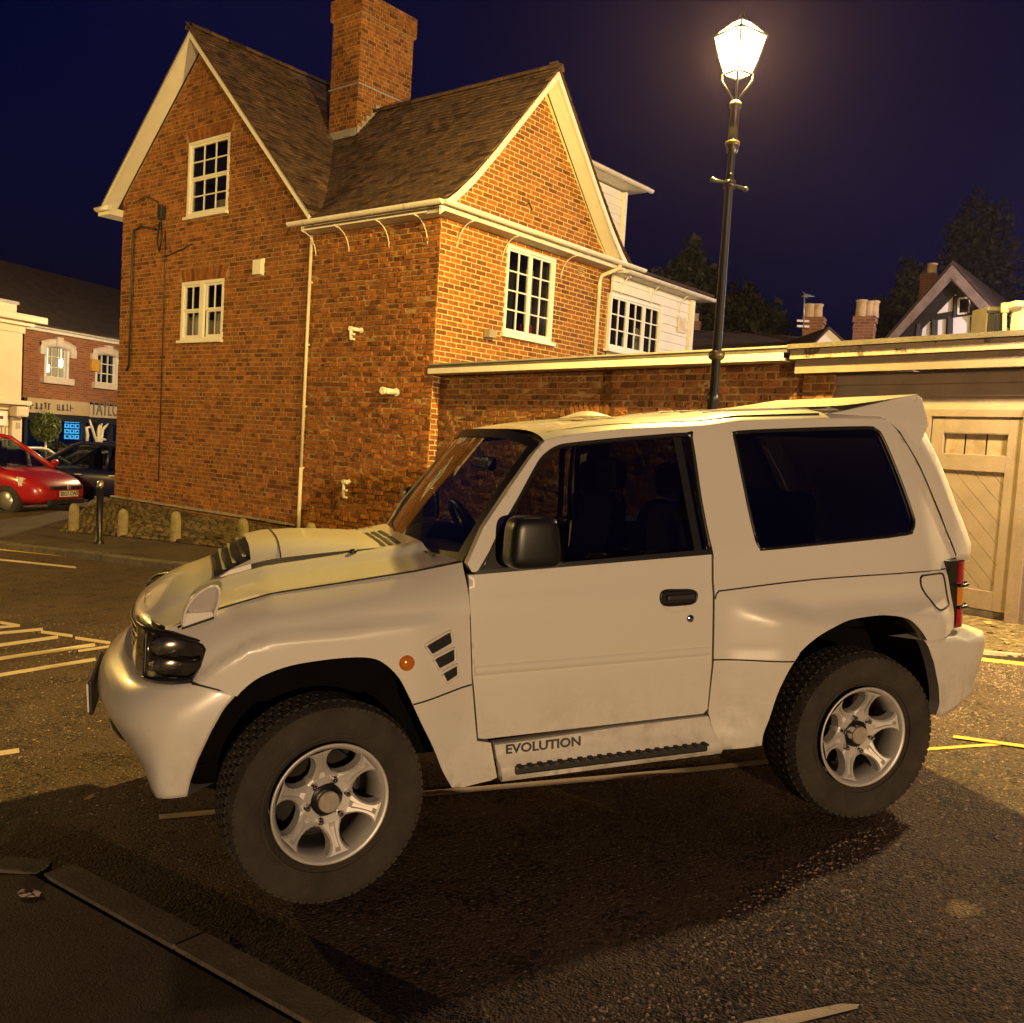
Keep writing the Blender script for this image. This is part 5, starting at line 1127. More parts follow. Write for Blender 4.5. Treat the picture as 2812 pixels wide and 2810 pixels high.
bl0, bl1 = onS(*e1_(410, 600))[0], onS(*e1_(740, 600))[0]; sbox('strip_light', bl0, bl1, zS0-.52, zS0-.38, 1.2, 1.3, M_BLUE); sbox('display_counter', bl0, bl0+(bl1-bl0)*.75, zG+.55, zG+1.3, 1.2, 1.4, emit('glowing_counter', (.06, .16, .8), .35))  # counter glows itself in place of blue light falling on it
c0_, c1_ = onS(*e1_(1075, 700), .0)[0], onS(*e1_(1322, 700))[0]; zc0, zc1 = onS(*e1_(1200, 925))[1], onS(*e1_(1200, 575))[1]
for i in range(3):
    for j in range(4): a, b = c0_+(c1_-c0_)*(i+.10)/3, c0_+(c1_-c0_)*(i+.9)/3; z0, z1 = zc0+(zc1-zc0)*(j+.10)/4, zc0+(zc1-zc0)*(j+.88)/4; sbox('window_card', a, b, z0, z1, .10, .12, M_CYAN)
rr = random.Random(6)
for i in range(3):
    for j in range(4): a = c0_+(c1_-c0_)*(i+.3)/3; z0 = zc0+(zc1-zc0)*(j+.35)/4; sbox('card_picture', a, a+(c1_-c0_)*rr.uniform(.08, .16), z0, z0+(zc1-zc0)*rr.uniform(.06, .11), .085, .098, M_SHOPF)

# cream rendered building at the edge
CO = at_y(40, 800, 26.0); CO[2] = 0
cre = empty('cream_building', CO); cre.rotation_euler = shop.rotation_euler; tag(cre, 'cream rendered shop with a projecting cornice and moulded shopfront across the street', 'shop')
def onC(u, v, off=0): p = on_plane(u, v, CO+SN*off, SN); return ((p-CO) @ SU, p[2])
cr_ = onC(*e2(355, 1200))[0]; XX = cr_-9
zz = lambda q: onC(*q)[1]
zc = [zz(e2(200, 300)), zz(e2(200, 440)), zz(e2(200, 480)), zz(e2(200, 590)), zz(e2(200, 770))]
M_CREAM2 = pm('cream_trim', (.66, .55, .40), .7, var=.05, bump=.08)
def cbx(name, x0, x1, z0, z1, y0, y1, mat=M_RENDER, bevel=0): return sbox(name, x0, x1, z0, z1, y0, y1, mat, cre, bevel)
cbx('wall', XX, cr_, -1, zc[3], 0, 7); cbx('parapet', XX, cr_+.02, zc[1], zc[0], .25, .6, M_CREAM2); cbx('coping', XX, cr_+.06, zc[0], zc[0]+.08, .2, .7, M_LEAD)
cbx('cornice', XX, cr_+.42, zc[3]-.0, zc[2], -.45, .8, M_CREAM2, .03); cbx('frieze', XX, cr_+.04, zc[4], zc[3]-.004, -.05, .2, M_RENDER); cbx('cornice_bed', XX, cr_+.2, zc[3]-.10, zc[3]-.006, -.2, .3, M_CREAM2)
l0, l1 = zz(e1_(150, 280)), zz(e1_(150, 355)); cbx('shop_cornice', XX, cr_+.10, l1, l0, -.28, .05, M_CREAM2, .02); cbx('shop_frieze', XX, cr_-.02, zz(e1_(150, 440)), l1-.003, -.10, .02, M_RENDER)
px0, px1 = onC(*e1_(130, 700))[0], onC(*e1_(300, 700))[0]; cbx('pilaster', px0, px1-.02, -1, zz(e1_(200, 560)), -.14, .02, M_CREAM2, .015); cbx('corbel', px0-.05, px1+.02, zz(e1_(200, 550)), zz(e1_(200, 380)), -.34, .02, M_CREAM2, .06)
for k in range(3): cbx('flute', px0-.16-.12*k, px0-.09-.12*k, -1, zz(e1_(60, 720)), -.10, .02, M_CREAM2)
cbx('notice_board', px0-1.2, px0-.12, zz(e1_(40, 700)), zz(e1_(40, 460)), -.13, -.002, M_CREAM2); cbx('notice_panel', px0-1.1, px0-.20, zz(e1_(40, 690)), zz(e1_(40, 475)), -.14, -.131, M_WHITE); cbx('notice_print', px0-.50, px0-.30, zz(e1_(10, 590)), zz(e1_(10, 540)), -.145, -.141, pm('maroon_print', (.14, .02, .04), .6))
cbx('street_number_panel', px0+.12, px1-.10, zz(e1_(200, 740)), zz(e1_(200, 640)), -.15, -.141, pm('stone_panel', (.38, .31, .24), .7))

# planting before the shop
tp = on_plane(*e1_(740, 720), SO+SN*2.2, SN); bt = gz(tp[0], tp[1]); top_t = empty('topiary_tree', (tp[0], tp[1], bt)); tag(top_t, 'round clipped topiary tree on a pale stem before the blue lit shop', 'tree')
m = MB(); m.tube([(0, 0, 0), (.02, 0, .6), (0, 0, tp[2]-bt-.1)], [.04, .035, .03], 7); m.build('trunk', M_PIPE, top_t)
rg2 = np.random.default_rng(4); n = 1500; d = rg2.normal(size=(n, 3)); d /= np.linalg.norm(d, axis=1)[:, None]; P = d*rg2.uniform(.75, 1.03, n)[:, None]*.40+np.array([0, 0, tp[2]-bt]); a = rg2.normal(size=(n, 3))*.035; b = rg2.normal(size=(n, 3))*.025
V = np.stack([P-a, P+b, P+a, P-b], 1).reshape(-1, 3); me = bpy.data.meshes.new('crown'); me.from_pydata(V.tolist(), [], (np.arange(n)[:, None]*4+np.arange(4)).tolist()); link_mesh('crown', me, pm('topiary_leaf', (.09, .12, .03), .6, var=.3, island=.4), top_t)
h0, h1 = on_plane(*e1_(840, 1000), SO+SN*1.6, SN), on_plane(*e1_(1900, 1060), SO+SN*1.6, SN)
hz0 = gz(h0[0], h0[1]); n = 5000; f = rg2.uniform(0, 1, n)[:, None]; hh = (h0[2]+h1[2])/2-hz0; P = h0+(h1-h0)*f; P[:, 2] = hz0+rg2.uniform(.05, 1, n)**.6*(hh+.06*np.sin(f[:, 0]*23)); P[:, :2] += rg2.uniform(-.3, .3, (n, 1))*SN[:2]; a = rg2.normal(size=(n, 3))*.05; b = rg2.normal(size=(n, 3))*.035
V = np.stack([P-a, P+b, P+a, P-b], 1).reshape(-1, 3); me = bpy.data.meshes.new('hedge'); me.from_pydata(V.tolist(), [], (np.arange(n)[:, None]*4+np.arange(4)).tolist()); o = link_mesh('hedge', me, M_LEAF); tag(o, 'low dark clipped hedge in front of the shop windows', 'hedge')
dt = empty('bare_shrub'); base_ = on_plane(*e1_(1570, 1010), SO+SN*1.0, SN); dt.location = base_; tag(dt, 'leafless pale branching shrub in front of the lettered shop', 'shrub')
for (x0, y0, pts) in ((1390, 980, [(1390, 730), (1480, 720)]), (1550, 1000, [(1520, 870), (1440, 600)]), (1570, 1000, [(1590, 830), (1640, 660)]), (1580, 1000, [(1650, 760), (1740, 665)]), (1560, 990, [(1580, 800), (1600, 680)]), (1570, 1000, [(1640, 910), (1710, 930)])):
    m = MB(); q = [on_plane(*e1_(x, y), SO+SN*1.0, SN)-base_ for x, y in [(x0, y0)]+pts]; m.tube([q[0], (q[0]+q[1])/2+np.array([.02, .03, 0]), q[1], (q[1]+q[2])/2, q[2]], [.06, .055, .05, .045, .02], 7); m.build('branch', M_PIPE, dt)

# ------------------------------------------------------------------ parked cars across the street
M_TYRE = pm('tyre_rubber', (.028, .025, .022), .85, var=.25, scale=14, bump=.3, bscale=120); M_ALLOY = pm('alloy', (.50, .48, .46), .35, metal=.75, var=.08)
M_CGLASS = glass('car_glass', (.75, .85, .85), .55)
def paint(name, col, rough=.28): return pm(name, col, rough, var=.05, scale=2, coat=.7, spec=.5)
def hatchback(label, loc, heading, col, L=3.85, Wd=1.68, Hh=1.52, plate=None, hood=.82, wind=.62, lampc=(.8, .78, .72)):
    """x forward from the middle, y left, z up"""
    t = empty('parked_car', loc); t.rotation_euler = (0, 0, heading); tag(t, label, 'car', 'cars parked across the street')
    pt = paint('paint_%d' % (len(MATS)), col); w = Wd/2; f, r = L/2, -L/2; belt = .92
    xs_ = [r, r+.06, r+.25, r+.7, 0, f-1.15, f-.75, f-.35, f-.12, f]
    zt_ = [.62, .86, .92, .94, .93, .92, hood+.06, hood-.04, hood-.16, .50]
    zb_ = [.42, .30, .24, .2, .2, .2, .2, .22, .26, .36]; ww = [.62, .80, .92, .98, 1, .99, .97, .92, .80, .55]
    P = []
    for x, zt1, zb1, k in zip(xs_, zt_, zb_, ww):
        W2 = w*k; hgt = zt1-zb1; ring = [(0, zb1), (W2*.8, zb1), (W2*.96, zb1+hgt*.15), (W2, zb1+hgt*.45), (W2*.985, zb1+hgt*.75), (W2*.92, zt1-.015), (W2*.7, zt1+.015), (0, zt1+.035)]
        ring = ring + [(-y, z) for y, z in ring[-2:0:-1]]; P.append([(x, y, z) for y, z in ring]+[(x, ring[0][0], ring[0][1])])
    m = MB(); m.grid(P); m.add(P[0][:-1], [tuple(range(len(P[0])-1))]); m.add(P[-1][:-1], [tuple(range(len(P[-1])-1))]); bd = m.build('body', pt, t)
    md = bd.modifiers.new('s', 'SUBSURF'); md.levels = 1; md.render_levels = 1
    gx0, gx1, gx2, gx3 = r+.10, r+.42, f-1.85, f-.98           # rear base, rear roof, front roof, windscreen base
    roof = Hh; wb, wr = w*.93, w*.70
    def tri(nm, pts, mat): q = MB(); q.add(pts, [tuple(range(len(pts)))]); return q.build(nm, mat, t, recalc=False)
    tri('windscreen', [(gx3, -wb*.94, belt), (gx3, wb*.94, belt), (gx2, wr*.95, roof-.06), (gx2, -wr*.95, roof-.06)], M_CGLASS)
    tri('rear_window', [(gx0, -wb*.9, belt+.03), (gx0, wb*.9, belt+.03), (gx1, wr*.93, roof-.09), (gx1, -wr*.93, roof-.09)], M_CGLASS)
    for s in (-1, 1):
        mid = (gx0+gx3)/2-.1
        tri('side_window', [(gx3-.10, s*wb, belt+.02), (mid+.05, s*wb, belt+.02), (mid+.05, s*wr*1.02, roof-.1), (gx2-.02, s*wr*1.02, roof-.1)], M_CGLASS); tri('side_window', [(mid-.05, s*wb, belt+.02), (gx0+.38, s*wb, belt+.05), (gx1+.16, s*wr*1.02, roof-.12), (mid-.05, s*wr*1.02, roof-.1)], M_CGLASS)
        q = MB(); q.tube([(gx3+.05, s*wb*.96, belt-.02), (gx2, s*wr, roof-.05), (gx2-.2, s*wr, roof-.02), (gx1, s*wr, roof-.05), (gx0, s*wb*.93, belt)], [.05, .045, .045, .05, .07], 8); q.tube([(mid, s*wb, belt), (mid, s*wr, roof-.05)], .045, 8); q.build('pillar', pt, t)
        q = MB(); q.sphere((gx3-.05, s*(wb+.12), belt+.09), .09, 10, 6, (.7, 1.2, .8)); q.build('wing_mirror', pt, t)
        q = MB(); q.box((mid-.18, s*(w+.005), .80), (.17, .03, .03)); q.box((mid+.62, s*(w*.995), .79), (.17, .03, .03)); q.build('door_handle', M_ALLOY, t, bevel=.008)
        q = MB(); q.grid([[(f-.17-.30*k**1.5-.05*j, s*(w*.50+w*.43*k), hood-.26+.035*k+.13*j+.05*k*j) for j in np.linspace(0, 1, 5)] for k in np.linspace(0, 1, 9)]); q.grid([[(f-.17-.30*k**1.5-.05*j+.02, s*(w*.50+w*.43*k)*1.01, hood-.25+.035*k+.11*j+.05*k*j) for j in np.linspace(0, 1, 5)] for k in np.linspace(.03, .97, 9)]); q.build('headlamp', pm('headlamp_lens', (.62, .58, .52), .12, var=.5, scale=28, coat=1.0), t)
        q = MB(); q.box((r+.13, s*w*.80, .78), (.22, .16, .30)); q.build('rear_lamp', pm('red_lens', (.30, .01, .01), .15, coat=.6), t, bevel=.04)
        for x in (f-.74, r+.62):
            wh = empty('wheel', (x, s*(w-.10), .30), t)
            q = MB(); q.lathe([(.19, -.09), (.27, -.10), (.30, -.08), (.30, .08), (.27, .10), (.19, .09)], n=24, axis='y'); q.build('tyre', M_TYRE, wh)
            q = MB(); q.lathe([(.19, -.07), (.18, .07), (.0, .05)], n=20, axis='y') if s > 0 else q.lathe([(.19, .07), (.18, -.07), (.0, -.05)], n=20, axis='y'); q.build('rim', M_ALLOY, wh)
    P = [[(x, y, roof-(.05 if abs(y) > wr*.9 else .0)-(.05 if i in (0, 4) else .01 if i in (1, 3) else 0)) for y in np.linspace(-wr, wr, 7)] for i, x in enumerate(np.linspace(gx1-.02, gx2+.02, 5))]
    m = MB(); m.grid(P); m.build('roof', pt, t)
    m = MB(); m.box((f-.02, 0, hood-.24), (.08, .85, .07)); m.build('grille', M_DARK, t, bevel=.02); m = MB(); m.box((f-.03, 0, .30), (.08, 1.0, .10)); m.build('air_intake', M_DARK, t, bevel=.02)
    m = MB(); m.box((f+.03, 0, hood-.235), (.02, .10, .08)); m.build('badge', M_ALLOY, t, bevel=.02)
    m = MB(); m.box((-.2, 0, .60), (2.2, 1.2, .5)); m.build('cabin_floor', M_DARK, t)
    for s in (-1, 1):
        q = MB(); q.box((-.05, s*.36, 1.0), (.14, .44, .55)); q.box((-.08, s*.36, 1.30), (.10, .24, .18)); q.build('seat', M_DARK, t, bevel=.04)
    if plate:
        m = MB(); m.box((f+.035, 0, .46), (.016, .52, .115)); m.build('number_plate', pm('plate_white', (.75, .72, .62), .4), t); text_obj('plate_text', plate, .115, M_BLACK, t, (f+.046, 0, .425), rot=(rad(90), 0, rad(90)), sx=.92, ext=.001, align='CENTER', bold=.002)
    return t
def car_at(u, v, dist_y): p = at_y(u, v, dist_y); return (p[0], p[1], gz(p[0], p[1]))
p = car_at(34, 960, 18.6); hd = math.atan2(-.224, .974)
RC = hatchback('red hatchback with a white front plate parked behind the black post', (p[0]-.95, p[1]+.52, p[2]), hd, (.36, .012, .016), plate='BX57 CWE')
p = car_at(190, 930, 22.2); hatchback('dark blue hatchback half hidden by the brick house corner', p, rad(176), (.012, .018, .06), L=4.2, Wd=1.76)
p = car_at(98, 910, 26.0); hatchback('pale hatchback seen from behind between the red car and the hedge', (p[0]-.6, p[1], p[2]), rad(62), (.62, .58, .50))
p = car_at(158, 910, 27.0); hatchback('pale small car beyond the roof of the blue hatchback', (p[0], p[1]+.6, p[2]), rad(170), (.60, .58, .55), Hh=1.46)
# ------------------------------------------------------------------ white off-road car
YAW = .33055; SLOPE = .06528
CF = -np.array([math.cos(YAW), math.sin(YAW), SLOPE]); CF /= np.linalg.norm(CF)
CLEFT = np.cross(ZU, CF); CLEFT /= np.linalg.norm(CLEFT); CUP = np.cross(CF, CLEFT)
CORG = np.array([-.90064, 4.31399, .0008])
suv = empty('off_road_car'); suv.matrix_world = Matrix(((CF[0], CLEFT[0], CUP[0], CORG[0]), (CF[1], CLEFT[1], CUP[1], CORG[1]), (CF[2], CLEFT[2], CUP[2], CORG[2]), (0, 0, 0, 1)))
tag(suv, 'white three door off-road car with flared arches, bonnet scoop and rear roof spoiler', 'car')

def car_paint():
    m = bpy.data.materials.new('white_car_paint'); m.use_nodes = True; N = m.node_tree.nodes; L = m.node_tree.links; b = N['Principled BSDF']
    b.inputs['Coat Weight'].default_value = .55; b.inputs['Coat Roughness'].default_value = .06; b.inputs['Roughness'].default_value = .38
    tcn = N.new('ShaderNodeTexCoord'); no = N.new('ShaderNodeTexNoise'); no.inputs['Scale'].default_value = 5; no.inputs['Detail'].default_value = 8; no.inputs['Roughness'].default_value = .72; L.new(tcn.outputs['Object'], no.inputs[0])
    n2 = N.new('ShaderNodeTexNoise'); n2.inputs['Scale'].default_value = 45; n2.inputs['Detail'].default_value = 4; L.new(tcn.outputs['Object'], n2.inputs[0])
    sx = N.new('ShaderNodeSeparateXYZ'); L.new(tcn.outputs['Object'], sx.inputs[0])
    mr = N.new('ShaderNodeMapRange'); mr.inputs[1].default_value = .80; mr.inputs[2].default_value = .40; L.new(sx.outputs[2], mr.inputs[0])   # road dirt thrown on the sills
    mu = N.new('ShaderNodeMath'); mu.operation = 'MULTIPLY'; L.new(mr.outputs[0], mu.inputs[0]); r0 = N.new('ShaderNodeValToRGB'); r0.color_ramp.elements[0].position = .45; r0.color_ramp.elements[1].position = .75; L.new(no.outputs[0], r0.inputs[0]); L.new(r0.outputs[0], mu.inputs[1])
    m2 = N.new('ShaderNodeMath'); m2.operation = 'MULTIPLY'; m2.inputs[1].default_value = .85; L.new(mu.outputs[0], m2.inputs[0])
    c0 = N.new('ShaderNodeMixRGB'); L.new(m2.outputs[0], c0.inputs[0]); c0.inputs[1].default_value = (.70, .67, .61, 1); c0.inputs[2].default_value = (.24, .19, .13, 1)
    r2 = N.new('ShaderNodeValToRGB'); L.new(n2.outputs[0], r2.inputs[0]); r2.color_ramp.elements[0].position = .66; r2.color_ramp.elements[1].position = .80; r2.color_ramp.elements[0].color = (1, 1, 1, 1); r2.color_ramp.elements[1].color = (.72, .68, .62, 1)
    c1 = N.new('ShaderNodeMixRGB'); c1.blend_type = 'MULTIPLY'; L.new(mr.outputs[0], c1.inputs[0]); L.new(c0.outputs[0], c1.inputs[1]); L.new(r2.outputs[0], c1.inputs[2])
    L.new(c1.outputs[0], b.inputs['Base Color'])
    rg_ = N.new('ShaderNodeMath'); rg_.operation = 'ADD'; rg_.inputs[1].default_value = .32; L.new(m2.outputs[0], rg_.inputs[0]); L.new(rg_.outputs[0], b.inputs['Roughness'])
    return m
M_CAR = car_paint()
M_CLEAR = glass('windscreen_glass', (.92, .97, .95), .82); M_TINT = glass('door_glass', (.62, .64, .62), .46); M_PRIV = glass('privacy_glass', (.10, .10, .11), .5)
M_TRIM = pm('trim_black', (.010, .010, .010), .35); M_RUBBER = pm('seal_rubber', (.008, .008, .008), .7)
M_CHROME = pm('chrome', (.6, .6, .6), .12, metal=1.0, var=.03); M_REFL = pm('reflector', (.45, .43, .40), .18, metal=.9, var=.1, scale=12)
M_AMBER = pm('amber_lens', (.55, .16, .01), .12, coat=.8, var=.15, scale=30); M_REDL = pm('red_tail_lens', (.42, .008, .02), .12, coat=.8, var=.15, scale=30); M_AMB2 = pm('orange_tail_lens', (.72, .26, .01), .12, coat=.8, var=.15, scale=30)
M_LENS = glass('lamp_lens', (.95, .93, .88), .85); M_SMOKE = pm('dark_lamp_housing', (.05, .047, .043), .25, var=.3, scale=9, coat=.5)
M_ALLOYC = pm('wheel_alloy', (.62, .60, .57), .45, metal=.45, var=.1, scale=8, rvar=.08)
M_ARCH = pm('wheel_arch_black', (.004, .004, .004), 1.0, spec=.05, var=.2)
M_TYREC = pm('dusty_tyre', (.040, .033, .025), .9, var=.3, scale=7, bump=.25, bscale=90)
M_SEAT = pm('seat_cloth', (.022, .022, .026), .9, var=.2, bump=.2, bscale=200)
M_DOTS = pm('speaker_mesh', (.035, .035, .035), .5)

_yt = [(.30, .800), (.38, .838), (.53, .850), (.79, .857), (.805, .850), (.85, .853), (1.0, .852), (1.09, .849), (1.115, .838), (1.25, .816), (1.50, .748), (1.76, .672), (1.84, .640)]
def sm(a, b, x): t = np.clip((np.asarray(x, float)-a)/(b-a), 0, 1); return t*t*(3-2*t)
def yb(z): return np.interp(z, [p[0] for p in _yt], [p[1] for p in _yt])
def tab(T): T = sorted(T); X = [p[0] for p in T]; Z = [p[1] for p in T]; return lambda x: np.interp(x, X, Z)
zc_f = tab([(.52, .86), (.445, .898), (.366, .962), (.258, 1.021), (.186, 1.039), (0, 1.048), (-.229, 1.060), (-.62, 1.070)])
zh = tab([(-.60, 1.256), (-.39, 1.223), (-.104, 1.192), (.161, 1.165), (.357, 1.118), (.475, 1.070), (.56, 1.03), (.64, .985), (.72, .92)])
def y_fend(x, z):
    x, z = np.asarray(x, float), np.asarray(z, float); zc = zc_f(x); top = zh(x)
    fl = sm(-.62, -.34, x); low = sm(.62, .42, z)*sm(-.70, -.45, x)
    below = .857 + .070*np.maximum(fl, low*.75) - .030*sm(.30, .60, x)
    t = np.clip((z-zc)/np.maximum(top-zc, .02), 0, 1)
    above = .872 + .012*fl - .145*t**1.7 - .02*sm(.3, .55, x)
    k = sm(-.022, .006, z-zc)
    return below*(1-k)+above*k
zc_r = tab([(-1.60, 1.10), (-1.95, 1.045), (-2.16, .995), (-2.41, 1.008), (-2.70, 1.003), (-3.1, .98)])
def y_side(x, z):
    x, z = np.asarray(x, float), np.asarray(z, float); base = yb(z)
    fl = sm(-1.69, -2.02, x)*(1-.8*sm(-2.80, -2.98, x)); k = sm(.015, -.10, z-zc_r(x))
    lo = sm(.60, .42, z)*sm(-1.55, -1.85, x)
    rear = sm(-2.55, -3.15, x)*.085*sm(.9, 1.3, z) + sm(-2.85, -3.1, x)*.05
    kick = .0
    return base + .080*np.maximum(fl*k, lo*.7) - rear
def y_door(x, z): return yb(z)
def mesh_panel(name, outer, yf, mat, step=.03, holes=(), flange=.022, parent=suv, far=True, axis='y'):
    """a body panel: 2D outline (x,z) lifted onto y=yf(x,z), with a turned edge; a mirrored twin on the far side"""
    v, f = tri_region(outer, holes, step); y = np.asarray(yf(v[:, 0], v[:, 1]), float)
    res = []
    for s in ((1, -1) if far else (1,)):
        P = np.column_stack([v[:, 0], y*s, v[:, 1]]); fs = []
        for t in f:
            a, b, c = P[t[0]], P[t[1]], P[t[2]]; n_ = np.cross(b-a, c-a)[1]*s; fs.append(tuple(int(q) for q in (t if n_ > 0 else (t[0], t[2], t[1]))))
        m = MB(); m.add(P, fs, True)
        if flange:
            for lp in [outer]+list(holes):
                Lp = np.array(densify(lp, step)); n = len(Lp); yy = np.asarray(yf(Lp[:, 0], Lp[:, 1]), float)
                m.add([(p[0], q*s, p[1]) for p, q in zip(Lp, yy)]+[(p[0], (q-flange)*s, p[1]) for p, q in zip(Lp, yy)], [(i, (i+1) % n, (i+1) % n+n, i+n) for i in range(n)], False)
        res.append(m.build(name, mat, parent, recalc=False))
    return res
def smooth_poly(P, n=6):
    """Catmull-Rom through an open list of points"""
    P = [np.array(p, float) for p in P]; out = []
    for i in range(len(P)-1):
        p0, p1, p2, p3 = P[max(0, i-1)], P[i], P[i+1], P[min(len(P)-1, i+2)]
        for k in range(n):
            t = k/n; out.append(tuple(.5*((2*p1)+(-p0+p2)*t+(2*p0-5*p1+4*p2-p3)*t*t+(-p0+3*p1-3*p2+p3)*t**3)))
    out.append(tuple(P[-1])); return out
archF = smooth_poly([(.300, .836), (.258, .872), (.205, .900), (.116, .925), (.005, .936), (-.10, .938), (-.175, .930), (-.225, .906), (-.279, .849), (-.318, .773), (-.365, .664), (-.413, .561), (-.453, .458), (-.490, .386)], 4)
# front wing
wing = [(-.583, 1.245), (-.39, 1.223), (-.104, 1.192), (.161, 1.165), (.357, 1.118), (.475, 1.070), (.545, 1.046), (.515, 1.034), (.45, 1.018), (.414, 1.006), (.404, .990), (.425, .93), (.455, .885)] + [(.305, .829)] + archF[1:] + [(-.54, .376), (-.66, .376), (-.690, .384), (-.664, .53), (-.606, .545), (-.585, .80), (-.577, 1.09), (-.579, 1.21)]
mesh_panel('front_wing', wing, y_fend, M_CAR, .022, flange=.05)
# door
door_o = [(-.586, 1.205), (-.584, 1.09), (-.592, .80), (-.614, .552), (-.640, .546), (-1.630, .552), (-1.648, .57), (-1.664, .80), (-1.664, 1.10), (-1.674, 1.238)]
mesh_panel('door', door_o, y_door, M_CAR, .035, flange=.03)
# sill with step board
def y_sill(x, z): return .884 + .040*sm(.478, .446, np.asarray(z)) - .035*sm(.41, .372, np.asarray(z)) - .012*sm(.53, .546, np.asarray(z))
mesh_panel('sill', [(-.672, .528), (-.697, .378), (-1.693, .383), (-1.640, .545), (-1.2, .541)], y_sill, M_CAR, .03, flange=.06)
for s in (1, -1):
    m = MB(); m.box((-1.172, s*.925, .432), (.86, .03, .034)); o = m.build('step_board', M_BLACKP, suv, bevel=.008)
    m = MB()
    for k in range(20): m.box((-.76-k*.0435, s*.935, .4505), (.020, .05, .006))
    m.build('step_tread', M_RUBBER, suv)
# body side: A pillar, roof rail, B pillar, rear quarter in one pressing
winD = [(-1.676, 1.236), (-1.655, 1.45), (-1.647, 1.735), (-1.628, 1.752), (-1.327, 1.734), (-1.075, 1.712), (-1.01, 1.700), (-.965, 1.676), (-.92, 1.635), (-.815, 1.485), (-.725, 1.360), (-.640, 1.215)]
archR = smooth_poly([(-1.895, .395), (-1.900, .446), (-1.917, .507), (-1.96, .654), (-2.033, .781), (-2.138, .866), (-2.284, .923), (-2.42, .938), (-2.53, .936), (-2.63, .915), (-2.70, .860), (-2.752, .795)], 4)
zrail = tab([(-.93, 1.722), (-1.05, 1.747), (-1.20, 1.764), (-1.346, 1.776), (-1.717, 1.788), (-1.80, 1.797), (-1.90, 1.810), (-2.4, 1.824), (-2.75, 1.822)])
rail = [(x, float(zrail(x))) for x in np.linspace(-.96, -2.70, 26)]
rear_edge = smooth_poly([(-2.70, 1.823), (-2.765, 1.785), (-2.893, 1.598), (-3.020, 1.358), (-3.072, 1.215), (-3.085, 1.150)], 4)
qwin = smooth_poly([(-1.905, 1.285), (-1.885, 1.45), (-1.866, 1.70), (-1.864, 1.742), (-1.885, 1.760), (-2.2, 1.772), (-2.58, 1.780), (-2.635, 1.770), (-2.672, 1.735), (-2.735, 1.56), (-2.790, 1.375), (-2.792, 1.330), (-2.768, 1.297), (-2.72, 1.283), (-2.3, 1.264), (-1.95, 1.250), (-1.920, 1.255), (-1.905, 1.285)], 3)[:-1]
side = [(-.583, 1.248), (-.66, 1.385), (-.80, 1.555), (-.90, 1.672), (-.945, 1.716)] + rail[0:] + rear_edge[1:] + [(-2.985, 1.145), (-2.970, 1.10), (-2.975, .83), (-2.94, .812), (-2.760, .806)] + archR[::-1][1:] + [(-1.70, .388), (-1.652, .552), (-1.674, .80), (-1.674, 1.10), (-1.684, 1.236)] + winD[1:-1] + [(-.640, 1.215), (-.60, 1.216)]
mesh_panel('body_side', side, y_side, M_CAR, .026, holes=[qwin], flange=.05)
# seams: waist step line ahead of the rear arch, fuel flap
def seam(pts, name='panel_seam', w=.0035, yf=y_side, mat=M_RUBBER, both=True):
    for s in ((1, -1) if both else (1,)):
        m = MB(); m.tube([(x, (float(yf(x, z))+.0005)*s, z) for x, z in pts], w, 6); m.build(name, mat, suv)
seam(smooth_poly([(-1.676, 1.05), (-1.69, 1.078), (-1.75, 1.086), (-2.243, 1.108), (-2.965, 1.108)], 8)); seam([(x, .786-.02*(x+1.67)/-.4) for x in np.linspace(-1.672, -2.04, 8)])
seam([(x, .829+(.455-x)*0) for x in (.0, .0)][:0] or [(x, np.interp(x, [-.575, -.32], [.775, .735])) for x in np.linspace(-.585, -.335, 7)], yf=y_fend)
seam(smooth_poly([(-2.772, 1.075), (-2.785, 1.090), (-2.82, 1.093), (-2.90, 1.094), (-2.930, 1.082), (-2.936, 1.02), (-2.936, .962), (-2.925, .946), (-2.85, .938), (-2.822, .946), (-2.808, .986), (-2.776, 1.04), (-2.772, 1.075)], 4), 'fuel_flap', .005, both=False)
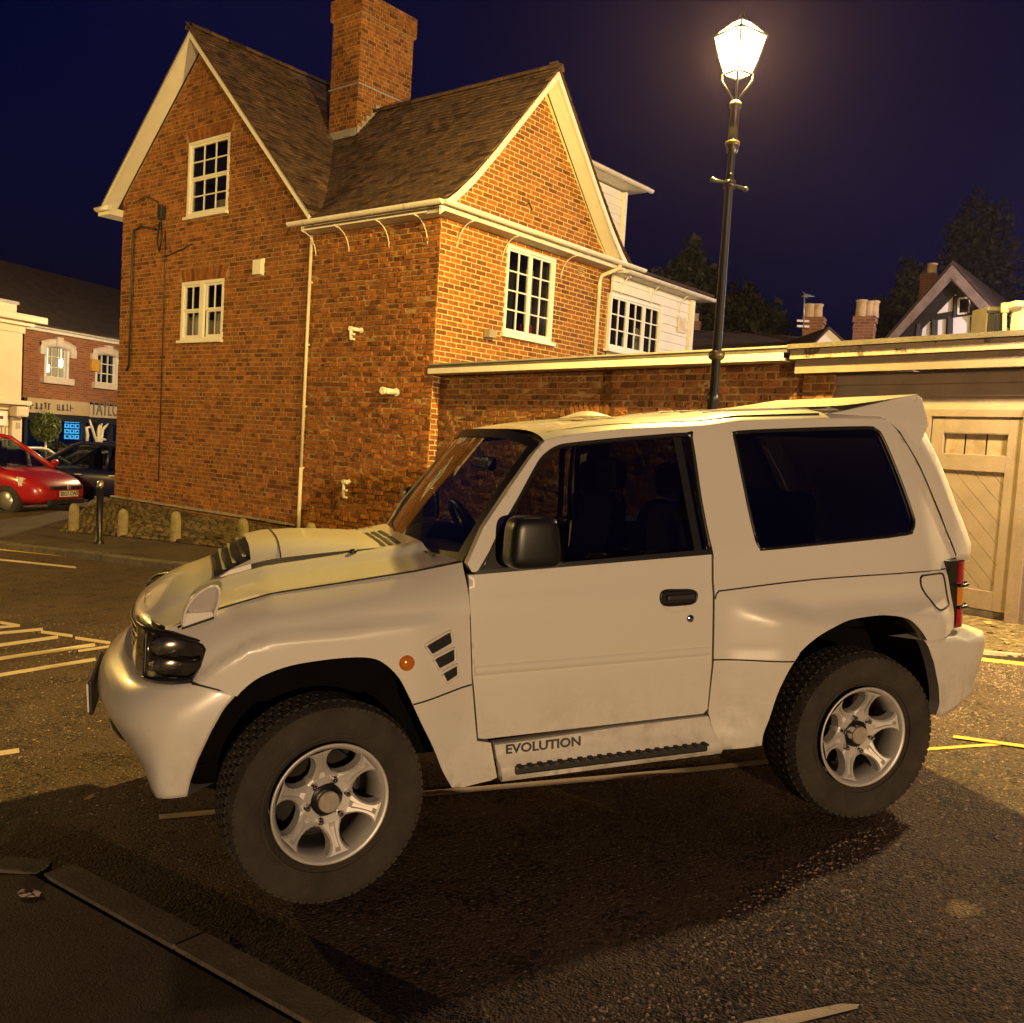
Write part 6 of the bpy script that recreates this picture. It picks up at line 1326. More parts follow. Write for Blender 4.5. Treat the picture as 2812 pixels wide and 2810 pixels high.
# door details
for s in (1, -1):
    m = MB(); m.add([(x, s*(float(yb(z))+.004), z) for x, z in ((-.60, 1.205), (-1.676, 1.240), (-1.672, 1.262), (-.70, 1.226), (-.625, 1.222))], [(0, 1, 2, 3, 4)]); m.build('belt_seal', M_TRIM, suv, recalc=False)
    yh = float(yb(1.07)); hp_ = smooth_poly([(-1.415, 1.070), (-1.420, 1.090), (-1.445, 1.099), (-1.50, 1.097), (-1.555, 1.094), (-1.580, 1.083), (-1.584, 1.066), (-1.575, 1.046), (-1.55, 1.038), (-1.50, 1.037), (-1.445, 1.038), (-1.422, 1.048), (-1.415, 1.070)], 3)[:-1]
    m = MB(); n_ = len(hp_); m.add([(x, s*(float(yb(z_))+.004), z_) for x, z_ in hp_], [tuple(range(n_))]); m.tube([(x, s*(float(yb(z_))+.004), z_) for x, z_ in hp_+hp_[:1]], .006, 6); hnd = m.build('door_handle', M_TRIM, suv, recalc=False)
    m = MB(); P = [[(-1.50+.075*u*(1-.35*k), s*(float(yb(1.0))+.001+.004*math.sin(math.pi*k)), 1.036-.035*k*(1-.3*u*u)) for k in np.linspace(0, 1, 5)] for u in np.linspace(-1, 1, 9)]; m.grid(P); m.build('handle_scoop', M_CAR, suv, recalc=False)
    m = MB(); m.box((-1.505, s*(yh+.014), 1.068), (.13, .014, .024)); m.build('handle_grip', M_BLACKP, hnd, bevel=.006)
    m = MB(); m.lathe([(.017, -.002), (.017, .006), (.012, .010), (.0, .010)] if s > 0 else [(.017, .002), (.017, -.006), (.012, -.010), (.0, -.010)], (-1.555, s*float(yb(.974)), .974), 14, 'y'); m.build('door_lock', M_CHROME, suv)
    m = MB(); m.grid([[(x, s*(float(yb(z))+d), z) for (z, d) in ((.845, .000), (.838, .007), (.812, .008), (.805, .0))] for x in np.linspace(-.60, -1.655, 20)]); m.build('door_moulding', M_CAR, suv, recalc=False)
# side glass
def glass_panel(name, poly, mat, off=-.012, step=.08, frame=None):
    for s in (1, -1):
        v, f = tri_region(poly, (), step); P = np.column_stack([v[:, 0], s*(y_side(v[:, 0], v[:, 1])+off), v[:, 1]]); m = MB(); m.add(P, [tuple(int(q) for q in t) for t in f], True); o = m.build(name, mat, suv, recalc=False)
winG = [(-1.600, 1.250), (-1.562, 1.745), (-1.327, 1.734), (-1.075, 1.712), (-1.01, 1.700), (-.965, 1.676), (-.92, 1.635), (-.815, 1.485), (-.725, 1.360), (-.70, 1.32), (-.765, 1.24)]
glass_panel('door_window', winG, M_TINT)
glass_panel('door_quarter_light', [(-1.668, 1.250), (-1.640, 1.735), (-1.595, 1.745), (-1.632, 1.250)], M_TINT); glass_panel('rear_quarter_window', [(x, z) for x, z in qwin], M_PRIV, -.008)
for s in (1, -1):
    m = MB(); m.grid([[(x, s*(float(y_side(x, z))-.006), z) for x in (xa, xb)] for xa, xb, z in ((-1.598, -1.634, 1.245), (-1.560, -1.597, 1.748))]); m.build('window_divider', M_TRIM, suv, recalc=False)
    m = MB(); fr_ = [(x, z) for x, z in winD]
    m.tube([(x, s*(float(y_side(x, z))-.010), z) for x, z in smooth_poly(fr_, 3)], .013, 6); m.build('window_seal', M_TRIM, suv)
    m = MB(); m.tube([(x, s*(float(y_side(x, z))-.004), z) for x, z in qwin+[qwin[0]]], .009, 6); m.build('window_seal', M_TRIM, suv)
    m = MB(); m.add([(x, s*(float(y_side(x, z))+.003), z) for x, z in ((-.625, 1.222), (-.78, 1.232), (-.775, 1.42), (-.735, 1.375))], [(0, 1, 2, 3)]); m.build('mirror_base', M_TRIM, suv, recalc=False)
    # door mirror
    m = MB(); mp_ = [[(-.805-.105*cx, s*(.965+.10*cy*1.0), 1.345+.105*cz) for (cx, cy, cz) in ()]]
    mr_ = empty('door_mirror', (-.80, s*.965, 1.345), suv); m = MB(); se = lambda c: math.copysign(abs(c)**.42, c)
    m.grid([[(.103*se(math.cos(b_))*(1-.10*(se(math.sin(b_)*math.sin(a_)))), .075*se(math.sin(b_)*math.cos(a_)), .103*se(math.sin(b_)*math.sin(a_))) for b_ in np.linspace(0, math.pi, 17)] for a_ in np.linspace(0, 2*math.pi, 28, endpoint=False)], True, True); o = m.build('mirror_housing', M_TRIM, mr_)
    m = MB(); m.add([(-.104, -.062, -.085), (-.104, .066, -.085), (-.104, .066, .085), (-.104, -.062, .085)], [(0, 1, 2, 3)]); m.build('mirror_glass', M_CHROME, mr_, recalc=False)
    m = MB(); m.tube([(.03, -s*.07, -.06), (.06, -s*.14, -.07)], .035, 8); m.build('mirror_arm', M_TRIM, mr_)

# roof
def z_roof(x, y): e = zrail(x); yr = .655; q = np.clip(np.abs(y)/yr, 0, 1); return e + .052*(1-q**4)**.75 - .0*q
P = []
for x in np.linspace(-.955, -2.735, 40):
    yr = float(y_side(x, float(zrail(x)))); row = []
    for k in np.linspace(-1, 1, 41):
        th_ = k*math.pi/2; yy = yr*math.copysign(abs(math.sin(th_))**.62, k) if abs(k) < 1 else yr*k; q = min(1, abs(yy)/yr); row.append((x, yy, float(zrail(x)) + (.050 if x > -2.6 else .050-.01*((-2.6-x)/.135))*(1-q**5)**.8 - .028*sm(-1.10, -.95, x)*(1-q**2)*0))
    P.append(row)
m = MB(); m.grid(P); m.build('roof', M_CAR, suv)
# sunroof deflector, roof ribs and small roof parts
m = MB(); m.grid([[(-1.46-.30*i/10, -.32-.16*j/4, float(z_roof(-1.46, -.3))+.002+.040*math.sin(math.pi*i/10)*math.sin(math.pi*(j+.6)/5)) for j in range(5)] for i in range(11)]); m.build('sunroof_deflector', M_CAR, suv)
m = MB(); m.grid([[(-2.62-.26*i/8, -.14+.28*j/8, float(z_roof(-2.6, 0))-.006+.036*math.sin(math.pi*i/8)**.8*math.sin(math.pi*j/8)**.5) for j in range(9)] for i in range(9)]); m.build('roof_antenna_base', M_CAR, suv)
for y_ in (-.42, -.21, 0, .21, .42):
    m = MB(); m.tube([(x, y_, float(z_roof(x, y_))-.003) for x in np.linspace(-1.85, -2.60, 8)], .010, 6); m.build('roof_rib', M_CAR, suv)
for s in (1, -1):
    m = MB(); m.tube([(x, s*.60, float(z_roof(x, .60))+.001) for x in np.linspace(-1.0, -2.36, 16)], .006, 5); m.build('roof_gutter', M_TRIM, suv)
m = MB()
for k in range(3): x = -1.22-.075*k; m.add([(x, .12, float(z_roof(x, .1))+.004), (x-.045, .12, float(z_roof(x, .1))+.006), (x-.045, .42, float(z_roof(x, .4))+.008), (x, .42, float(z_roof(x, .4))+.006)], [(0, 1, 2, 3)])
m.build('roof_marking', pm('grey_vinyl', (.10, .10, .10), .4), suv, recalc=False)

# windscreen with pillars' black borders
def wsp(u, t):
    """u -1..1 across, t 0 bottom .. 1 top"""
    xb, zb_ = -.500-.080*u*u, 1.222+.030*u*u; xt, zt_ = -.880-.060*u*u, 1.762-.050*u**4; yb_, yt_ = .735*u, .645*u
    return np.array([xb+(xt-xb)*t, yb_+(yt_-yb_)*t, zb_+(zt_-zb_)*t + .018*math.sin(math.pi*t)])
m = MB(); m.grid([[wsp(u, t) for t in np.linspace(.0, .985, 14)] for u in np.linspace(-.955, .955, 24)]); m.build('windscreen', M_CLEAR, suv, recalc=False)
for s in (1, -1):
    m = MB(); m.grid([[wsp(s*u, t)+np.array([.003, 0, .003]) for t in np.linspace(-.02, 1.01, 14)] for u in (.93, .96, 1.0, 1.03)]); m.build('windscreen_surround', M_TRIM, suv, recalc=False)
m = MB(); m.grid([[wsp(u, t)+np.array([.003, 0, .004]) for t in (.945, .97, 1.0, 1.02)] for u in np.linspace(-1, 1, 24)]); m.build('windscreen_surround', M_TRIM, suv, recalc=False)
m = MB(); m.grid([[wsp(u, t)+np.array([.003, 0, .003]) for t in (-.03, 0, .05)] for u in np.linspace(-1, 1, 24)]); m.build('windscreen_surround', M_TRIM, suv, recalc=False)
# scuttle and wipers
m = MB(); m.grid([[(x, .72*u, 1.205+.022*u*u+(.012 if k == 1 else 0)) for k, x in enumerate((-.395-.075*u*u, -.45-.08*u*u, -.52-.08*u*u))] for u in np.linspace(-1, 1, 20)]); m.build('scuttle', M_BLACKP, suv, recalc=False)
for (a, b) in (((-.47, .10, 1.235), (-.50, .62, 1.262)), ((-.45, -.45, 1.235), (-.48, .06, 1.250))):
    m = MB(); m.bar(a, b, .012, .016); p = np.array(a); m.tube([p+np.array([.05, -.05, -.02]), p+np.array([.01, .0, .012]), (np.array(a)+np.array(b))/2+np.array([.0, 0, .014])], .007, 6); m.build('wiper', M_TRIM, suv)

# bonnet
def z_hood(x, y):
    x, y = np.asarray(x, float), np.asarray(y, float); e = zh(x); q = np.clip(np.abs(y)/.742, 0, 1)
    cen = .030*sm(.50, .40, np.abs(y)) ; front = sm(.66, .45, x)
    return e - .006 + .040*(1-q**2.2) + cen*(.35+.65*front) + .036*sm(.38, .60, x)*(1-q**1.5)
hood_o = [(-.575, .725), (-.36, .742), (.0, .744), (.36, .738), (.478, .728), (.545, .66), (.60, .50), (.632, .25), (.642, 0)]
hood_o = hood_o + [(x, -y) for x, y in hood_o[::-1][1:]] + [(-.50, -.45), (-.46, 0), (-.50, .45)]
v, f = tri_region(hood_o, (), .026); z = z_hood(v[:, 0], v[:, 1]); P = np.column_stack([v, z]); fs = []
for t in f:
    a, b, c = v[t[0]], v[t[1]], v[t[2]]; fs.append(tuple(int(q) for q in (t if (b[0]-a[0])*(c[1]-a[1])-(b[1]-a[1])*(c[0]-a[0]) > 0 else (t[0], t[2], t[1]))))
m = MB(); m.add(P, fs, True); Lp = np.array(densify(hood_o, .026)); n = len(Lp); zz_ = z_hood(Lp[:, 0], Lp[:, 1]); m.add([(p[0], p[1], q) for p, q in zip(Lp, zz_)]+[(p[0]-(.01 if p[0] > .5 else 0), p[1]*.995, q-.03) for p, q in zip(Lp, zz_)], [(i, (i+1) % n, (i+1) % n+n, i+n) for i in range(n)])
m.build('bonnet', M_CAR, suv, recalc=False)
# nose: bonnet front rolls down to the grille
m = MB(); P = []
for u in np.linspace(-1, 1, 25):
    y = .60*u; xt = .642-.10*(abs(u)**2.6)*1.0; zt_ = float(z_hood(min(xt, .64), y)); P.append([(xt, y, zt_-.003), (xt+.030, y, zt_-.020), (xt+.046, y, zt_-.050), (xt+.046, y, zt_-.075), (xt+.025, y, zt_-.090)])
m.grid(P); m.build('bonnet_nose', M_CAR, suv)
# scoop
def scz(x, y): return float(z_hood(x, y))
sc_ = empty('bonnet_scoop', (0, 0, 0), suv)
def SCP(x, u, h): y = .375*u; return np.array([x, y, scz(x, y)+h])
SH = .076
P = [[SCP(x, u, h*(.25+.75*(1-abs(u)**6))) for u in np.linspace(-1, 1, 25)] for x, h in ((.215, SH), (.13, SH*1.0), (.0, SH*.86), (-.12, SH*.62), (-.24, SH*.32), (-.33, .002), (-.35, -.012))]
m = MB(); m.grid(P); m.build('scoop_cover', M_CAR, sc_)
for s in (-1, 1):
    m = MB(); m.grid([[SCP(.375, s*k, -.004), SCP(.30, s*k, .016), SCP(.215, s*k, SH*(.25+.75*(1-abs(k)**6)))] for k in (1.0, .985, .95)]); m.grid([[SCP(.375, s*1.0, -.01), SCP(.30, s*1.0, .016), SCP(.215, s*1.0, SH*.25)], [SCP(.375, s*1.0, -.02), SCP(.30, s*1.0, -.02), SCP(.215, s*1.0, -.02)]]); m.build('scoop_cheek', M_CAR, sc_, recalc=False)
m = MB(); m.grid([[SCP(.36, u, .002), SCP(.20, u, max(.01, SH*(.25+.75*(1-abs(u)**6))-.014))] for u in np.linspace(-.95, .95, 15)]); m.build('scoop_throat', M_DARK, sc_, recalc=False)
for k in range(3):
    f_ = (k+1)/4; x = .36-.16*f_; h = .002+(SH-.016)*f_; m = MB(); m.bar(SCP(x, -.90, h+.004), SCP(x, .90, h+.004), .016, .004, up=(0, 0, 1)); m.build('scoop_slat', pm('slat_grey', (.25, .24, .22), .4), sc_)
m = MB(); m.tube([SCP(.095, u, SH*.97*(.25+.75*(1-abs(u)**6))+.001) for u in np.linspace(-1, 1, 25)], .003, 5); m.build('scoop_seam', M_RUBBER, sc_)
for (x, y) in ((-.14, -.50), (-.20, .40)):
    m = MB(); m.sphere((x, y, scz(x, y)+.006), .016, 8, 6, (1.2, .8, .7)); m.build('washer_nozzle', M_TRIM, suv)
for y0 in (-.56, -.10, .14):        # vents in the rear of the bonnet
    for k in range(3):
        x = -.33-.033*k; m = MB(); m.add([(x, y0, scz(x, y0)+.003), (x-.02, y0, scz(x-.02, y0)+.003), (x-.02, y0+.22, scz(x-.02, y0+.22)+.003), (x, y0+.22, scz(x, y0+.22)+.003)], [(0, 1, 2, 3)]); m.build('bonnet_vent', M_DARK, suv, recalc=False)
# side shut line of the bonnet
for s in (1, -1):
    m = MB(); m.tube([(x, s*.745, float(zh(x))-.004) for x in np.linspace(-.575, .50, 24)], .0045, 5); m.build('bonnet_gap', M_RUBBER, suv)

# headlamps: housing bowl, reflectors, lens
def hl(u, t):
    """u 0 inner front .. 1 rear side, t 0 bottom .. 1 top"""
    pl = [(.668, .46), (.655, .58), (.625, .68), (.565, .760), (.49, .806), (.404, .832)]; k = u*(len(pl)-1); i = min(len(pl)-2, int(k)); w = k-i
    a, b = np.array(pl[i]), np.array(pl[i+1]); p = a+(b-a)*w; zt_ = np.interp(u, [0, .4, .7, .95, 1], [1.045, 1.048, 1.036, 1.010, .992]); zb_ = np.interp(u, [0, .35, .45, .6, .85, 1], [.900, .868, .862, .872, .872, .915]); return np.array([p[0]-.02*(t-.3)*(1-u), p[1]-.018*(t-.2), zb_+(zt_-zb_)*t])
for s in (1, -1):
    S3 = np.array([1, s, 1]); hlm = empty('headlamp', (0, 0, 0), suv)
    m = MB(); m.grid([[(hl(u, t)-np.array([.045, .035, 0]))*S3 for t in np.linspace(0, 1, 9)] for u in np.linspace(0, 1, 22)]); m.build('housing', M_SMOKE, hlm, recalc=False)
    for (u, t, r_) in ((.62, .68, .070), (.62, .28, .062), (.30, .5, .075)):
        c_ = hl(u, t)-np.array([.030, .024, 0]); m = MB(); m.sphere(c_*S3, r_, 14, 8, (1.0, .35, .62) if u > .4 else (.35, 1.0, .8)); m.build('reflector', M_REFL, hlm)
    m = MB(); m.grid([[hl(u, t)*S3 for t in np.linspace(0, 1, 9)] for u in np.linspace(0, 1, 26)]); m.build('lens', M_LENS, hlm, recalc=False)
    m = MB(); m.tube([hl(u, 1)*S3 for u in np.linspace(0, 1, 20)]+[hl(1, t)*S3 for t in np.linspace(.9, .1, 6)]+[hl(u, 0)*S3 for u in np.linspace(1, .40, 16)], .010, 6); m.build('bezel', M_TRIM, hlm)
    m = MB(); m.tube([hl(.42, t)*S3 for t in np.linspace(0, 1, 8)], .006, 6); m.tube([hl(u, .46)*S3-np.array([.01, .01*s, 0]) for u in np.linspace(.48, .92, 8)], .009, 6); m.build('lens_divider', M_TRIM, hlm)
# grille
gr = empty('grille', (0, 0, 0), suv)
m = MB(); m.grid([[(.668-.05*u*u, .47*u, z) for z in (.86, .97, 1.04)] for u in np.linspace(-1, 1, 13)]); m.build('grille_backing', M_DARK, gr, recalc=False)
for k in range(4): m = MB(); m.tube([(.694-.05*u*u, .47*u, .890+.036*k) for u in np.linspace(-1, 1, 13)], .008, 6); m.build('grille_bar', M_TRIM, gr)
# front bumper
zin = tab([(.40, .26), (.46, .185), (.52, .115), (.60, .055), (.68, .015), (.72, .0), (.77, .006), (.82, .030), (.86, .075), (.89, .12)])
xarc = tab([(.45, .490), (.531, .472), (.609, .444), (.71, .396), (.79, .349), (.836, .303), (.90, .29)])
def plan(w):
    """0 at the wheel arch .. 1 centre: superellipse front corner"""
    pts = [(.30, .925), (.42, .925), (.52, .912), (.61, .868), (.685, .785), (.740, .66), (.785, .48), (.825, .25), (.840, 0)]
    k = w*(len(pts)-1); i = min(len(pts)-2, int(k)); q = k-i; P_ = [np.array(p) for p in pts]
    p0, p1, p2, p3 = P_[max(0, i-1)], P_[i], P_[i+1], (P_[i+2] if i+2 < len(P_) else P_[-1]*[1, 0]+np.array([0, -.25])); a = .5*((2*p1)+(-p0+p2)*q+(2*p0-5*p1+4*p2-p3)*q*q+(-p0+3*p1-3*p2+p3)*q**3)
    return a
def bump(w, t):
    p = plan(w); d = plan(min(1, w+.01))-plan(max(0, w-.01)); d = d/np.linalg.norm(d); nrm = np.array([-d[1], d[0]]); 
    if nrm[0]*1+nrm[1]*1 < 0: nrm = -nrm
    zb_ = np.interp(w, [0, .2, .45, 1], [.475, .470, .490, .505]); zt_ = np.interp(w, [0, .14, .30, .50, .62, .75, 1], [.838, .884, .872, .866, .868, .880, .885])
    z = zb_+(zt_-zb_)*t; i = float(zin(z))*(.12+.88*float(sm(0, .62, w))); x, y = p-nrm*i
    if w < .6:
        xa = float(xarc(z)); x = x+(xa-.30)*(1-float(sm(.30, .72, x)))
    return np.array([x, y, z])
Wn = list(np.linspace(0, 1, 46)); T_ = list(np.linspace(0, 1, 20))
P = [[bump(w, t) for t in T_] for w in Wn]; P = P+[[q*np.array([1, -1, 1]) for q in r_] for r_ in P[::-1][1:]]
m = MB(); m.grid(P); n = len(P)
m.grid([[q[0], q[0]+np.array([-.07, 0, .02])*1.0] for q in [[r_[0]] for r_ in P]], False) if False else None
for rim in (0, -1): m.add([P[rim*1 if rim == 0 else -1][j] for j in range(20)]+[P[0 if rim == 0 else -1][j]*np.array([1, .93, 1]) for j in range(20)], [(j, j+1, j+21, j+20) for j in range(19)])
m.grid([[r_[-1], r_[-1]*np.array([.90, .94, 1])] for r_ in P], False); m.grid([[r_[0], r_[0]*np.array([.80, .88, 1])] for r_ in P], False); m.build('front_bumper', M_CAR, suv)
seam([(x, np.interp(x, [.30, .46], [.833, .889])) for x in np.linspace(.305, .458, 6)], yf=lambda x, z: .921)
m = MB(); m.box((.850, 0, .69), (.016, .54, .14)); m.build('front_plate_holder', M_TRIM, suv, bevel=.006); m = MB(); m.box((.861, 0, .69), (.008, .52, .115)); m.build('number_plate', pm('plate_blank', (.70, .68, .62), .4), suv)
m = MB(); m.grid([[(.80-.10*u*u, .45*u, z) for z in (.54, .62)] for u in np.linspace(-1, 1, 9)]); m.build('lower_intake', M_DARK, suv, recalc=False)
m = MB(); m.lathe([(.028+.009*math.cos(a), .009*math.sin(a)) for a in np.linspace(0, 2*math.pi, 9)], (.60, .42, .435), 16, 'y'); m.bar((.60, .42, .46), (.56, .42, .52), .016); m.build('tow_hook', M_TRIM, suv)
m = MB(); m.grid([[(.70-.14*u*u, .70*u, .47), (.35, .70*u, .40), (.1, .62*u, .38)] for u in np.linspace(-1, 1, 7)]); m.build('underbody_shield', M_DARK, suv, recalc=False)
# side vents with mesh in the front wing
vents = [[(-.382, .962), (-.493, 1.005), (-.503, .953), (-.411, .919)], [(-.416, .906), (-.511, .935), (-.513, .881), (-.440, .859)], [(-.452, .844), (-.523, .867), (-.525, .822), (-.474, .801)]]
for s in (1, -1):
    for q in vents:
        ve = empty('wing_vent', (0, 0, 0), suv); c_ = np.mean(q, 0); poly = []
        for i in range(4):
            a, b, c2 = np.array(q[i-1]), np.array(q[i]), np.array(q[(i+1) % 4]); poly += [tuple(b+(a-b)*.16), tuple(b), tuple(b+(c2-b)*.16)]
        poly = [tuple(np.array(p)*.94+c_*.06 if i % 3 == 1 else p) for i, p in enumerate(poly)]
        m = MB(); m.add([(x, s*(float(y_fend(x, z))+.006), z) for x, z in poly], [tuple(range(len(poly)))]); m.build('vent_backing', M_DARK, ve, recalc=False)
        m = MB(); x0, x1 = min(p[0] for p in q), max(p[0] for p in q); z0, z1 = min(p[1] for p in q), max(p[1] for p in q); cq = ccw(q)
        for d in (1, -1):
            for k in range(-14, 15):
                cxx = c_[0]+k*.0095; ln = clip_convex([(cxx-.12, c_[1]-.12*d-.0007), (cxx+.12, c_[1]+.12*d-.0007), (cxx+.12, c_[1]+.12*d+.0007), (cxx-.12, c_[1]-.12*d+.0007)][::1 if d > 0 else 1], cq)
                if len(ln) >= 3: m.add([(x, s*(float(y_fend(x, z))+.0075), z) for x, z in ln], [tuple(range(len(ln)))])
        if m.v: m.build('vent_mesh', M_DOTS, ve, recalc=False)
        m = MB(); m.tube([(x, s*(float(y_fend(x, z))+.004), z) for x, z in poly+[poly[0]]], .006, 6); m.build('vent_rim', M_CAR, ve)
    m = MB(); m.lathe([(.030, -.004), (.030, .006), (.022, .014), (.0, .017)] if s > 0 else [(.030, .004), (.030, -.006), (.022, -.014), (.0, -.017)], (-.312, s*float(y_fend(-.312, .90)), .90), 20, 'y'); m.build('side_indicator', M_AMBER, suv)
    if s > 0:   # body coloured auxiliary mirror on the near wing
        fm = empty('wing_top_mirror', (0, 0, 0), suv)
        out = smooth_poly([(.481, 1.062), (.470, 1.120), (.440, 1.168), (.400, 1.197), (.368, 1.206), (.352, 1.188), (.355, 1.145), (.372, 1.098)], 4); cxm, czm = .425, 1.10
        P = []
        for a in np.linspace(0, 1, 9):
            k = math.cos(a*math.pi/2*.92); P.append([(cxm+(x-cxm)*k+.035*a, .772-.095*math.sin(a*math.pi/2), czm+(z_-czm)*(k if z_ > czm else 1)) for x, z_ in out])
        m = MB(); m.grid(P); o = m.build('mirror_shell', M_CAR, fm, recalc=False); md = o.modifiers.new('t', 'SOLIDIFY'); md.thickness = .004
        m = MB(); m.tube([(x, .773, z_) for x, z_ in out], .0055, 6); m.build('shell_rim', M_CAR, fm)
        m = MB(); m.add([(cxm+(x-cxm)*.80-.004, .735, czm+.015+(z_-czm)*.80) for x, z_ in out], [tuple(range(len(out)))]); m.build('mirror_face', pm('shell_inside', (.30, .26, .25), .3), fm, recalc=False)
        m = MB(); m.prism([(.483, .778, 1.060), (.375, .778, 1.092), (.376, .778, 1.112), (.468, .778, 1.112)], (0, -.075, 0)); m.build('mirror_foot', M_CAR, fm, bevel=.004)
        m = MB(); m.prism([(.486, .780, 1.052), (.373, .780, 1.085), (.373, .780, 1.091), (.484, .780, 1.059)], (0, -.075, 0)); m.build('foot_gasket', M_RUBBER, fm)
# lettering on the sill
t_ = text_obj('sill_lettering', 'EVOLUTION', .052, pm('dark_vinyl', (.05, .045, .045), .5), suv, (-.716, .8855, .488), rot=(rad(90), 0, rad(180)), sx=1.02, ext=.0006, bold=.0016)
bpy.context.view_layer.update(); _w0 = max(v_.co.x for v_ in t_.data.vertices); t_.scale = (.325/_w0, 1, 1)

# rear: tailgate, pillars, spoiler, lamps, bumper
def tg(u, z):
    """outer rear surface: u -1..1 across"""
    xe = float(np.interp(z, [.80, 1.145, 1.30, 1.573, 1.80, 1.84], [-3.14, -3.245, -3.225, -3.09, -2.965, -2.94])); hw = float(np.interp(z, [.8, 1.15, 1.84], [.80, .765, .645])); k = abs(u)
    return np.array([xe+.10*k**3.2*1.0, hw*u, z])
Zs = list(np.linspace(.80, 1.13, 5))+list(np.linspace(1.18, 1.82, 12))
m = MB(); m.grid([[tg(u, z) for z in Zs] for u in np.linspace(-.82, .82, 21)]); m.build('tailgate', M_CAR, suv, recalc=False)
m = MB(); m.grid([[tg(u, z)-np.array([.006, 0, 0]) for z in np.linspace(1.28, 1.70, 6)] for u in np.linspace(-.66, .66, 13)]); m.build('rear_window', M_PRIV, suv, recalc=False)
for s in (1, -1):
    P = []
    for z in list(np.linspace(1.127, 1.80, 18)):
        a = tg(.80*s, z); xe = float(np.interp(z, [1.127, 1.145, 1.215, 1.358, 1.598, 1.785, 1.82], [-3.06, -3.085, -3.075, -3.024, -2.895, -2.772, -2.70])); e = np.array([xe-.006, s*float(y_side(xe, z))+s*(.004), z]); mid = np.array([a[0]+.045, s*(abs(e[1])+.004) if False else s*float(y_side(xe, z))-s*.03, z])
        sil = np.array([float(np.interp(z, [1.127, 1.188, 1.305, 1.573, 1.797], [-3.20, -3.25, -3.22, -3.09, -2.972])), s*(abs(e[1])-.055), z]); P.append([e, (e+sil)/2+np.array([-.012, s*.012, 0]), sil, a])
    m = MB(); m.grid(P); m.add([p for p in P[0]]+[P[0][3]*np.array([.95, 1, 1])], [(0, 1, 2, 3, 4)]); m.build('rear_pillar_cover', M_CAR, suv)
    # roof spoiler end fin
    fin = [(-2.395, 1.846), (-2.55, 1.872), (-2.75, 1.910), (-2.90, 1.938), (-2.945, 1.940), (-2.966, 1.925), (-2.972, 1.85), (-2.972, 1.795), (-2.90, 1.68), (-2.765, 1.792), (-2.70, 1.832)]
    m = MB(); m.prism([(x, s*(.635-.05*max(0, (z-1.80))/.14-(0 if z > 1.75 else -.02)), z) for x, z in fin], (0, -s*.035, 0)); m.build('spoiler_fin', M_CAR, suv, bevel=.006)
m = MB(); m.grid([[(-2.42-.52*i/8, .60*u, float(z_roof(-2.42, 0))+.006+.062*(i/8)**1.3*(1 if True else 0)) for u in np.linspace(-1, 1, 9)] for i in range(9)]); m.grid([[(-2.94+.10*k, .60*u, 1.935-.10*k-.03*k) for u in np.linspace(-1, 1, 9)] for k in (0, 1, 1.6)]); m.build('roof_spoiler', M_CAR, suv)
for s in (1, -1):
    tl = empty('tail_lamp', (0, 0, 0), suv)
    m = MB(); m.prism([(-2.975, s*.800, .815), (-2.975, s*.800, 1.145), (-3.085, s*.775, 1.145), (-3.10, s*.765, .815)], (0, -s*.10, 0)); m.build('lamp_housing', M_TRIM, tl)
    for (z0, z1, mt, nm) in ((1.03, 1.138, M_REDL, 'red_lens'), (.925, 1.018, M_AMB2, 'orange_lens'), (.825, .912, M_REDL, 'red_lens')):
        m = MB(); m.grid([[(-3.045-.075*math.sin(a)-.012*(1-abs(k))*0, s*(.785-.055*(1-math.cos(a))), z0+(z1-z0)*(k+1)/2) for k in np.linspace(-1, 1, 4)] for a in np.linspace(0, 1.9, 9)]); m.build(nm, mt, tl)
    for z in (1.024, .918): m = MB(); m.tube([(-3.04-.095*math.sin(a), s*(.800-.06*(1-math.cos(a))), z) for a in np.linspace(0, 1.7, 8)], .009, 6); m.build('lamp_guard', M_TRIM, tl)
# rear bumper
def rb(w, t):
    pts = [(-2.765, .915), (-2.86, .905), (-2.98, .885), (-3.09, .865), (-3.18, .835), (-3.235, .775), (-3.262, .66), (-3.275, .4), (-3.28, 0)]; k = w*(len(pts)-1); i = min(len(pts)-2, int(k)); q = k-i; p = np.array(pts[i])*(1-q)+np.array(pts[i+1])*q
    zt_ = np.interp(w, [0, .25, .34, .6, 1], [.802, .800, .775, .790, .79]); zb_ = np.interp(w, [0, .12, .45, .62, 1], [.445, .425, .500, .560, .56]); z = zb_+(zt_-zb_)*t
    xa = float(np.interp(z, [.42, .449, .488, .576, .693, .80], [-2.80, -2.825, -2.843, -2.834, -2.80, -2.752])); x = p[0]
    if w < .3: x = xa+(p[0]+2.765)*((-3.09-xa)/(-3.09+2.765))if p[0] > -3.09 else p[0]
    ins = .05*(1-t)**2*(1 if w > .4 else w/.4) + .02*max(0, t-.92)/.08
    return np.array([x+ins*(1 if w > .45 else .2), p[1]-ins*(.5 if w < .6 else 0), z])
P = [[rb(w, t) for t in np.linspace(0, 1, 14)] for w in np.linspace(0, 1, 40)]; P = P+[[q*np.array([1, -1, 1]) for q in r_] for r_ in P[::-1][1:]]
m = MB(); m.grid(P); m.grid([[r_[-1], r_[-1]*np.array([.955, .90, 1])+np.array([0, 0, .012])] for r_ in P], False); m.grid([[r_[0], r_[0]*np.array([.97, .85, 1])] for r_ in P], False)
for k in (0, -1): m.add(P[k]+[q*np.array([1, .93, 1]) for q in P[k]], [(j, j+1, j+15, j+14) for j in range(13)])
m.build('rear_bumper', M_CAR, suv)

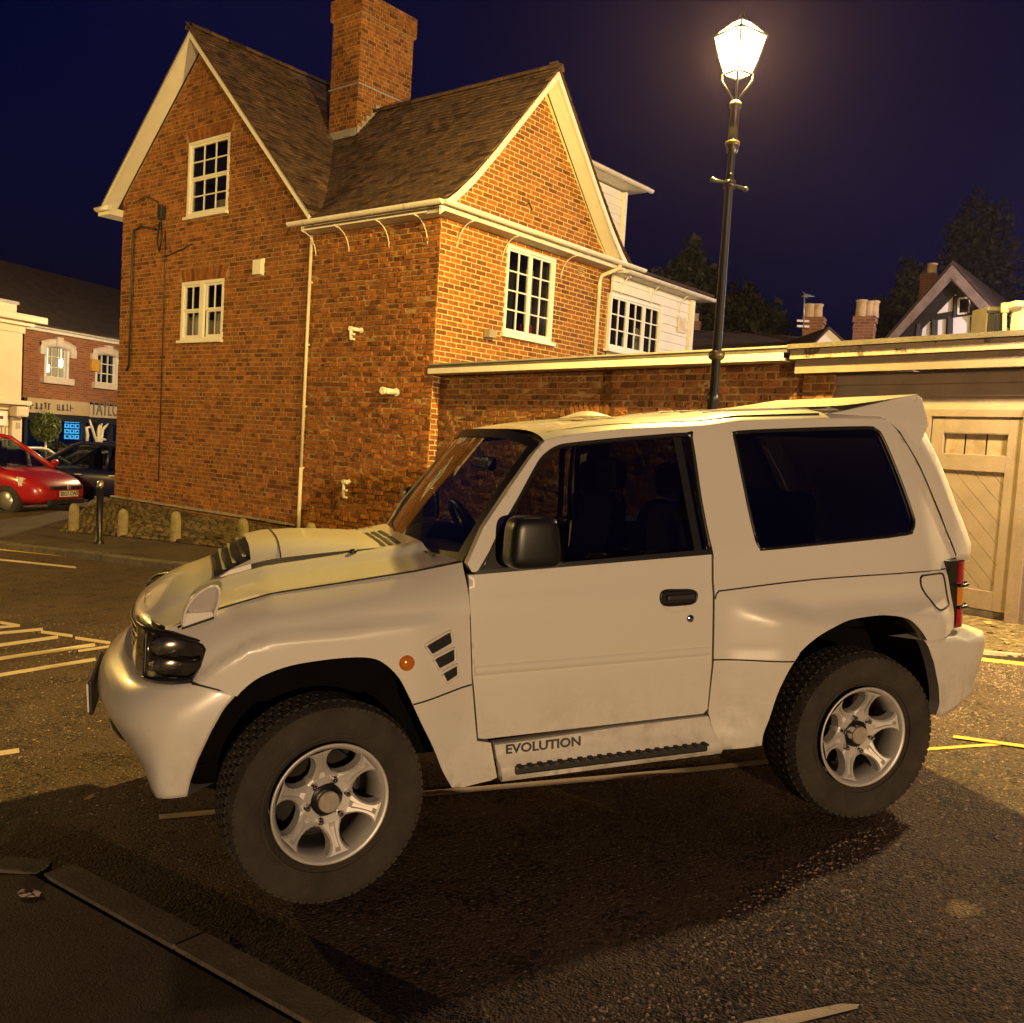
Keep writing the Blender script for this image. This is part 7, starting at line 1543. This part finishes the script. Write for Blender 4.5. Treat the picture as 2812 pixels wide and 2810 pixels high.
# wheel housings, underbody, cabin
for s in (1, -1):
    for x, a0 in ((0.0, 0), (-2.40, 0)):
        m = MB(); m.lathe([(.555, .0), (.555, .37)] if s > 0 else [(.555, .0), (.555, -.37)], (x, s*.44, .385), 20, 'y', arc=(.12, math.pi-.12)); m.build('wheel_housing', M_ARCH, suv, recalc=False)
        m = MB(); m.add([(x+.58*math.cos(t), s*.46, .385+.58*math.sin(t)) for t in np.linspace(0.05, math.pi-.05, 18)], [tuple(range(18))]); m.build('wheel_housing', M_ARCH, suv, recalc=False)
m = MB(); m.box((-1.2, 0, .62), (3.5, .88, .5)); m.box((-1.22, 0, .60), (1.0, 1.60, .42)); m.box((-2.5, 0, .80), (1.0, .9, .3)); m.box((.1, 0, .86), (.9, 1.2, .3)); m.build('chassis', M_ARCH, suv)
m = MB(); m.box((-1.2, 0, .33), (3.0, .16, .12)); m.tube([(0, -.7, .37), (0, .7, .37)], .06, 8); m.tube([(-2.42, -.7, .37), (-2.42, .7, .37)], .07, 8); m.build('axle', M_DARK, suv)
cab = empty('cabin', (0, 0, 0), suv)
m = MB(); m.box((-1.85, 0, .93), (2.2, 1.5, .05)); m.build('floor', M_DARK, cab)
P = [[(x, .70*u, z) for (x, z) in ((-.53, 1.20), (-.60, 1.228), (-.74, 1.235), (-.84, 1.20), (-.87, 1.08), (-.84, .95))] for u in np.linspace(-1, 1, 13)]
m = MB(); m.grid(P); m.build('dashboard', pm('dash_plastic', (.025, .025, .027), .6, bump=.2, bscale=200), cab)
m = MB(); m.sphere((-.76, -.36, 1.235), .16, 12, 8, (1.0, 1.1, .42)); m.build('instrument_hood', M_DARK, cab)
sw = empty('steering_wheel', (-.93, -.36, 1.24), cab); sw.rotation_euler = (0, rad(-62), 0)
m = MB(); m.lathe([(.185+.017*math.cos(a), .017*math.sin(a)) for a in np.linspace(0, 2*math.pi, 10)], n=28); m.build('rim', pm('leather', (.02, .02, .02), .35), sw); m = MB(); m.lathe([(0, .02), (.06, .02), (.07, 0), (.06, -.03)], n=14); m.bar((0, 0, 0), (.18, 0, 0), .03, .015); m.bar((0, 0, 0), (-.1, .15, 0), .03, .015); m.bar((0, 0, 0), (-.1, -.15, 0), .03, .015); m.build('hub', M_DARK, sw)
m = MB(); m.box((-.905, 0, 1.612), (.05, .245, .065)); im = m.build('rear_view_mirror', M_TRIM, cab, bevel=.018); m = MB(); m.bar((-.89, 0, 1.63), (-.86, 0, 1.72), .015); m.build('mirror_stem', M_TRIM, cab)
for s in (1, -1):
    st = empty('front_seat', (0, 0, 0), cab)
    m = MB(); P = [[(-1.62-.20*(z-1.0)+dx*math.cos(a)*.085-.0, s*.36+.245*w_*math.copysign(abs(math.sin(a))**.6, math.sin(a)), z) for a in np.linspace(0, 2*math.pi, 17)] for z, w_, dx in ((.95, .95, 1), (1.1, 1.0, 1), (1.25, .98, 1), (1.38, .88, .9), (1.42, .75, .6), (1.435, .5, .3))]
    m.grid(P); m.add(P[-1], [tuple(range(17))]); m.build('backrest', M_SEAT, st)
    m = MB(); m.box((-1.735, s*.36, 1.53), (.10, .25, .17)); m.build('headrest', M_SEAT, st, bevel=.045); m = MB(); m.box((-1.40, s*.36, 1.02), (.55, .50, .18)); m.build('cushion', M_SEAT, st, bevel=.05)
    m = MB(); m.tube([(-.78, s*.70, 1.50), (-.80, s*.655, 1.49), (-.86, s*.64, 1.56), (-.90, s*.64, 1.63), (-.93, s*.68, 1.67)], .013, 8); m.build('grab_handle', M_TRIM, cab)
    m = MB(); m.grid([[(x, s*(float(yb(z))-.06), z) for z in (.95, 1.10, 1.225)] for x in (-.66, -1.2, -1.66)]); m.build('door_trim', pm('door_card', (.10, .085, .065), .8), cab, recalc=False)
    m = MB(); m.grid([[(x, s*(float(y_side(x, z))-.045), z) for z in (.95, 1.22)] for x in (-1.68, -2.3, -2.85)]); m.build('quarter_trim', M_DARK, cab, recalc=False)
m = MB(); m.box((-2.32, 0, 1.22), (.16, 1.15, .5)); m.box((-2.1, 0, 1.02), (.45, 1.15, .16)); m.build('rear_seat', M_SEAT, cab, bevel=.05)
m = MB(); m.grid([[(x, .62*u, float(z_roof(x, .62*u))-.035) for x in np.linspace(-.99, -2.7, 8)] for u in np.linspace(-1, 1, 9)]); m.build('headlining', pm('headlining_cloth', (.16, .15, .13), .9), cab, recalc=False)

# wheels
def tread(n=64):
    m = MB(); prof = [(.228, -.085), (.240, -.105), (.285, -.128), (.335, -.135), (.362, -.128), (.372, -.118)]
    full = prof+[(.376, -.10), (.377, 0), (.376, .10)]+[(r_, -h) for r_, h in prof[::-1]]; m.lathe(full, n=72, axis='y')
    for k in range(n):
        for (h0, h1, off) in ((-.130, -.075, 0), (-.068, -.026, .5), (-.020, .020, .0), (.026, .068, .5), (.075, .130, 0)):
            a0 = (k+off)*2*math.pi/n; a1 = a0+2*math.pi/n*.74; rt = .3845 if abs(h0+h1)/2 < .09 else .382; sk_ = .02*(1 if (h0+h1) > 0 else -1)
            def p(a, h, r_): return (r_*math.cos(a+sk_*(h-h0)/.05*.3), h, r_*math.sin(a+sk_*(h-h0)/.05*.3))
            r0 = .372 if abs(h0+h1)/2 < .09 else .36; ro = [rt if abs(h) < .12 else rt-.012 for h in (h0, h1)]
            m.add([p(a0, h0, ro[0]), p(a1, h0, ro[0]), p(a1, h1, ro[1]), p(a0, h1, ro[1]), p(a0, h0, r0), p(a1, h0, r0), p(a1, h1, r0), p(a0, h1, r0)], [(0, 1, 2, 3), (0, 4, 5, 1), (1, 5, 6, 2), (2, 6, 7, 3), (3, 7, 4, 0)])
    for r_ in (.262, .318): m.lathe([(r_+.004*math.cos(a), .128 if r_ > .3 else .120 + .003*math.sin(a)) for a in (0, 1.57, 3.14)], n=60, axis='y')
    return m.mesh('tyre')
TYRE_ME = tread(); TYRE_ME.materials.append(M_TYREC)
def rim_part():
    m = MB(); m.lathe([(.228, .112), (.232, .118), (.226, .122), (.216, .112), (.205, .095), (.198, .055), (.192, -.09), (.215, -.10)], n=64, axis='y')
    # six spokes: root at the hub, flaring into the rim
    for k in range(6):
        a = k*math.pi/3; ca, sa = math.cos(a), math.sin(a)
        sec = [(.060, .052, .060), (.092, .046, .064), (.110, .034, .070), (.130, .0245, .077), (.150, .021, .084), (.168, .0225, .091), (.184, .029, .097), (.195, .040, .101), (.204, .056, .103)]
        P = []
        for r_, w_, h in sec:
            row = [(-w_-.006, h-.045), (-w_, h-.004), (-w_*.72, h+.004), (-w_*.34, h+.004), (-w_*.22, h-.005), (w_*.22, h-.005), (w_*.34, h+.004), (w_*.72, h+.004), (w_, h-.004), (w_+.006, h-.045)]
            if r_ < .10 or r_ > .190: row = [(x, hh if not (abs(x) < w_*.3) else h+.004) for x, hh in row]
            P.append([(r_*ca-x*sa, hh, r_*sa+x*ca) for x, hh in row])
        for c0_, c1_ in ((0, 1), (1, 3), (3, 4), (4, 5), (5, 6), (6, 8), (8, 9)): m.grid([r_[c0_:c1_+1] for r_ in P], False)
    m.lathe([(.0, .030), (.052, .030), (.056, .056), (.070, .062), (.098, .066), (.107, .060), (.108, .01)], n=48, axis='y')
    return m
RIM_ME = rim_part().mesh('rim'); bm = bmesh.new(); bm.from_mesh(RIM_ME); bmesh.ops.recalc_face_normals(bm, faces=bm.faces); bm.to_mesh(RIM_ME); bm.free(); RIM_ME.materials.append(M_ALLOYC)
def wheel(x, s, steer, spin):
    w = empty('wheel', (x, s*.795, .381), suv); w.rotation_euler = (0, 0, steer)
    q = empty('wheel_hub_group', (0, 0, 0), w) if False else w
    R_ = Matrix.Rotation(spin, 4, 'Y'); F_ = Matrix.Scale(-1, 4, (0, 1, 0)) if s < 0 else Matrix.Identity(4)
    def put(nm, me, mat=None): o = link_mesh(nm, me, mat, w); o.matrix_local = R_ @ F_; return o
    put('tyre', TYRE_ME); put('rim', RIM_ME)
    m = MB(); m.lathe([(.0, .098), (.036, .098)], n=28, axis='y', smooth=False); m.lathe([(.036, .098), (.0405, .094)], n=28, axis='y'); m.lathe([(.0405, .094), (.043, .06)], n=28, axis='y'); put('centre_cap', m.mesh('centre_cap'), pm('cap_metal', (.55, .50, .40), .4, metal=.5, var=.15, scale=30))
    m = MB(); m.lathe([(.0435, .090), (.0435, .045), (.058, .045)], n=28, axis='y'); put('cap_ring', m.mesh('cap_ring'), M_CHROME); m = MB(); m.lathe([(.044, .058), (.062, .0645)], n=28, axis='y'); put('hub_recess', m.mesh('hub_recess'), M_TRIM)
    m = MB(); m.lathe([(.0, -.06), (.165, -.06), (.17, -.05)], n=30, axis='y'); put('brake_disc', m.mesh('brake_disc'), pm('brake_steel', (.07, .065, .06), .5, metal=.6)); m = MB(); m.lathe([(.0, -.09), (.21, -.09)], n=30, axis='y'); put('backing_plate', m.mesh('backing_plate'), M_DARK)
    for k in range(6):
        a = (k+.5)*math.pi/3; m = MB(); c_ = (.081*math.cos(a), 0, .081*math.sin(a)); m.lathe([(.0125, .05), (.0125, .082), (.009, .091), (.0, .093)], c_, 10, 'y'); put('wheel_nut', m.mesh('wheel_nut'), M_CHROME)
        m = MB(); m.lathe([(.019, .0665), (.0195, .06), (.012, .060)], c_, 12, 'y'); put('nut_recess', m.mesh('nut_recess'), M_TRIM)
    return w
wheel(0, 1, rad(11.5), rad(39)); wheel(0, -1, rad(11.5), rad(20)); wheel(-2.42, 1, 0, rad(13)); wheel(-2.42, -1, 0, rad(50))
# ------------------------------------------------------------------ haze volume added for the glow round the lamp
hzm = bpy.data.materials.new('night_haze'); hzm.use_nodes = True; N = hzm.node_tree.nodes; L = hzm.node_tree.links; N.clear()
ho = N.new('ShaderNodeOutputMaterial'); pv = N.new('ShaderNodeVolumePrincipled'); pv.inputs['Color'].default_value = (.62, .46, .95, 1); pv.inputs['Density'].default_value = .00034; pv.inputs['Anisotropy'].default_value = .78
L.new(pv.outputs[0], ho.inputs['Volume'])
m = MB(); m.box((0, 20, 5.5), (120, 90, 20)); hz_ = m.build('haze', hzm); tag(hz_, 'faint violet haze added for the glow around the lit lamp', 'haze', kind='stuff')
